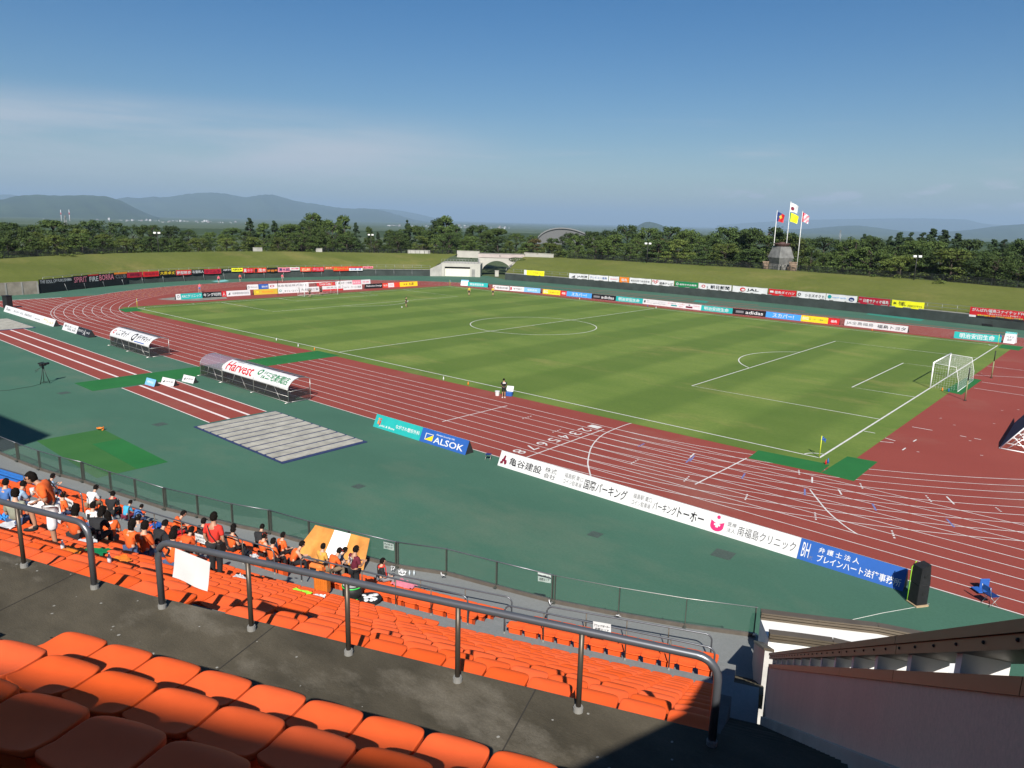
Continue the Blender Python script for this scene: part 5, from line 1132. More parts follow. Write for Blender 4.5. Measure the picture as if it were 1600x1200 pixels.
# glass barrier along the front edge
M_GLASS = bpy.data.materials.new('barrier_glass'); M_GLASS.use_nodes = True
n_, l_ = M_GLASS.node_tree.nodes, M_GLASS.node_tree.links; n_.remove(n_['Principled BSDF'])
tb = n_.new('ShaderNodeBsdfTransparent'); gb_ = n_.new('ShaderNodeBsdfGlossy'); gb_.inputs['Roughness'].default_value = .03; df = n_.new('ShaderNodeBsdfDiffuse'); df.inputs[0].default_value = (.30, .34, .32, 1)
nz = n_.new('ShaderNodeTexNoise'); nz.inputs['Scale'].default_value = .8; rp_ = n_.new('ShaderNodeValToRGB'); rp_.color_ramp.elements[0].color = (.90, .95, .93, 1); rp_.color_ramp.elements[1].color = (.94, .98, .96, 1); l_.new(nz.outputs[0], rp_.inputs[0]); l_.new(rp_.outputs[0], tb.inputs[0])
fr = n_.new('ShaderNodeFresnel'); fr.inputs[0].default_value = 1.45; m1, m2 = n_.new('ShaderNodeMixShader'), n_.new('ShaderNodeMixShader'); m1.inputs[0].default_value = .035
l_.new(tb.outputs[0], m1.inputs[1]); l_.new(df.outputs[0], m1.inputs[2]); fm = n_.new('ShaderNodeMath'); fm.operation = 'MULTIPLY'; fm.inputs[1].default_value = .22; l_.new(fr.outputs[0], fm.inputs[0]); l_.new(fm.outputs[0], m2.inputs[0]); l_.new(m1.outputs[0], m2.inputs[1]); l_.new(gb_.outputs[0], m2.inputs[2]); l_.new(m2.outputs[0], n_['Material Output'].inputs[0])
M_KERB = mat('barrier_channel', (.14, .12, .10), .5, .4)
M_FPOST = mat('barrier_post', (.10, .105, .09), .45, .5, var=.1)
GP = [(-40, 692), (-5, 706), (28, 720), (62, 733), (95, 743), (130, 752), (173, 768), (212, 780), (258, 795), (309, 807), (363, 821), (422, 832), (483, 850), (545, 866), (620, 885), (697, 896), (775, 917), (864, 940), (966, 960), (1070, 978), (1180, 993)]
GPW = [G(*p, FRONT_Z + .06) for p in GP]
mb = MB(); fa = []
for p in GPW + [S(.98, 23.05, FRONT_Z)]:
    d = p - CAM; s_ = d.x * U.x + d.y * U.y; q_ = S(s_, 20.75, FRONT_Z); o_ = NN * .16
    fa.append([mb.bm.verts.new(v) for v in ((q_.x, q_.y, FRONT_Z), (p.x + o_.x, p.y + o_.y, FRONT_Z), (p.x + o_.x, p.y + o_.y, -.05))])
for a, b_ in zip(fa, fa[1:]):
    for i_ in range(2): mb.bm.faces.new((a[i_], b_[i_], b_[i_ + 1], a[i_ + 1]))
spart(mb, 'front_aisle', M_AISLE)
SEC = [(0, 2, 'at the far left edge'), (2, 5, 'in front of the blue seats'), (5, 8, 'in front of the square green mat'), (8, 11, 'in front of the standing man in red'), (11, 14, 'draped with the orange and white flag'), (14, 17, 'behind the front handrail left of the paper notice'), (17, 20, 'at the right end by the stair foot')]
for a, b_, w in SEC:
    P = GPW[a:b_ + 1]; root = empty('glass_barrier', P[0]); hh = 1.0
    mb = MB(); mb.tube([p + Vector((0, 0, hh)) for p in P], .022 if a < 17 else .012, 8); rooted(root, mb, 'top_rail', M_RAIL if a < 17 else M_ALU)
    mb = MB()
    for p, q_ in zip(P, P[1:]): box_between(p, q_, .09, FRONT_Z + .0, FRONT_Z + .13, mb, -.02)
    rooted(root, mb, 'base_channel', M_KERB)
    for i, (p, q_) in enumerate(zip(P, P[1:])):
        d = (q_ - p).normalized(); nn = Vector((-d.y, d.x, 0)); mb = MB(); A_, B_ = p + d * .05 + nn * .03, q_ - d * .05 + nn * .03
        mb.hexa([(v.x, v.y, FRONT_Z + .131) for v in (A_, B_, B_ + nn * .01, A_ + nn * .01)], [(v.x, v.y, FRONT_Z + 1.03) for v in (A_, B_, B_ + nn * .01, A_ + nn * .01)]); rooted(root, mb, 'glass_pane', M_GLASS)
    for i, p in enumerate(P):
        d = (P[min(i + 1, len(P) - 1)] - P[max(i - 1, 0)]).normalized(); nn = Vector((-d.y, d.x, 0)); off = d * (.05 if i == 0 else -.05 if i == len(P) - 1 else 0)
        c = p + off + nn * .03; mb = MB(); mb.box((c.x, c.y, FRONT_Z + .55), (.032, .11, 1.02), math.atan2(d.y, d.x)); mb.box((c.x - nn.x * .1, c.y - nn.y * .1, FRONT_Z + .075), (.1, .12, .03), math.atan2(d.y, d.x)); rooted(root, mb, 'post', M_FPOST)
    tag(root, 'clear glass barrier section ' + w, 'glass barrier', 'glass barrier sections along the front of the stand')
# knotted white cords at a few post feet
for px in [(1183, 991), (968, 961), (864, 941), (697, 898), (618, 888)]:
    p = G(*px, FRONT_Z + .16); mb = MB(); rg = random.Random(px[0]); mb.tube([p + Vector((rg.uniform(-.12, .12), rg.uniform(-.2, -.05), rg.uniform(-.05, .12))) for _ in range(7)], .016, 5); tag(mb.build('knotted_cord', PAINT['white']), 'white cord knotted round the foot of a glass barrier post', 'cord', 'white cords tied to the barrier posts')

# ---------------------------------------------------------------- seats
M_SEAT = mat('orange_seat_plastic', (.77, .104, .019), .62, var=.06, scale=1.7, spec=.07)
M_SEATB = mat('blue_seat_plastic', (.03, .16, .50), .42, var=.08)
for _m in (M_SEAT,):                       # each seat has faded a little differently
    _n, _l = _m.node_tree.nodes, _m.node_tree.links; _b = _n['Principled BSDF']; _src = _b.inputs['Base Color'].links[0].from_socket
    _oi = _n.new('ShaderNodeObjectInfo'); _hs = _n.new('ShaderNodeHueSaturation'); _r1, _r2 = _n.new('ShaderNodeMapRange'), _n.new('ShaderNodeMapRange')
    _l.new(_oi.outputs['Random'], _r1.inputs[0]); _r1.inputs[3].default_value = .95; _r1.inputs[4].default_value = 1.03; _l.new(_r1.outputs[0], _hs.inputs['Value'])
    _l.new(_oi.outputs['Random'], _r2.inputs[0]); _r2.inputs[3].default_value = 1.0; _r2.inputs[4].default_value = .975; _l.new(_r2.outputs[0], _hs.inputs['Saturation'])
    _l.new(_src, _hs.inputs['Color']); _l.new(_hs.outputs[0], _b.inputs['Base Color'])
M_BRKT = mat('seat_bracket_steel', (.06, .05, .05), .6)
def seat_shell():
    """moulded pan: flat top with a rolled front, turned-up rear corners, a crisp rim and a scalloped apron"""
    mb = MB(); out = []
    def corner(cx, cy, r, a0, n): return [(cx + r * math.cos(a0 + math.pi / 2 * i / n), cy + r * math.sin(a0 + math.pi / 2 * i / n)) for i in range(n + 1)]
    w, f, b_ = .238, .225, -.178
    out += corner(w - .14, f - .14, .14, 0, 9) + [(.06, f + .014), (0, f + .020), (-.06, f + .014)] + corner(-w + .14, f - .14, .14, math.pi / 2, 9)
    out += [(-w - .001, .03), (-w, -.06)] + corner(-w + .035, b_ + .035, .035, math.pi, 4) + [(-.12, b_ - .004), (-.06, b_ - .012), (0, b_ - .015), (.06, b_ - .012), (.12, b_ - .004)] + corner(w - .035, b_ + .035, .035, -math.pi / 2, 4) + [(w, -.06), (w + .001, .03)]
    def hz(x, y):
        a, q = x / w, y / f
        z = .010 * a * a - .006 * (1 - a * a) * (1 - min(1, q * q))
        z -= .050 * max(0, (q - .52) / .48) ** 2; z += .020 * (1 - a * a) * max(0, q)
        z += (.030 * abs(a) ** 5 + .004) * max(0, (-q - .30) / .50) ** 1.6
        return z
    n = len(out); rings = []
    for k in (.0, .30, .55, .75, .88, .955):
        rings.append([mb.bm.verts.new((x * k, y * k + .0, hz(x * k, y * k))) for x, y in out] if k else [mb.bm.verts.new((0, 0, hz(0, 0)))])
    for A, B in zip(rings, rings[1:]):
        for i in range(n):
            j = (i + 1) % n
            fc = mb.bm.faces.new((A[0], B[i], B[j]) if len(A) == 1 else (A[i], B[i], B[j], A[j])); fc.smooth = True
    def loop(sc, dz_): return [mb.bm.verts.new((x * sc, y * sc, hz(x, y) + dz_ + (.028 * (1 - (x / w) ** 2) * min(1, max(0, -dz_ - .012) / .04) if y < b_ + .02 else 0))) for x, y in out]
    def band(A, B, sm):
        for i in range(n): mb.bm.faces.new((A[i], B[i], B[(i + 1) % n], A[(i + 1) % n])).smooth = sm
    r1 = loop(.990, -.002); band(rings[-1], r1, True)
    r2, r3, r4 = loop(1.0, -.008), loop(1.0, -.040), loop(.985, -.052); band(r1, r2, True)
    s2 = loop(1.0, -.0081); band(s2, r3, True); band(r3, r4, True); r5 = loop(.93, -.045); band(r4, r5, False); mb.bm.faces.new(r5[::-1])
    return mb
SEAT_ME = seat_shell().mesh('stadium_seat')
mb = MB(); mb.hexa([(-.15, -.10, -.40), (.15, -.10, -.40), (.15, .08, -.40), (-.15, .08, -.40)], [(-.17, -.15, -.06), (.17, -.15, -.06), (.17, .12, -.06), (-.17, .12, -.06)]); LEG_ME = mb.mesh('seat_pedestal'); LEG_ME.materials.append(M_SEAT)
mb = MB(); mb.box((0, -.02, -.41), (.40, .05, .03)); BRK_ME = mb.mesh('seat_bracket'); BRK_ME.materials.append(M_BRKT)
SEAT_ME.materials.append(M_SEAT)
def PIX(p): v = p - CAM; w = v.dot(fw); return (800 + FPX * v.dot(rt) / w, 600 - FPX * v.dot(up) / w, w) if w > .05 else (9e9, 9e9, w)
ORD = ['first', 'second', 'third', 'fourth', 'fifth', 'sixth', 'seventh', 'eighth', 'ninth', 'tenth', 'eleventh', 'twelfth']
slots = []
def slot(s, t, z, label, grp, blue=False):
    p = S(s, t, z); x, y, w = PIX(p)
    if -70 < x < 1670 and y < 1290: slots.append(((p - CAM).length, p, yaw_at(s), label, grp, blue))
for k in range(6):
    z = up_z(k) + .42; t = up_t(k) - .31
    for i in range(11): slot(-5.30 + .5 * i, t, z, f'orange plastic seat in the {ORD[k]} row above the concrete walkway', f'upper seats, {ORD[k]} row')
    for i in range(14): slot(-7.22 - .5 * i, t, z, f'orange plastic seat in the {ORD[k]} row above the walkway, left of the small steps', f'upper left seats, {ORD[k]} row')
kink = lambda t: -6.60 - .092 * (t - 6.6)
for k in range(11):
    t = low_t(k) + .35; z = low_z(k) + .42; s = -.16 - .032 * k - .25
    while s - .25 > kink(t) + .06: slot(s, t, z, f'orange plastic seat in the {ORD[k]} row below the walkway, right hand block', f'lower right seats, {ORD[k]} row'); s -= .5
    s = kink(t) - .36
    while s > -46: slot(s, t - .02, z + .03, f'orange plastic seat in the {ORD[k]} row below the walkway, left hand block', f'lower left seats, {ORD[k]} row'); s -= .5
for j in range(4):
    t = fr_t(j) + .30; z = fr_z(j) + .40
    for a, b_ in ((-.86, -6.3), (-7.62, -13.3), (-14.5, -22.0)):
        s = a
        while s > b_: slot(s, t, z, f'orange plastic seat in the {ORD[j]} of the low front rows by the glass barrier', f'front seats, {ORD[j]} row'); s -= .48
    s = -24.4
    while s > -44: slot(s, t, z, f'{"blue" if s < -30.5 else "orange"} plastic seat in the {ORD[j]} low front row at far left', f'front seats at far left, {ORD[j]} row, {"blue" if s < -30.5 else "orange"}', s < -30.5); s -= .48
slots.sort(key=lambda a: a[0])
SEAT_BLUE = SEAT_ME.copy(); SEAT_BLUE.materials.clear(); SEAT_BLUE.materials.append(M_SEATB)
LEG_BLUE = LEG_ME.copy(); LEG_BLUE.materials.clear(); LEG_BLUE.materials.append(M_SEATB)
def put_seat(p, yw, label, grp, blue):
    o = bpy.data.objects.new('stadium_seat', SEAT_BLUE if blue else SEAT_ME); COL.objects.link(o); o.location = p; o.rotation_euler = (rnd.uniform(-.012, .012), rnd.uniform(-.012, .012), yw + rnd.uniform(-.012, .012))
    for nm, me in (('seat_pedestal', LEG_BLUE if blue else LEG_ME), ('seat_bracket', BRK_ME)):
        c = bpy.data.objects.new(nm, me); COL.objects.link(c); c.parent = o
    return tag(o, label, 'seat', grp)
NEAR = [q_ for q_ in slots if not q_[5]][:300]; FAR_ = [q_ for q_ in slots if not q_[5]][300:]
for _, p, yw, lab, grp, bl_ in NEAR + [q_ for q_ in slots if q_[5]]: put_seat(p, yw, lab, grp, bl_)
far_bm = bmesh.new()
for _, p, yw, lab, grp, bl_ in FAR_:
    for me in (SEAT_ME, LEG_ME):
        c = me.copy(); c.transform(Matrix.Translation(p) @ Matrix.Rotation(yw, 4, 'Z')); far_bm.from_mesh(c); bpy.data.meshes.remove(c)
me = bpy.data.meshes.new('more_seats'); far_bm.to_mesh(me); far_bm.free()
o = obj('more_seats', me, M_SEAT); tag(o, 'mass of orange plastic seats farther down the stand around the spectators', 'seats', None, 'stuff')
# papers on the rails
def paper(corners, label, marks=(), name='paper_notice'):
    a, b_, c, d = corners; L = (b_ - a).length; hgt = (a - d).length; X = (b_ - a).normalized(); Zv = (a - d).normalized(); Y = X.cross(Zv) * -1; Y = Zv.cross(X)
    M = Matrix((X, Y, Zv)).transposed().to_4x4(); M.translation = d
    mb = MB(); n = 6
    gg = [[(L * i / n, .012 * math.sin(i * 1.1 + j * .8) * (1 - j / 4), hgt * j / 4) for j in range(5)] for i in range(n + 1)]; V = [[mb.bm.verts.new(q_) for q_ in r_] for r_ in gg]
    for i in range(n):
        for j in range(4): mb.bm.faces.new((V[i][j], V[i + 1][j], V[i + 1][j + 1], V[i][j + 1])).smooth = True
    o = mb.build(name, PAINT['white']); o.matrix_world = M
    for i, s in enumerate(marks): put_mark(o, s, L, hgt, -.022 - .001 * i, 0)
    return tag(o, label, 'paper')
D0 = (S(-6.2, 6.36, 0) - CAM).length
def onrail(px, py, t): # point seen at a pixel on the vertical plane t = const of the stand
    d = ray(px, py); k = (t) / (d.x * NN.x + d.y * NN.y); return CAM + d * k
w_ = [onrail(*p, 6.17) for p in [(280, 861), (335, 871.5), (326.5, 912.5), (269.5, 901.5)]]
paper([w_[0], w_[0] + (w_[1] - w_[0]), w_[2], w_[0] + (w_[3] - w_[0])], 'large blank white sheet tied under the thick handrail')
SIGN = [('アウェイサポーター', .08, .94, .56, .82, 'ink', True), ('応援エリア', .12, .9, .18, .44, 'ink', True)]
for t_, c4, lab in ((23.22, [(840, 893.5), (860.5, 897), (859, 912), (840.5, 908)], 'white paper notice with two lines of black characters on the glass barrier right of centre'), (22.95, [(599, 845), (615, 848.5), (614.5, 861.5), (599.5, 857)], 'white paper notice with two lines of black characters on the glass beside the orange flag'), (17.60, [(926.5, 970.5), (954.5, 975.5), (954, 990), (926.5, 985.5)], 'white paper notice on the lower handrail, half hidden by the thick rail')):
    w_ = []
    for p in c4:
        d = ray(*p); pt = None; tt = t_
        for _ in range(6):
            k = tt / (d.x * NN.x + d.y * NN.y); s_ = k * (d.x * U.x + d.y * U.y); tt = t_ + bend(s_)
        w_.append(CAM + d * k)
    paper(w_, lab, SIGN)
for c4, lab, mk in (([(87, 774.5), (100.5, 777.5), (99.5, 792.5), (85.5, 789)], 'left one of two square paper notices on the far left handrail', [('応援エリア', .1, .9, .6, .85, 'ink', True), ('こちら側は', .1, .9, .2, .45, 'ink')]), ([(102, 777.5), (115.5, 781), (114.5, 796), (100.5, 793)], 'right one of two square paper notices on the far left handrail', [('席の移動', .1, .9, .6, .85, 'ink', True), ('ご遠慮', .15, .8, .15, .5, 'ink', True)]), ([(304, 832.5), (320.5, 838), (320, 847.5), (305.5, 846)], 'white paper notice on the handrail left of the standing man in red', SIGN)):
    w_ = []
    for p in c4:
        d = ray(*p); tt = 17.6
        for _ in range(8):
            k = tt / (d.x * NN.x + d.y * NN.y); s_ = k * (d.x * U.x + d.y * U.y); tt = 17.6 + bend(s_)
        w_.append(CAM + d * k)
    paper(w_, lab, mk)
# the orange and white flag hung over the barrier
pa, pb = G(494, 820, FRONT_Z + 1.06), G(579, 841, FRONT_Z + 1.06); d = pb - pa; Lf = math.hypot(d.x, d.y); dn = d.normalized(); nn = Vector((-dn.y, dn.x, 0)); mb = MB(); n, m = 44, 12; V = []
for i in range(n + 1):
    r = []
    for j in range(m + 1):
        f = j / m; u_ = i / n; sp = (u_ - .5) * .22 * f; dep = .05 + .75 * f ** 1.1
        wv = (.09 * math.sin(u_ * 21 + 1.6 * f) + .05 * math.sin(u_ * 37 - f)) * f ** .8
        p = pa + dn * (Lf * u_ + sp * 1.4 - (.35 * f if u_ < .25 else 0) * (1 - u_ * 4)) - nn * (dep + wv); r.append(mb.bm.verts.new((p.x, p.y, FRONT_Z + 1.07 - 1.02 * f ** .95)))
    V.append(r)
for i in range(n):
    for j in range(m):
        f = mb.bm.faces.new((V[i][j], V[i + 1][j], V[i + 1][j + 1], V[i][j + 1])); f.smooth = True; f.material_index = 1 if .37 < (i + .5) / n < .66 else 0
fl = mb.build('draped_flag', [mat('apricot_cloth', (.52, .215, .045), .8, var=.22, scale=1.2), mat('white_cloth', (.74, .74, .74), .8, var=.03)]); tag(fl, 'orange, white and orange striped flag draped over the glass barrier', 'flag')
# ---------------------------------------------------------------- people
def skin_mesh(name, V, Ed, root, sub=1):
    """one continuous surface grown over connected joints: V[name] = (x, y, z, r) or (x, y, z, rx, ry)"""
    keys = list(V); idx = {k: i for i, k in enumerate(keys)}
    me = bpy.data.meshes.new(name); me.from_pydata([V[k][:3] for k in keys], [(idx[a], idx[b_]) for a, b_ in Ed], [])
    o = bpy.data.objects.new(name, me); COL.objects.link(o)
    md = o.modifiers.new('skin', 'SKIN'); md.use_smooth_shade = True
    if not me.skin_vertices: 
        with bpy.context.temp_override(object=o, active_object=o): bpy.ops.mesh.customdata_skin_add()
    for k, sv in zip(keys, me.skin_vertices[0].data):
        r = V[k][3:]; sv.radius = (r[0], r[-1]); sv.use_root = (k == root)
    if sub: s = o.modifiers.new('sub', 'SUBSURF'); s.levels = sub; s.render_levels = sub
    dg = bpy.context.evaluated_depsgraph_get(); dg.update(); out = bpy.data.meshes.new_from_object(o.evaluated_get(dg)); bpy.data.objects.remove(o); bpy.data.meshes.remove(me); out.name = name
    for p in out.polygons: p.use_smooth = True
    return out
def joints(pose):
    """joint positions for one pose, person facing +Y; seated poses have the seat at z = 0, standing ones the floor"""
    J = {}
    def both(n, l, r=None):
        J[n + '_l'] = Vector(l); J[n + '_r'] = Vector(r if r else (-l[0], l[1], l[2]))
    if pose.startswith('sit'):
        ln = {'sit': .02, 'sit_lean': .16, 'sit_read': .10, 'sit_turn': .04}[pose]
        J.update(pelvis=Vector((0, .02, .10)), waist=Vector((0, .02 + ln * .3, .27)), chest=Vector((0, .02 + ln, .43 - ln * .15)), neck=Vector((0, .04 + ln * 1.5, .58 - ln * .3)), head=Vector((0, .08 + ln * 1.9, .72 - ln * .42)))
        c = J['chest']; both('shoulder', (.175, c.y + .0, c.z + .085))
        if pose == 'sit': both('elbow', (.235, .08, .24)); both('wrist', (.13, .30, .17))
        elif pose == 'sit_lean': both('elbow', (.23, .30, .20)); both('wrist', (.08, .44, .22))
        elif pose == 'sit_read': both('elbow', (.23, .20, .22)); both('wrist', (.12, .42, .32))
        else: both('elbow', (.25, .05, .24), (-.24, .14, .25)); both('wrist', (.26, .26, .14), (-.02, .30, .30))
        both('hip', (.09, .05, .08)); both('knee', (.13, .44, .09)); both('ankle', (.13, .41, -.33)); both('toe', (.15, .55, -.385))
    else:
        J.update(pelvis=Vector((0, 0, .93)), waist=Vector((0, .0, 1.08)), chest=Vector((0, .01, 1.27)), neck=Vector((0, .01, 1.43)), head=Vector((0, .045, 1.575)))
        both('shoulder', (.185, 0, 1.36)); both('hip', (.09, 0, .90)); both('knee', (.10, .02, .49)); both('ankle', (.10, -.01, .09)); both('toe', (.12, .13, .035)); both('elbow', (.25, -.02, 1.10)); both('wrist', (.23, .08, .87))
        if pose == 'stand_hold': both('elbow', (.24, .04, 1.10)); both('wrist', (.10, .27, 1.12)); J['head'] += Vector((0, .03, -.02))
        if pose == 'knee_up':
            J['hip_l'] = Vector((.09, .03, .90)); J['knee_l'] = Vector((.13, .40, .93)); J['ankle_l'] = Vector((.13, .34, .50)); J['toe_l'] = Vector((.14, .48, .44)); both('elbow', (.25, .03, 1.10), (-.25, .04, 1.10)); J['wrist_l'] = Vector((.08, .25, 1.02)); J['wrist_r'] = Vector((-.04, .22, 1.22)); J['chest'] += Vector((0, .10, -.02)); J['shoulder_l'] += Vector((0, .11, -.02)); J['shoulder_r'] += Vector((0, .11, -.02)); J['waist'] += Vector((0, .04, 0)); J['neck'] += Vector((0, .18, -.04)); J['head'] += Vector((.02, .25, -.09))
        if pose == 'run':
            J['knee_l'] = Vector((.10, .34, .62)); J['ankle_l'] = Vector((.10, .18, .26)); J['toe_l'] = Vector((.10, .31, .20)); J['knee_r'] = Vector((-.10, -.06, .50)); J['ankle_r'] = Vector((-.10, -.30, .15)); J['toe_r'] = Vector((-.10, -.20, .06))
            J['elbow_l'] = Vector((.24, -.22, 1.16)); J['wrist_l'] = Vector((.22, -.04, 1.02)); J['elbow_r'] = Vector((-.24, .12, 1.12)); J['wrist_r'] = Vector((-.17, .32, 1.22))
            for k in ('chest', 'neck', 'head', 'shoulder_l', 'shoulder_r'): J[k] = J[k] + Vector((0, .07, -.01))
        if pose == 'squat':
            for k in J: J[k] = J[k].copy()
            J['pelvis'].z = .45; J['waist'] = Vector((0, .10, .58)); J['chest'] = Vector((0, .24, .72)); J['neck'] = Vector((0, .34, .83)); J['head'] = Vector((0, .42, .95)); both('shoulder', (.185, .27, .79)); both('hip', (.10, .0, .45)); both('knee', (.17, .33, .52)); both('elbow', (.25, .36, .60)); both('wrist', (.10, .52, .52))
        if pose == 'walk':
            J['knee_l'] = Vector((.10, .16, .50)); J['ankle_l'] = Vector((.10, .24, .10)); J['toe_l'] = Vector((.11, .38, .06)); J['ankle_r'] = Vector((-.10, -.24, .12)); J['knee_r'] = Vector((-.10, -.06, .49)); J['toe_r'] = Vector((-.11, -.12, .04))
    return J
SPINE = [('pelvis', 'waist'), ('waist', 'chest'), ('chest', 'neck'), ('neck', 'head')]
RADII = dict(pelvis=(.135, .10), waist=(.12, .095), chest=(.14, .105), neck=(.056, .056), head=(.058, .062), shoulder=(.062, .062), elbow=(.041, .041), wrist=(.029, .027), hip=(.086, .086), knee=(.058, .058), ankle=(.038, .038), toe=(.034, .028))
def hand(mb, w, d, side):
    d = d.normalized(); sdx = Vector((side, 0, 0)); sdx = (sdx - d * sdx.dot(d)).normalized(); nrm = d.cross(sdx)
    M = Matrix((sdx, d, nrm)).transposed().to_4x4(); M.translation = w + d * .05; mb.ell((0, 0, 0), (.040, .052, .017), 2, None) if False else None
    r = bmesh.ops.create_icosphere(mb.bm, subdivisions=2, radius=1, matrix=M @ Matrix.Diagonal((.041, .058, .018, 1)))
    for k, (x, l) in enumerate(((-.028, .068), (-.010, .078), (.010, .073), (.028, .056))):
        p = w + d * .085 + sdx * x; curl = nrm * (-.022); mb.tube([p, p + d * l * .5 + curl * .3, p + d * l * .82 + curl, p + d * l * .93 + curl * 1.5], [.0095, .009, .008, .006], 6)
    p = w + d * .035 - sdx * .034; mb.tube([p, p - sdx * .022 + d * .028, p - sdx * .024 + d * .058 - nrm * .01], [.011, .010, .007], 6)
_PM = {}
def body_mesh(pose):
    if pose in _PM: return _PM[pose]
    J = joints(pose); V = {}
    for k, p in J.items(): V[k] = (*p, *RADII[k.split('_')[0]])
    Ed = list(SPINE)
    for s in 'lr': Ed += [('chest', 'shoulder_' + s), ('shoulder_' + s, 'elbow_' + s), ('elbow_' + s, 'wrist_' + s), ('pelvis', 'hip_' + s), ('hip_' + s, 'knee_' + s), ('knee_' + s, 'ankle_' + s), ('ankle_' + s, 'toe_' + s)]
    base = skin_mesh('body', V, Ed, 'pelvis'); mb = MB(); mb.bm.from_mesh(base)
    for f in mb.bm.faces: f.smooth = True; f.material_index = 0
    h = J['head'] + Vector((0, .0, .0)); fwd = (J['head'] - J['neck']); tilt = math.atan2(fwd.y - .03, fwd.z)
    RM = Matrix.Rotation(-min(.6, max(-.1, tilt * (.8 if pose != 'knee_up' else .25))), 4, 'X')
    vs_ = mb.ell(h + Vector((0, 0, .02)), (.076, .094, .118), 3, RM)
    for v in vs_:                                                    # cheeks narrow to a chin, brow and eye hollows
        l = RM.inverted().to_3x3() @ (v.co - h - Vector((0, 0, .02)))
        if l.z < -.02: l.x *= 1 - .28 * min(1, (-l.z - .02) / .09); l.y += .012 * min(1, (-l.z - .02) / .09)
        if l.y > .06 and abs(abs(l.x) - .032) < .018 and abs(l.z - .0) < .016: l.y -= .010
        v.co = RM.to_3x3() @ l + h + Vector((0, 0, .02))
    fp = lambda x, y, z: h + Vector((0, 0, .02)) + RM.to_3x3() @ Vector((x, y, z))
    mb.tube([fp(0, .088, .012), fp(0, .108, -.022), fp(0, .090, -.036)], [.009, .016, .012], 6)
    for s in (-1, 1): mb.ell(fp(s * .073, .004, -.012), (.012, .018, .028), 1, RM)
    mb.mi = 1
    for s in (-1, 1): mb.ell(fp(s * .031, .082, .002), (.014, .008, .007), 1, RM)
    mb.ell(fp(0, .085, -.058), (.022, .008, .006), 1, RM)
    mb.mi = 0
    for s, sd in (('l', 1), ('r', -1)):
        w = J['wrist_' + s]; d = (w - J['elbow_' + s]); d = d.normalized() + Vector((0, .25, -.1)); hand(mb, w, d, sd)
    _PM[pose] = mb.mesh('body'); return _PM[pose]
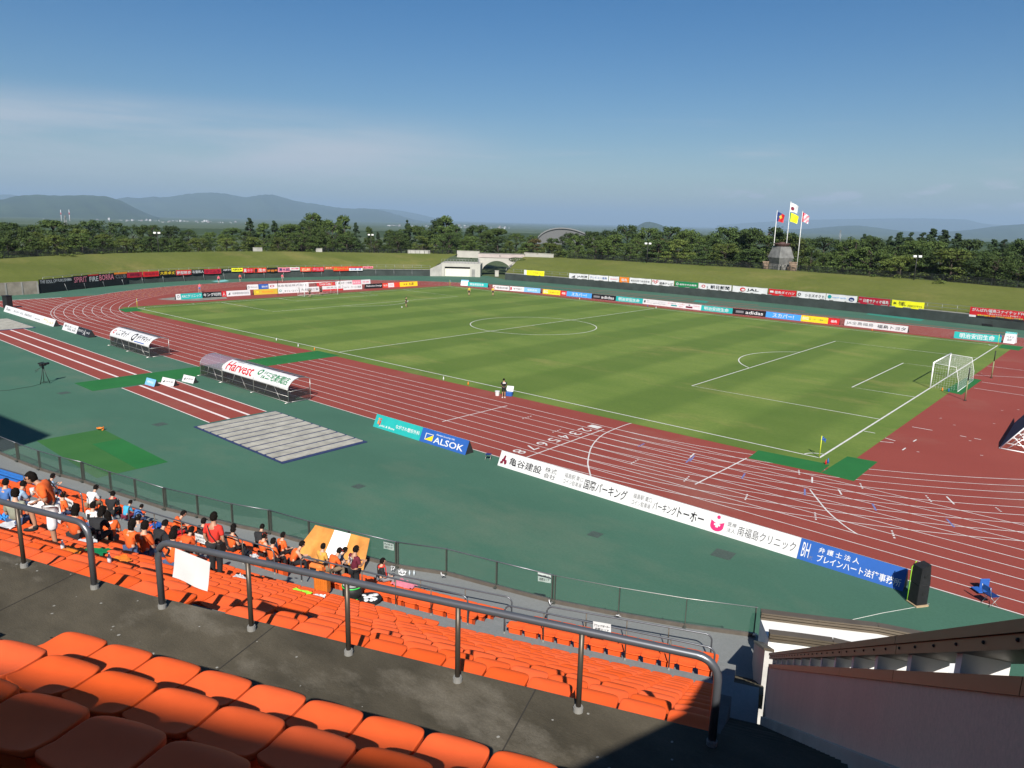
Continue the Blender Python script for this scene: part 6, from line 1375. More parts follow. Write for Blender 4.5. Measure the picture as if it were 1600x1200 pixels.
def garment(pose, kind):
    k = (pose, kind)
    if k in _PM: return _PM[k]
    J = joints(pose); V = {}; Ed = []
    def add(n, p, add_r=.014, f=1): r = RADII[n.split('_')[0]]; V[n] = (*p, r[0] * f + add_r, r[-1] * f + add_r)
    if kind in ('shirt', 'vest', 'jacket'):
        for n in ('pelvis', 'waist', 'chest'): add(n, J[n], .020)
        pb = J['pelvis'] + (J['pelvis'] - J['waist']) * .1; V['pelvis'] = (*pb, .155, .118)
        V['collar'] = (*(J['chest'].lerp(J['neck'], .72)), .075, .070); Ed = [('pelvis', 'waist'), ('waist', 'chest'), ('chest', 'collar')]
        for s in 'lr':
            add('shoulder_' + s, J['shoulder_' + s], .016); Ed.append(('chest', 'shoulder_' + s))
            if kind != 'vest':
                e = J['shoulder_' + s].lerp(J['elbow_' + s], .80 if kind == 'shirt' else 1.0); V['sleeve_' + s] = (*e, .062, .062); Ed.append(('shoulder_' + s, 'sleeve_' + s))
            if kind == 'jacket': V['cuff_' + s] = (*J['elbow_' + s].lerp(J['wrist_' + s], .9), .043, .043); Ed.append(('sleeve_' + s, 'cuff_' + s))
        root = 'pelvis'
    elif kind in ('trousers', 'shorts'):
        V['pelvis'] = (*J['pelvis'], .148, .112); root = 'pelvis'
        for s in 'lr':
            add('hip_' + s, J['hip_' + s], .016); Ed.append(('pelvis', 'hip_' + s))
            if kind == 'trousers': add('knee_' + s, J['knee_' + s], .020); V['ankle_' + s] = (*J['knee_' + s].lerp(J['ankle_' + s], .93), .058, .058); Ed += [('hip_' + s, 'knee_' + s), ('knee_' + s, 'ankle_' + s)]
            else: V['hem_' + s] = (*J['hip_' + s].lerp(J['knee_' + s], 1.12 if pose == 'knee_up' else .92), .098, .098); Ed.append(('hip_' + s, 'hem_' + s))
    if kind in ('hair', 'long_hair', 'cap', 'bandana'):
        h = J['head'] + Vector((0, 0, .02)); fwd = J['head'] - J['neck']; RM = Matrix.Rotation(-min(.6, max(-.1, math.atan2(fwd.y - .03, fwd.z) * (.8 if pose != 'knee_up' else .25))), 4, 'X'); mb = MB()
        vs_ = mb.ell(h, (.089, .106, .128), 3, RM); kill = []
        inv = RM.inverted().to_3x3(); rg = random.Random(len(pose))
        for v in vs_:
            l = inv @ (v.co - h)
            if kind in ('hair', 'long_hair'):
                low = -.075 if kind == 'hair' else -.16
                if (l.y > .040 and l.z < .050) or l.z < low or (l.y > .005 and l.z < -.02 and kind == 'hair'): kill.append(v)
                v.co += (v.co - h).normalized() * rg.uniform(-.001, .008)
            else:
                if l.z < (.022 if kind == 'cap' else .01): kill.append(v)
        bmesh.ops.delete(mb.bm, geom=kill, context='VERTS')
        if kind == 'long_hair': mb.ell(h + RM.to_3x3() @ Vector((0, -.045, -.09)), (.088, .06, .12), 2, RM)
        if kind == 'hair': mb.ell(h + RM.to_3x3() @ Vector((0, -.035, -.01)), (.084, .074, .075), 2, RM)
        if kind == 'cap':
            f_ = lambda x, y, z: h + RM.to_3x3() @ Vector((x, y, z)); n = 8
            ring = [f_(.08 * math.cos(math.pi * i / n), .07 + .10 * math.sin(math.pi * i / n), .03 - .012 * math.sin(math.pi * i / n)) for i in range(n + 1)]
            mb.hexa([p for p in ring], [p + Vector((0, 0, .01)) for p in ring])
        _PM[k] = mb.mesh(kind); return _PM[k]
    if kind.startswith('shoe_'):
        mb = MB()
        for s in kind[-1]:
            a, t = J['ankle_' + s], J['toe_' + s]; d = t - a; yw = Matrix.Rotation(math.atan2(-d.x, d.y), 4, 'Z'); c = a.lerp(t, .55); c.z = (t.z + a.z) / 2 - .03; mb.ell(c + Vector((0, .01, -.005)), (.048, .135, .042), 2, yw); mb.ell(a + Vector((0, 0, -.02)), (.05, .055, .05), 2)
        _PM[k] = mb.mesh('shoe'); return _PM[k]
    if kind == 'scarf':
        mb = MB(); n = J['neck']; mb.tube([n + Vector((.10 * math.cos(a * .45), .10 * math.sin(a * .45) - .0, -.02 + .02 * math.sin(a * .45))) for a in range(15)], .03, 7)
        mb.hexa([n + Vector(v) for v in ((.05, .10, -.03), (.12, .10, -.03), (.12, .12, -.03), (.05, .12, -.03))], [n + Vector(v) for v in ((.05, .13, -.36), (.12, .13, -.36), (.12, .15, -.36), (.05, .15, -.36))])
        _PM[k] = mb.mesh('scarf'); return _PM[k]
    _PM[k] = skin_mesh(kind, V, Ed, root); return _PM[k]
SKINS = [mat('skin_light', (.52, .30, .20), .55, var=.06), mat('skin_tan', (.40, .215, .135), .55, var=.06)]
M_HAIR = mat('black_hair', (.010, .008, .007), .95, var=.3, scale=30, spec=.05); M_FACE = mat('dark_features', (.05, .02, .018), .6)
CLOTH = {}
for k, c in dict(orange=(.72, .115, .018), deep_orange=(.60, .09, .015), red=(.62, .035, .022), coral=(.72, .085, .05), black=(.014, .014, .016), white=(.72, .72, .72), grey=(.22, .22, .23), cyan=(.05, .33, .55), blue=(.06, .15, .38), jean=(.04, .07, .15), khaki=(.19, .14, .09), maroon=(.13, .012, .03), beige=(.50, .42, .32), yellow=(.60, .42, .03), pink=(.75, .10, .16), pale_blue=(.30, .44, .60), plaid=(.25, .26, .20), amber=(.62, .32, .06), navy=(.015, .02, .07)).items(): CLOTH[k] = mat('cloth_' + k, c, .85, var=.14, scale=7)
def person(loc, yaw, pose, top, bottom, label, top_kind='shirt', bottom_kind='trousers', head='hair', headc=None, shoe='white', scale=1.0, skin=0, scarf=None, group=None, marks=()):
    root = empty('person', loc, yaw); root.scale = (scale,) * 3
    def part(nm, me, ms):
        o = bpy.data.objects.new(nm, me); COL.objects.link(o); o.parent = root
        for i, m in enumerate(ms):
            if len(me.materials) <= i: me.materials.append(None)
            o.material_slots[i].link = 'OBJECT'; o.material_slots[i].material = m
        return o
    part('body', body_mesh(pose), [SKINS[skin], M_FACE]); part(top_kind, garment(pose, top_kind), [CLOTH[top]]); part(bottom_kind, garment(pose, bottom_kind), [CLOTH[bottom]])
    if head in ('cap', 'bandana'): part('hair', garment(pose, 'hair'), [M_HAIR])
    part(head, garment(pose, head), [CLOTH[headc] if headc else M_HAIR]); part('shoe', garment(pose, 'shoe_l'), [CLOTH[shoe]]); part('shoe', garment(pose, 'shoe_r'), [CLOTH[shoe]])
    if scarf: part('scarf', garment(pose, 'scarf'), [CLOTH[scarf]])
    J = joints(pose)
    for s, w, hgt, c in marks:               # numbers and name bars on the back of a shirt
        me = (text_mesh(s, True) if not s.startswith('@') else mark_bm(s).mesh('emblem')).copy(); me.materials.clear(); me.materials.append(PAINT[c]); o = bpy.data.objects.new('shirt_number' if not s.startswith('@') else 'name_bar', me); COL.objects.link(o); o.parent = root
        ch = J['chest']; lean = math.atan2(ch.y - J['pelvis'].y, ch.z - J['pelvis'].z)
        o.matrix_local = Matrix.Translation((w / 2, ch.y - .150, ch.z - .10 if not s.startswith('@') else ch.z + .02)) @ Matrix.Rotation(math.pi, 4, 'Z') @ Matrix.Rotation(math.pi / 2 + lean, 4, 'X') @ Matrix.Diagonal((w, hgt, 1, 1)) 
        o.matrix_local = Matrix.Translation((-w / 2, ch.y - .150, ch.z - .10 if not s.startswith('@') else ch.z + .02)) @ Matrix.Rotation(math.pi / 2 - lean, 4, 'X') @ Matrix.Diagonal((w, hgt, 1, 1))
    return tag(root, label, 'person', group)
CAND_SEAT = [(low_z(k) + .42, low_t(k) + .35) for k in range(11)] + [(fr_z(j) + .40, fr_t(j) + .30) for j in range(4)]
CAND_FLOOR = [(low_z(k), low_t(k) + .45, .46) for k in range(11)] + [(fr_z(j), fr_t(j) + .37, .38) for j in range(4)] + [(AISLE_Z, 17.0, .75), (FRONT_Z, 22.0, 1.3)]
def seat_at(px, py):
    best = None
    for z, t in CAND_SEAT:
        s, tt = ST(px, py, z); e = abs(tt - t)
        if best is None or e < best[0]: best = (e, s, t, z)
    return S(best[1], best[2], best[3] + .005), best[1]
def floor_at(px, py):
    best = None
    for z, t, w in CAND_FLOOR:
        s, tt = ST(px, py, z); e = max(0, abs(tt - t) - w)
        if best is None or e < best[0]: best = (e, s, tt, z)
    return S(best[1], best[2], best[3]), best[1]
def aisle_at(px, py):
    s, t = ST(px, py, AISLE_Z + .002); t = min(17.55, max(16.45, t)); return S(s, t, AISLE_Z + .002), s
def sitter(px, py, pose, turn, *a, **k): p, s = seat_at(px, py); return person(p, yaw_at(s) + turn, pose, *a, **k)
def stander(px, py, pose, turn, *a, **k): p, s = floor_at(px, py); return person(p, yaw_at(s) + turn, pose, *a, **k)
SG = 'spectators in the stand'
man = stander(90, 860, 'knee_up', 2.35, 'orange', 'white', 'standing man in an orange shirt and white trousers with one knee raised, holding a cup', head='hair', shoe='black', skin=1, bottom_kind='shorts', group=SG)
J = joints('knee_up'); mb = MB(); mb.tube([J['wrist_r'] + Vector((.06, .08, -.06)), J['wrist_r'] + Vector((.06, .08, .08))], [.032, .04], 10); mb.build('paper_cup', PAINT['white'], None, man.matrix_basis @ Vector((0, 0, 0)), man.rotation_euler.z); c_ = [o for o in COL.objects if o.name.startswith('paper_cup')][-1]; tag(c_, 'white cup in the hand of the standing man in orange', 'cup')
mb = MB(); h_ = J['head'] + Vector((0, .08, .02))
for s in (-1, 1): mb.tube([h_ + Vector((s * .033 + .022 * math.cos(a * .7), .02, .016 * math.sin(a * .7))) for a in range(10)], .003, 4); mb.tube([h_ + Vector((s * .055, .018, .004)), h_ + Vector((s * .08, -.07, .006))], .003, 4)
mb.build('glasses', M_BLACK, man)
mb = MB(); mb.tube([J['shoulder_l'] + Vector((-.03, .09, .06)), Vector((0, .135, 1.2)), Vector((-.14, .09, 1.0)), Vector((-.16, -.06, .98)), Vector((0, -.135, 1.18)), J['shoulder_l'] + Vector((-.03, -.07, .06))], .014, 6); mb.build('bag_strap', M_BLACK, man)
P_ = [
 (77, 772, 'sit_read', 0, 'pale_blue', 'jean', 'person in a pale blue shirt reading by the far left barrier', {}),
 (112, 800, 'sit', 0, 'orange', 'jean', 'person in an orange cap and orange shirt behind the paper notices', dict(head='cap', headc='orange')),
 (132, 796, 'sit_lean', .2, 'white', 'khaki', 'person in a beige cap and pale shirt bending forward', dict(head='cap', headc='beige')),
 (166, 806, 'sit_read', .5, 'black', 'black', 'person in a beige cap, black shirt and red scarf', dict(head='cap', headc='beige', scarf='red')),
 (190, 812, 'sit_lean', .1, 'cyan', 'maroon', 'child in a bright cyan shirt with black hair', dict(scale=.78)),
 (204, 818, 'sit_lean', -.1, 'blue', 'jean', 'child in a blue shirt right of the cyan one', dict(scale=.74)),
 (143, 826, 'sit', .1, 'white', 'jean', 'person in a white shirt with a number on the back', dict(marks=[('1', .09, .2, 'ink')])),
 (120, 842, 'sit', .3, 'deep_orange', 'black', 'dark haired person in a dark orange shirt behind the thick rail end', dict(head='long_hair')),
 (147, 846, 'sit_lean', .4, 'black', 'black', 'long haired person in black bending over between two orange shirts', dict(head='long_hair')),
 (176, 846, 'sit_turn', 1.25, 'orange', 'khaki', 'person in an orange shirt, white towel and khaki trousers turned to the left', dict(head='long_hair', scarf='white')),
 (204, 864, 'sit', 0, 'orange', 'jean', 'person in a bright orange shirt with bobbed hair seen from behind', dict(head='long_hair')),
 (222, 872, 'sit', .1, 'deep_orange', 'jean', 'person in an orange shirt in shade, right of the bobbed hair', dict(scale=1.05)),
 (219, 842, 'sit', .2, 'grey', 'black', 'person in a dark grey shirt bending down beside blue bags', dict(head='bandana', headc='grey')),
 (243, 858, 'sit_lean', 0, 'black', 'jean', 'dark haired person in black next to a red towel', {}),
 (254, 868, 'sit_lean', -.2, 'black', 'black', 'dark haired person in black just behind the rail end post', dict(scale=.95)),
 (268, 834, 'sit_lean', -.6, 'orange', 'black', 'person in a bright orange shirt looking at a phone by the aisle rail', {}),
 (272, 886, 'sit', .1, 'orange', 'jean', 'person in an orange shirt with a black number two behind the white sheet', dict(marks=[('2', .13, .22, 'ink')])),
 (296, 862, 'sit_lean', .1, 'deep_orange', 'black', 'brown haired person in orange below the small paper notice', {}),
 (318, 846, 'sit', .1, 'black', 'black', 'person in a black cap left of the standing man in red', dict(head='cap', headc='black')),
 (357, 858, 'sit_lean', .2, 'black', 'black', 'person in a black cap with a white band right of the standing man in red', dict(head='cap', headc='black')),
 (350, 868, 'sit', 0, 'orange', 'black', 'person in an orange vest sitting right of the standing man in red', dict(top_kind='vest')),
 (412, 868, 'sit', -.2, 'orange', 'black', 'person in a red bandana and orange vest', dict(head='bandana', headc='coral', top_kind='vest')),
 (409, 852, 'sit_lean', .3, 'black', 'black', 'person in black behind the red bandana', {}),
 (427, 878, 'sit', -.1, 'orange', 'black', 'black haired person in an orange shirt by the rail end', {}),
 (437, 868, 'sit', -.2, 'orange', 'black', 'person in an orange shirt facing the pitch right of the rail end', dict(scale=1.0)),
 (454, 884, 'sit_lean', -.5, 'orange', 'black', 'black haired person in an orange vest over a dark shirt leaning on the rail', dict(top_kind='vest')),
 (501, 886, 'sit', -.1, 'amber', 'black', 'person in an amber cape in front of the draped flag', {}),
 (516, 894, 'sit_lean', -.4, 'orange', 'khaki', 'person in a red cap and orange shirt in front of the draped flag', dict(head='cap', headc='red')),
 (526, 890, 'sit_lean', -.5, 'grey', 'black', 'grey shirted person with a beige towel right of the red cap', {}),
 (594, 908, 'sit', -.7, 'black', 'grey', 'black haired man in a black shirt and a red and white scarf', dict(scarf='red')),
 (22, 822, 'sit', .6, 'plaid', 'jean', 'person in a checked shirt at the far left behind the thick rail', {}),
 (8, 792, 'sit', .3, 'blue', 'jean', 'person in a blue jacket on the blue seats at the left edge', dict(top_kind='jacket')),
 (27, 795, 'sit_lean', .2, 'pale_blue', 'jean', 'person in pale denim with a grey hat by the blue seats', dict(head='cap', headc='grey')),
]
for px, py, pose, tn, a, b_, lab, kw in P_: sitter(px, py, pose, tn, a, b_, lab, group=SG, **kw)
st = stander(339, 905, 'stand', .15, 'red', 'black', 'standing man in a red shirt with a black bag strap across his back', shoe='black', skin=1, group=SG)
mb = MB(); mb.tube([Vector((-.12, -.06, 1.40)), Vector((0, -.145, 1.22)), Vector((.15, -.10, 1.0)), Vector((.19, .02, .95)), Vector((.08, .14, 1.12)), Vector((-.10, .09, 1.39))], .014, 6); mb.box((.22, -.06, .88), (.1, .26, .3), 0, .03); mb.build('shoulder_bag', M_BLACK, st)
person(aisle_at(562, 928)[0], yaw_at(-11) - .35, 'stand_hold', 'maroon', 'black', 'man in a maroon shirt numbered 17 with cropped hair bending over the front rows', shoe='black', skin=1, group=SG, marks=[('17', .20, .22, 'white'), ('@rect', .20, .05, 'lightgrey')])
# people on the field
def on_field(px, py, pose, yaw, *a, **k): return person(G(px, py, .012), yaw, pose, *a, **k)
on_field(787, 622, 'stand_hold', .9, 'black', 'black', 'attendant in black shirt and shorts standing beside the cool box at the near touchline', bottom_kind='shorts', skin=1, marks=[('@rect', .26, .09, 'white')])
on_field(634.5, 479.5, 'stand', -.9, 'black', 'black', 'lone person in black standing beside the ball on the left half of the pitch', bottom_kind='shorts', shoe='black')
on_field(484, 465, 'run', -1.3, 'black', 'black', 'player in black stretching low in front of the left goal, left of the pair', bottom_kind='shorts', shoe='black')
on_field(501, 461.5, 'run', -.5, 'black', 'black', 'player in black running in front of the left goal, right of the pair', bottom_kind='shorts', shoe='black')
on_field(733, 461.5, 'stand', -2.6, 'yellow', 'black', 'player in a yellow shirt near the far left corner, left of the two', bottom_kind='shorts', shoe='black')
on_field(770, 461.8, 'stand', -2.2, 'yellow', 'black', 'player in a yellow shirt near the far left corner, right of the two', bottom_kind='shorts', shoe='black')
RG_ = 'people jogging round the left bend'
on_field(312.5, 456.5, 'walk', -2.4, 'pink', 'blue', 'jogger in a pink shirt nearest the teal board behind the left corner', bottom_kind='shorts', group=RG_)
on_field(342, 442.5, 'walk', -2.0, 'pink', 'navy', 'jogger in a pink shirt on the pale teal pad below the red banners', bottom_kind='shorts', group=RG_)
on_field(375.5, 440, 'walk', -2.0, 'coral', 'navy', 'jogger in a red shirt in front of the pale yellow banner', bottom_kind='shorts', group=RG_)
on_field(441.5, 439.5, 'walk', -1.8, 'pink', 'grey', 'jogger in a pink shirt farthest right, below the pink banner', bottom_kind='shorts', group=RG_)

# ---------------------------------------------------------------- things lying about in the stand
def upright(px, py): return floor_at(px, py)
p, s = aisle_at(504, 928); root = empty('suitcase', p, yaw_at(s) + .1); mb = MB(); mb.box((0, 0, .38), (.46, .28, .64), 0, .04)
for x in np.linspace(-.17, .17, 6): mb.box((x, -.145, .38), (.022, .012, .56))
mb.build('shell', mat('orange_case', (.62, .16, .02), .4), root); mb = MB()
for x in (-.17, .17):
    for y in (-.09, .09): mb.ell((x, y, .035), (.03, .03, .035), 1)
mb.build('wheel_set', M_BLACK, root); mb = MB(); mb.tube([(-.09, 0, .70), (-.09, 0, .76), (.09, 0, .76), (.09, 0, .70)], .012, 6); mb.build('handle', M_BLACK, root); tag(root, 'orange hard shell suitcase standing in the aisle', 'suitcase')
p, s = seat_at(488, 905); mb = MB(); mb.box((0, 0, .22), (.5, .3, .44), 0, .08); mb.box((0, -.16, .2), (.36, .06, .24), 0, .03); o = mb.build('backpack', mat('orange_bag', (.66, .17, .03), .7), None, p, yaw_at(s)); tag(o, 'orange bag with a black label on the seat left of the suitcase', 'bag'); mb = MB(); mb.box((0, -.195, .32), (.24, .01, .07)); mb.build('label_patch', M_BLACK, o)
p, s = aisle_at(551, 935); root = empty('bass_drum', p, yaw_at(s)); mb = MB(); mb.tube([(0, 0, .02), (0, 0, .50)], .30, 28); mb.build('drum_shell', M_BLACK, root)
for z in (.07, .43): mb = MB(); mb.tube([(0, 0, z), (0, 0, z + .035)], .315, 28); mb.build('green_hoop', mat('bright_green_hoop', (.05, .62, .10), .4), root)
mb = MB(); mb.tube([(0, 0, .5), (0, 0, .506)], .285, 28); mb.build('drum_head', mat('drum_skin', (.45, .45, .43), .5), root); tag(root, 'black drum with bright green hoops on the aisle by the maroon shirt', 'drum')
p, s = aisle_at(578, 940); root = empty('drum_tray', p, yaw_at(s)); mb = MB(); mb.tube([(0, 0, .0), (0, 0, .10)], [.30, .37], 28); mb.tube([(0, 0, .101), (0, 0, .13)], [.37, .35], 28); mb.build('black_rim', M_BLACK, root)
mb = MB(); rg = random.Random(2)
for i in range(22): a = rg.uniform(0, 6.28); r = .22 * math.sqrt(rg.random()); mb.ell((r * math.cos(a), r * math.sin(a), .15 + rg.uniform(-.01, .02)), (rg.uniform(.05, .09), rg.uniform(.04, .07), .025), 2, Matrix.Rotation(a, 4, 'Z'))
mb.build('white_wrap', PAINT['white'], root); tag(root, 'round black rim with crumpled white wrapping lying on the aisle', 'drum')
p, s = aisle_at(640, 968); mb = MB(); mb.tube([(-.42, 0, .05), (-.3, 0, .05), (.42, .02, .05)], [.05, .05, .038], 10); o = mb.build('umbrella', PAINT['navy'], None, p, yaw_at(s) - .1); tag(o, 'rolled dark blue umbrella lying on the aisle', 'umbrella'); mb = MB(); mb.tube([(-.5, 0, .05), (-.42, 0, .05)], .055, 10); mb.build('blue_end', PAINT['sky'], o)
def cloth(px, py, c, label, sx=.42, sy=.3, seed=1, name='towel', h=.05, surf='seat', sc=2):
    p, s = (seat_at if surf == 'seat' else floor_at)(px, py); rg = random.Random(seed); mb = MB(); n = 7; V = [[mb.bm.verts.new(((i / n - .5) * sx + rg.uniform(-.02, .02), (j / n - .5) * sy + rg.uniform(-.02, .02), .03 + h * abs(math.sin(i * 1.3 + j * .9 + seed)) + rg.uniform(0, .015))) for j in range(n + 1)] for i in range(n + 1)]
    for i in range(n):
        for j in range(n): mb.bm.faces.new((V[i][j], V[i + 1][j], V[i + 1][j + 1], V[i][j + 1])).smooth = True
    mb.hexa([(-sx * .4, -sy * .4, 0), (sx * .4, -sy * .4, 0), (sx * .4, sy * .4, 0), (-sx * .4, sy * .4, 0)], [(-sx * .3, -sy * .3, .03), (sx * .3, -sy * .3, .03), (sx * .3, sy * .3, .03), (-sx * .3, sy * .3, .03)])
    return tag(mb.build(name, PAINT[c], None, p, yaw_at(s) + rg.uniform(-.5, .5)), label, name)
cloth(147, 868, 'green', 'dark green cloth lying on a seat behind the thick rail', .5, .3, 3)
cloth(119, 863, 'orange', 'yellow orange cloth on a seat left of the thick rail post', .4, .25, 5); cloth(188, 881, 'orange', 'yellow orange cloth on a seat right of the green cloth', .36, .24, 6)
cloth(138, 850, 'white', 'white plastic bag on a seat in front of the long haired person', .4, .3, 7, 'plastic_bag'); cloth(372, 908, 'white', 'crumpled white paper on a seat near the second rail post', .36, .22, 8, 'paper'); cloth(497, 937, 'white', 'scrap of white paper on a seat by the suitcase', .3, .16, 9, 'paper')
cloth(470, 930, 'lime', 'bright green strip lying on a seat left of the suitcase', .55, .14, 4, 'strap'); cloth(241, 828, 'royal', 'blue bag on the front seats left of the person with the phone', .45, .35, 11, 'bag', .14); cloth(266, 842, 'red', 'red towel with white marks beside the aisle rail', .35, .4, 12, 'towel', .12)
cloth(634, 915, 'rose', 'pale pink cloth over the front seats beside the man with the red scarf', .8, .5, 13, 'blanket', .12); cloth(369, 858, 'paleblue', 'blue bundle beside the person in the orange vest', .25, .2, 14, 'bundle', .16); cloth(388, 866, 'ink', 'black bag on the seats right of the blue bundle', .4, .3, 15, 'bag', .12); cloth(400, 870, 'white', 'white folded paper on a front seat by the red bandana', .3, .22, 16, 'paper')
cloth(10, 815, 'sky', 'bright blue bag on a seat at the left edge', .4, .3, 17, 'bag', .14); cloth(6, 828, 'white', 'white towel on a seat at the left edge', .4, .3, 18); cloth(90, 818, 'white', 'white striped shirt lying beside the raised knee', .4, .3, 19, 'shirt', .1); cloth(628, 897, 'white', 'crumpled white bag on the front deck by the barrier', .3, .22, 21, 'plastic_bag', .12, 'floor'); cloth(1012, 968, 'ink', 'dark glove on the kerb of the glass barrier', .3, .12, 22, 'glove', .05, 'floor')
def bottle(px, py, label, surf='seat'):
    p, s = (seat_at if surf == 'seat' else floor_at)(px, py); root = empty('water_bottle', p); mb = MB(); mb.tube([(0, 0, 0), (0, 0, .13), (0, 0, .17), (0, 0, .19)], [.034, .034, .014, .013], 10); mb.build('bottle_body', mat('bottle_plastic', (.55, .62, .66), .15), root); mb = MB(); mb.tube([(0, 0, .19), (0, 0, .21)], .015, 8); mb.build('cap', PAINT['white'], root); tag(root, label, 'bottle')
bottle(102, 860, 'clear water bottle on a seat left of the thick rail post'); bottle(176, 880, 'clear water bottle on a seat next to the yellow orange cloth'); bottle(640, 899, 'clear water bottle on the front deck by the barrier, left one', 'floor'); bottle(647, 899, 'clear water bottle on the front deck by the barrier, right one', 'floor')
# ---------------------------------------------------------------- trees behind the bank
def leaf_mat(name, c1, c2):
    m = bpy.data.materials.new(name); m.use_nodes = True; n, l = m.node_tree.nodes, m.node_tree.links; b = n['Principled BSDF']; b.inputs['Roughness'].default_value = .7; b.inputs['Specular IOR Level'].default_value = .2
    g_ = n.new('ShaderNodeNewGeometry'); r = n.new('ShaderNodeValToRGB'); r.color_ramp.elements[0].color = (*c1, 1); r.color_ramp.elements[1].color = (*c2, 1); l.new(g_.outputs['Random Per Island'], r.inputs[0])
    oi = n.new('ShaderNodeObjectInfo'); hs = n.new('ShaderNodeHueSaturation'); mr = n.new('ShaderNodeMapRange'); l.new(oi.outputs['Random'], mr.inputs[0]); mr.inputs[3].default_value = .62; mr.inputs[4].default_value = 1.20
    l.new(r.outputs[0], hs.inputs['Color']); l.new(mr.outputs[0], hs.inputs['Value']); l.new(hs.outputs[0], b.inputs['Base Color']); return m
LEAF = [leaf_mat('leaf_dark_green', (.028, .050, .013), (.060, .092, .024)), leaf_mat('leaf_mid_green', (.038, .066, .015), (.084, .120, .027)), leaf_mat('leaf_yellow_green', (.062, .090, .017), (.120, .148, .032)), leaf_mat('leaf_conifer', (.017, .034, .015), (.036, .060, .023)), leaf_mat('leaf_rusty', (.055, .050, .018), (.10, .078, .026))]
M_BARK = mat('tree_bark', (.05, .038, .028), .9, var=.3, scale=5)
def crown(seed, kind):
    """unit tree: height 1, crown built from leaf-sized tilted faces gathered in clumps"""
    rg = random.Random(seed); mb = MB(); cl = []
    if kind == 'round':
        for i in range(64):
            a = rg.uniform(0, 6.28); z = rg.uniform(.06, .95); q = (z - .40) / .60; w = .43 * max(.05, 1 - abs(q) ** 2.4) ** .5
            r = w * math.sqrt(rg.uniform(.3, 1)); cl.append((r * math.cos(a), r * math.sin(a), z, rg.uniform(.075, .125), .75))
    elif kind == 'layer':
        for i in range(66):
            z = rg.choice([.08, .16, .28, .40, .52, .64, .75, .84, .92]) + rg.uniform(-.03, .03); w = .50 * (1 - max(0, z - .30) / .74) ** .65; a = rg.uniform(0, 6.28); r = w * math.sqrt(rg.uniform(.15, 1)); cl.append((r * math.cos(a), r * math.sin(a), z, rg.uniform(.08, .125), .55))
    elif kind == 'tall':
        for i in range(54):
            z = rg.uniform(.06, .97); w = .24 * (1 - z) ** .55 + .03; a = rg.uniform(0, 6.28); r = w * math.sqrt(rg.uniform(.2, 1)); cl.append((r * math.cos(a), r * math.sin(a), z, rg.uniform(.05, .085), 1.0))
    else:                # conifer
        for i in range(60):
            z = rg.uniform(.05, .985); w = .26 * (1 - z) ** .9 + .012; a = rg.uniform(0, 6.28); r = w * rg.uniform(.4, 1); cl.append((r * math.cos(a), r * math.sin(a), z - .02 * r, .03 + .06 * (1 - z), .7))
    for x, y, z, r, sq in cl:
        nl = 62
        for _ in range(nl):
            d = Vector((rg.gauss(0, 1), rg.gauss(0, 1), rg.gauss(0, 1))).normalized(); q = r * (rg.random() ** .4)
            c = Vector((x + d.x * q, y + d.y * q, z + d.z * q * sq)); nrm = (d + Vector((rg.uniform(-.7, .7), rg.uniform(-.7, .7), rg.uniform(-.1, .9)))).normalized()
            t = nrm.orthogonal().normalized(); t = Matrix.Rotation(rg.uniform(0, 6.28), 3, nrm) @ t; bt = nrm.cross(t); s = rg.uniform(.014, .028)
            mb.face([c - t * s, c + bt * s * .55 - nrm * s * .2, c + t * s, c - bt * s * .55 - nrm * s * .2])
    return mb.mesh('crown'), cl
def trunk(seed, kind, cl):
    rg = random.Random(seed); mb = MB(); top = .9 if kind in ('tall', 'conifer') else .7
    pts = [(0, 0, -.05), (rg.uniform(-.01, .01), rg.uniform(-.01, .01), .2), (rg.uniform(-.03, .03), rg.uniform(-.03, .03), top * .6), (rg.uniform(-.03, .03), 0, top)]; mb.tube(pts, [.026, .02, .014, .005], 7)
    for x, y, z, r, sq in cl[::3]: z0 = max(.1, z - .12 - .3 * math.hypot(x, y)); mb.tube([(0, 0, z0), (x * .5, y * .5, z0 + (z - z0) * .65), (x, y, z)], [.011, .007, .003], 5)
    return mb.mesh('trunk')
VARS = {}
for kd, n in (('round', 3), ('layer', 3), ('tall', 2), ('conifer', 2)):
    VARS[kd] = []
    for i in range(n):
        me, cl = crown(11 * i + len(kd), kd); VARS[kd].append((me, trunk(i + 5, kd, cl)))
TREE_LAB = {('round', 0): 'rounded dark green tree', ('round', 1): 'rounded mid green tree', ('round', 2): 'rounded yellowish green tree', ('layer', 0): 'broad dark tree with layered boughs', ('layer', 1): 'broad green tree with layered boughs', ('layer', 2): 'broad yellowish tree with layered boughs', ('tall', 0): 'slim upright dark tree', ('tall', 1): 'slim upright green tree', ('tall', 2): 'slim upright yellowish tree', ('conifer', 3): 'pointed dark conifer', ('round', 4): 'rusty brown leaved tree', ('layer', 4): 'broad rusty leaved tree'}
PROF = [(-60, 349), (0, 347), (60, 344), (110, 341), (160, 345), (240, 349), (300, 356), (370, 347), (400, 340), (440, 346), (490, 336), (530, 337), (560, 350), (590, 358), (640, 346), (690, 341), (715, 348), (740, 354), (790, 352), (830, 362), (870, 369), (900, 360), (960, 353), (1000, 352), (1060, 350), (1100, 362), (1150, 347), (1200, 350), (1240, 362), (1290, 372), (1340, 366), (1400, 363), (1450, 363), (1520, 363), (1560, 375), (1600, 368), (1670, 372)]
GAPS = []
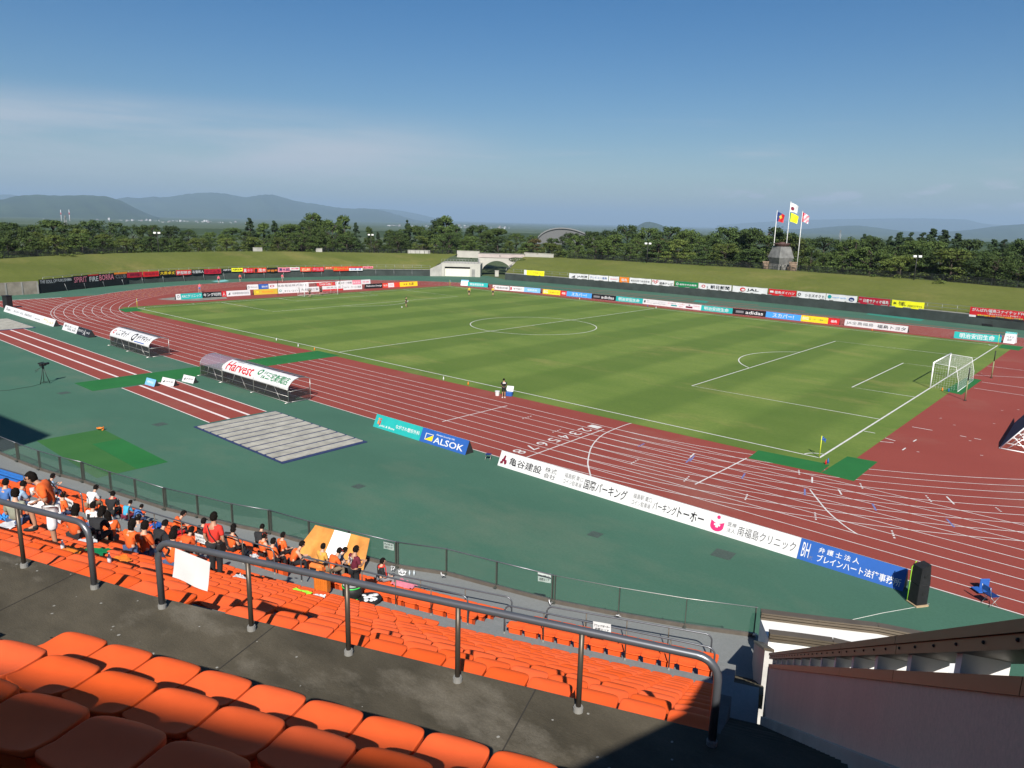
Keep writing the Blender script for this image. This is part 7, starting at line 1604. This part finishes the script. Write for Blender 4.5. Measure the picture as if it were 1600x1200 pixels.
def tree(px, top, dist, kd, li, width=1.0, where='behind the bank fence'):
    p = AT(px, top, dist); zb_ = 4.2; h = p.z - zb_; me, tm = VARS[kd][rnd.randrange(len(VARS[kd]))]
    root = empty('tree', (p.x, p.y, zb_), rnd.uniform(0, 6.28)); root.scale = (h * width, h * width, h)
    c = bpy.data.objects.new('crown', me); COL.objects.link(c); c.parent = root
    if not me.materials: me.materials.append(None)
    c.material_slots[0].link = 'OBJECT'; c.material_slots[0].material = LEAF[li]
    t = bpy.data.objects.new('trunk', tm); COL.objects.link(t); t.parent = root
    if not tm.materials: tm.materials.append(M_BARK)
    lab = TREE_LAB.get((kd, li), 'green tree'); tag(root, f'{lab} {where}', 'tree', f'{lab}s {where}'); return root
def side(x): return 'left of the first lamp post' if x < 245 else 'between the left lamp posts' if x < 580 else 'above the arched bridge' if x < 860 else 'between bridge and beacon' if x < 1215 else 'right of the flagpoles'
tr_ = random.Random(21)
x = -50
while x < 1660:                               # back rank reaches the skyline
    top = float(np.interp(x, [p[0] for p in PROF], [p[1] for p in PROF])); D = wd(min(1600, max(0, x))) + tr_.uniform(34, 46)
    if 380 < x < 740: kd = tr_.choice(['tall', 'conifer', 'round', 'tall', 'tall']); li = tr_.choice([0, 1, 1, 3])
    elif x > 1330: kd = tr_.choice(['conifer', 'conifer', 'layer']); li = tr_.choice([0, 3, 3])
    else: kd = tr_.choice(['round', 'layer']); li = tr_.choice([0, 0, 1])
    if kd == 'conifer': li = 3
    if li == 3 and kd != 'conifer': li = 0
    tree(x, top + tr_.uniform(-3, 9) - (tr_.uniform(-2, 6) if kd in ('tall', 'conifer') else 0), D, kd, li, tr_.uniform(1.0, 1.35) if kd in ('tall', 'conifer') else tr_.uniform(1.0, 1.4), 'in back, ' + side(x)); x += tr_.uniform(13, 22) if kd in ('tall', 'conifer') else tr_.uniform(25, 38)
x = -40
while x < 1650:                               # middle rank
    top = float(np.interp(x, [p[0] for p in PROF], [p[1] for p in PROF])) + tr_.uniform(4, 24); D = wd(min(1600, max(0, x))) + tr_.uniform(27, 33)
    kd = tr_.choice(['round', 'layer', 'layer']); li = tr_.choice([0, 1, 1, 2, 0]); 
    if tr_.random() < .06: li = 4
    tree(x, top, D, kd, li, tr_.uniform(1.0, 1.3), 'midway, ' + side(x)); x += tr_.uniform(27, 40)
x = -30
while x < 1650:                               # low front rank just behind the fence
    base = float(np.interp(x, [p[0] for p in TOPPX + TOPPX2], [p[1] for p in TOPPX + TOPPX2])); top = float(np.interp(x, [p[0] for p in PROF], [p[1] for p in PROF])); top = top + (base - top) * tr_.uniform(.28, .55); D = wd(min(1600, max(0, x))) + tr_.uniform(21.5, 25)
    if not (1180 < x < 1262): tree(x, top, D, tr_.choice(['round', 'layer']), tr_.choice([0, 1, 2, 2, 1]), tr_.uniform(1.2, 1.7), 'in front, ' + side(x))
    x += tr_.uniform(30, 46)
# clipped shrub on the bank right of the bridge
mb = MB(); rg = random.Random(9)
for i in range(900):
    d = Vector((rg.gauss(0, 1), rg.gauss(0, 1), rg.gauss(0, 1))).normalized(); c = Vector((d.x * 2.4, d.y * 1.0, .5 + d.z * .7)); s = .12; t = d.orthogonal().normalized(); bt = d.cross(t); mb.face([c - t * s, c + bt * s * .6, c + t * s, c - bt * s * .6])
p = AT(808, 409, wd(808) + 13); tag(mb.build('clipped_shrub', LEAF[0], None, p, .4), 'dark clipped shrub on the bank beside the bridge stairs', 'shrub')

# ---------------------------------------------------------------- far woods, town, hills
M_FOREST = ground_mat('far_forest', (.026, .048, .018), (.05, .075, .026), .01, .12)
def ridge(name, prof, D, depth, zb_, m, seed, rough=.10, step=5):
    rg = random.Random(seed); xs = np.arange(prof[0][0], prof[-1][0] + .1, step); mb = MB(); rows = []; n = 12; ph = [rg.uniform(0, 6.28) for _ in range(9)]
    for x in xs:
        y = float(np.interp(x, [p[0] for p in prof], [p[1] for p in prof])); top = AT(x, y, D); dr = ray(x, y); dr.z = 0; dr.normalize(); col = []
        hh = top.z - zb_
        for j in range(n + 1):
            f = j / n; q = 1 - f
            dist = D - depth * q; z = zb_ + hh * (f ** 1.25)
            w = sum(math.sin(x * (.045 + .03 * k) + f * (2.2 + k) + ph[k]) / (1.2 + .5 * k) for k in range(6)) * rough * hh * math.sin(math.pi * min(1, f * 1.0)) * .55
            p = CAM + dr * dist; col.append(mb.bm.verts.new((p.x, p.y, z + w if 0 < j < n else z + (rg.uniform(-.02, .02) * hh if j == n else 0))))
        p = CAM + dr * (D + depth); col.append(mb.bm.verts.new((p.x, p.y, zb_))); rows.append(col)
    for a, b_ in zip(rows, rows[1:]):
        for j in range(n + 1): mb.bm.faces.new((a[j], b_[j], b_[j + 1], a[j + 1])).smooth = True
    o = mb.build(name, m); o['kind'] = 'structure'; return o
M_HILL = ground_mat('hill_forest', (.030, .050, .022), (.052, .078, .030), .0012, .012)
def sm(prof, k=2):
    P = [Vector((a, b_, 0)) for a, b_ in prof]; return [(p.x, p.y) for p in chaikin(P, k)]
ridge('hills', sm([(-160, 330), (-60, 318), (0, 313), (25, 306), (60, 304), (95, 306), (140, 304.5), (168, 307), (188, 313), (205, 322), (230, 334), (262, 345), (310, 353)]), 9000, 2500, -40, M_HILL, 1)
ridge('hills', sm([(120, 330), (190, 307), (215, 310), (235, 307), (262, 309), (285, 304), (320, 300.5), (350, 302), (382, 309), (402, 305), (424, 303.5), (444, 309), (470, 316), (497, 319), (540, 326.5), (575, 325), (600, 329), (625, 337), (655, 345), (700, 351), (740, 354)]), 15000, 3500, -40, M_HILL, 2)
ridge('hills', sm([(-160, 310), (-40, 304), (0, 304.5), (18, 303), (40, 309), (90, 318), (200, 330)]), 21000, 4000, -40, M_HILL, 3)
ridge('hills', sm([(480, 330), (590, 325), (640, 331), (690, 343), (740, 350), (800, 354)]), 23000, 4000, -40, M_HILL, 4)
ridge('hills', sm([(985, 358), (998, 352), (1005, 347.5), (1016, 346), (1030, 350), (1045, 357)]), 7500, 900, -40, M_HILL, 5, .03)
ridge('hills', sm([(1090, 364), (1130, 360), (1170, 362), (1220, 358), (1262, 358), (1300, 354), (1340, 351.5), (1380, 357), (1410, 361), (1460, 363), (1510, 360), (1550, 354), (1600, 349.5), (1700, 346)]), 12500, 3000, -40, M_HILL, 6)
ridge('hills', sm([(1120, 352), (1200, 346), (1270, 343), (1350, 342), (1420, 341), (1500, 342), (1518, 344), (1532, 350), (1620, 354), (1700, 356)]), 26000, 4500, -40, M_HILL, 7, .03)
ridge('far_woods', [(-160, 352), (0, 350), (100, 352), (200, 354), (300, 357), (400, 358), (700, 362), (900, 366), (1100, 370), (1300, 374), (1500, 377), (1700, 381)], 900, 250, -12, M_FOREST, 8, .25, 3)
mb = MB(); rg = random.Random(5)
for i in range(260):
    if i < 190: x, y, D = rg.gauss(245, 62), rg.uniform(347, 355), rg.uniform(3800, 5600)
    else: x, y, D = rg.uniform(600, 800), rg.uniform(352, 358), rg.uniform(4200, 6000)
    p = AT(x, y, D); w = rg.uniform(5, 15); h = rg.uniform(4, 8) if rg.random() < .92 else 16; mb.mi = rg.choice([0, 0, 1, 1, 2]); mb.box((p.x, p.y, -40 + h / 2 if p.z < -38 else p.z), (w, w * rg.uniform(.5, 1), h), rg.uniform(0, 3)); 
o = mb.build('far_town', [mat('far_wall_white', (.42, .42, .42), .8), mat('far_wall_grey', (.25, .25, .26), .8), mat('far_roof', (.22, .2, .2), .8)]); tag(o, 'hazy sprinkle of distant town buildings below the hills', 'town', None, 'stuff')
# arched hall roof behind the trees
D = 620; root = empty('arched_hall', AT(888, 374, D)); a, b_ = AT(838, 372, D), AT(934, 374, D); L = (b_ - a).length; dv = (b_ - a); dv.z = 0; dv.normalize(); nv = Vector((-dv.y, dv.x, 0)); pk = AT(866, 356.5, D).z; mb = MB(); n = 24; A_ = []; B_ = []
for i in range(n + 1):
    u_ = i / n; z = -3 + (pk + 3) * (math.sin(math.pi * (u_ ** .8)) ** .55 if 0 < u_ < 1 else 0); p = a + dv * (L * u_); A_.append(mb.bm.verts.new((p.x, p.y, z))); p = p + nv * 60; B_.append(mb.bm.verts.new((p.x, p.y, z)))
for i in range(n): mb.bm.faces.new((A_[i], A_[i + 1], B_[i + 1], B_[i])).smooth = True
mb.bm.faces.new(A_); rooted(root, mb, 'vault', mat('hall_roof_metal', (.12, .12, .12), .5, .2, var=.05)); mb = MB(); mb.tube([v + nv * -.4 for v in [a + dv * (L * i / n) + Vector((0, 0, -a.z - 3 + (pk + 3) * (math.sin(math.pi * ((i / n) ** .8)) ** .55 if 0 < i < n else 0))) for i in range(n + 1)]], .7, 6); rooted(root, mb, 'roof_edge', mat('hall_edge', (.15, .15, .15), .7)); tag(root, 'pale arched hall roof rising behind the trees near the bridge', 'hall')
for px, top, lab in ((94.5, 327.5, 'left of two thin pale chimneys on the plain at left'), (107.5, 327.5, 'right of two thin pale chimneys on the plain at left')):
    p = AT(px, top, 3500); root = empty('chimney_stack', (p.x, p.y, -40)); mb = MB(); mb.tube([(0, 0, 0), (0, 0, p.z + 40)], 1.7, 8, 1.2); mb.build('shaft', mat('chimney_white', (.45, .45, .45), .7), root); mb = MB(); mb.tube([(0, 0, p.z + 20), (0, 0, p.z + 28)], 1.5, 10); mb.build('red_band', PAINT['red'], root); tag(root, lab, 'chimney')
for px, top, bot, lab in ((101.5, 338, 380, 'grey lattice mast among the trees at far left'), (1313.5, 361, 380, 'faint lattice mast above the trees right of the flags')):
    p = AT(px, top, 420 if px < 200 else 800); h = p.z + 2; root = empty('lattice_mast', (p.x, p.y, -2)); mb = MB(); w = 1.1
    for sx in (-1, 1):
        for sy in (-1, 1): mb.tube([(sx * w, sy * w, 0), (sx * .25, sy * .25, h)], .09, 4)
    for k in range(9):
        z0, z1 = h * k / 9, h * (k + 1) / 9; f0, f1 = w - (w - .25) * k / 9, w - (w - .25) * (k + 1) / 9
        for sx, sy, tx, ty in ((-1, -1, 1, -1), (1, -1, 1, 1), (1, 1, -1, 1), (-1, 1, -1, -1)): mb.tube([(sx * f0, sy * f0, z0), (tx * f1, ty * f1, z1)], .05, 3)
    mb.build('lattice', M_STEEL, root); mb = MB(); mb.box((0, 0, h), (1.4, .3, 1.2)); mb.build('antenna', M_STEEL, root); tag(root, lab, 'mast')

# ---------------------------------------------------------------- haze
mb = MB(); mb.box((0, 0, (760 - 42) / 2), (90000, 90000, 802)); hz = mb.build('haze', None); hz['kind'] = 'stuff'
hm = bpy.data.materials.new('haze_air'); hm.use_nodes = True; hn, hl = hm.node_tree.nodes, hm.node_tree.links; hn.clear(); pv = hn.new('ShaderNodeVolumePrincipled'); pv.inputs['Color'].default_value = (.50, .71, .94, 1); pv.inputs['Density'].default_value = 7.5e-5; pv.inputs['Anisotropy'].default_value = .05
ho = hn.new('ShaderNodeOutputMaterial'); hl.new(pv.outputs[0], ho.inputs['Volume']); hz.data.materials.append(hm)
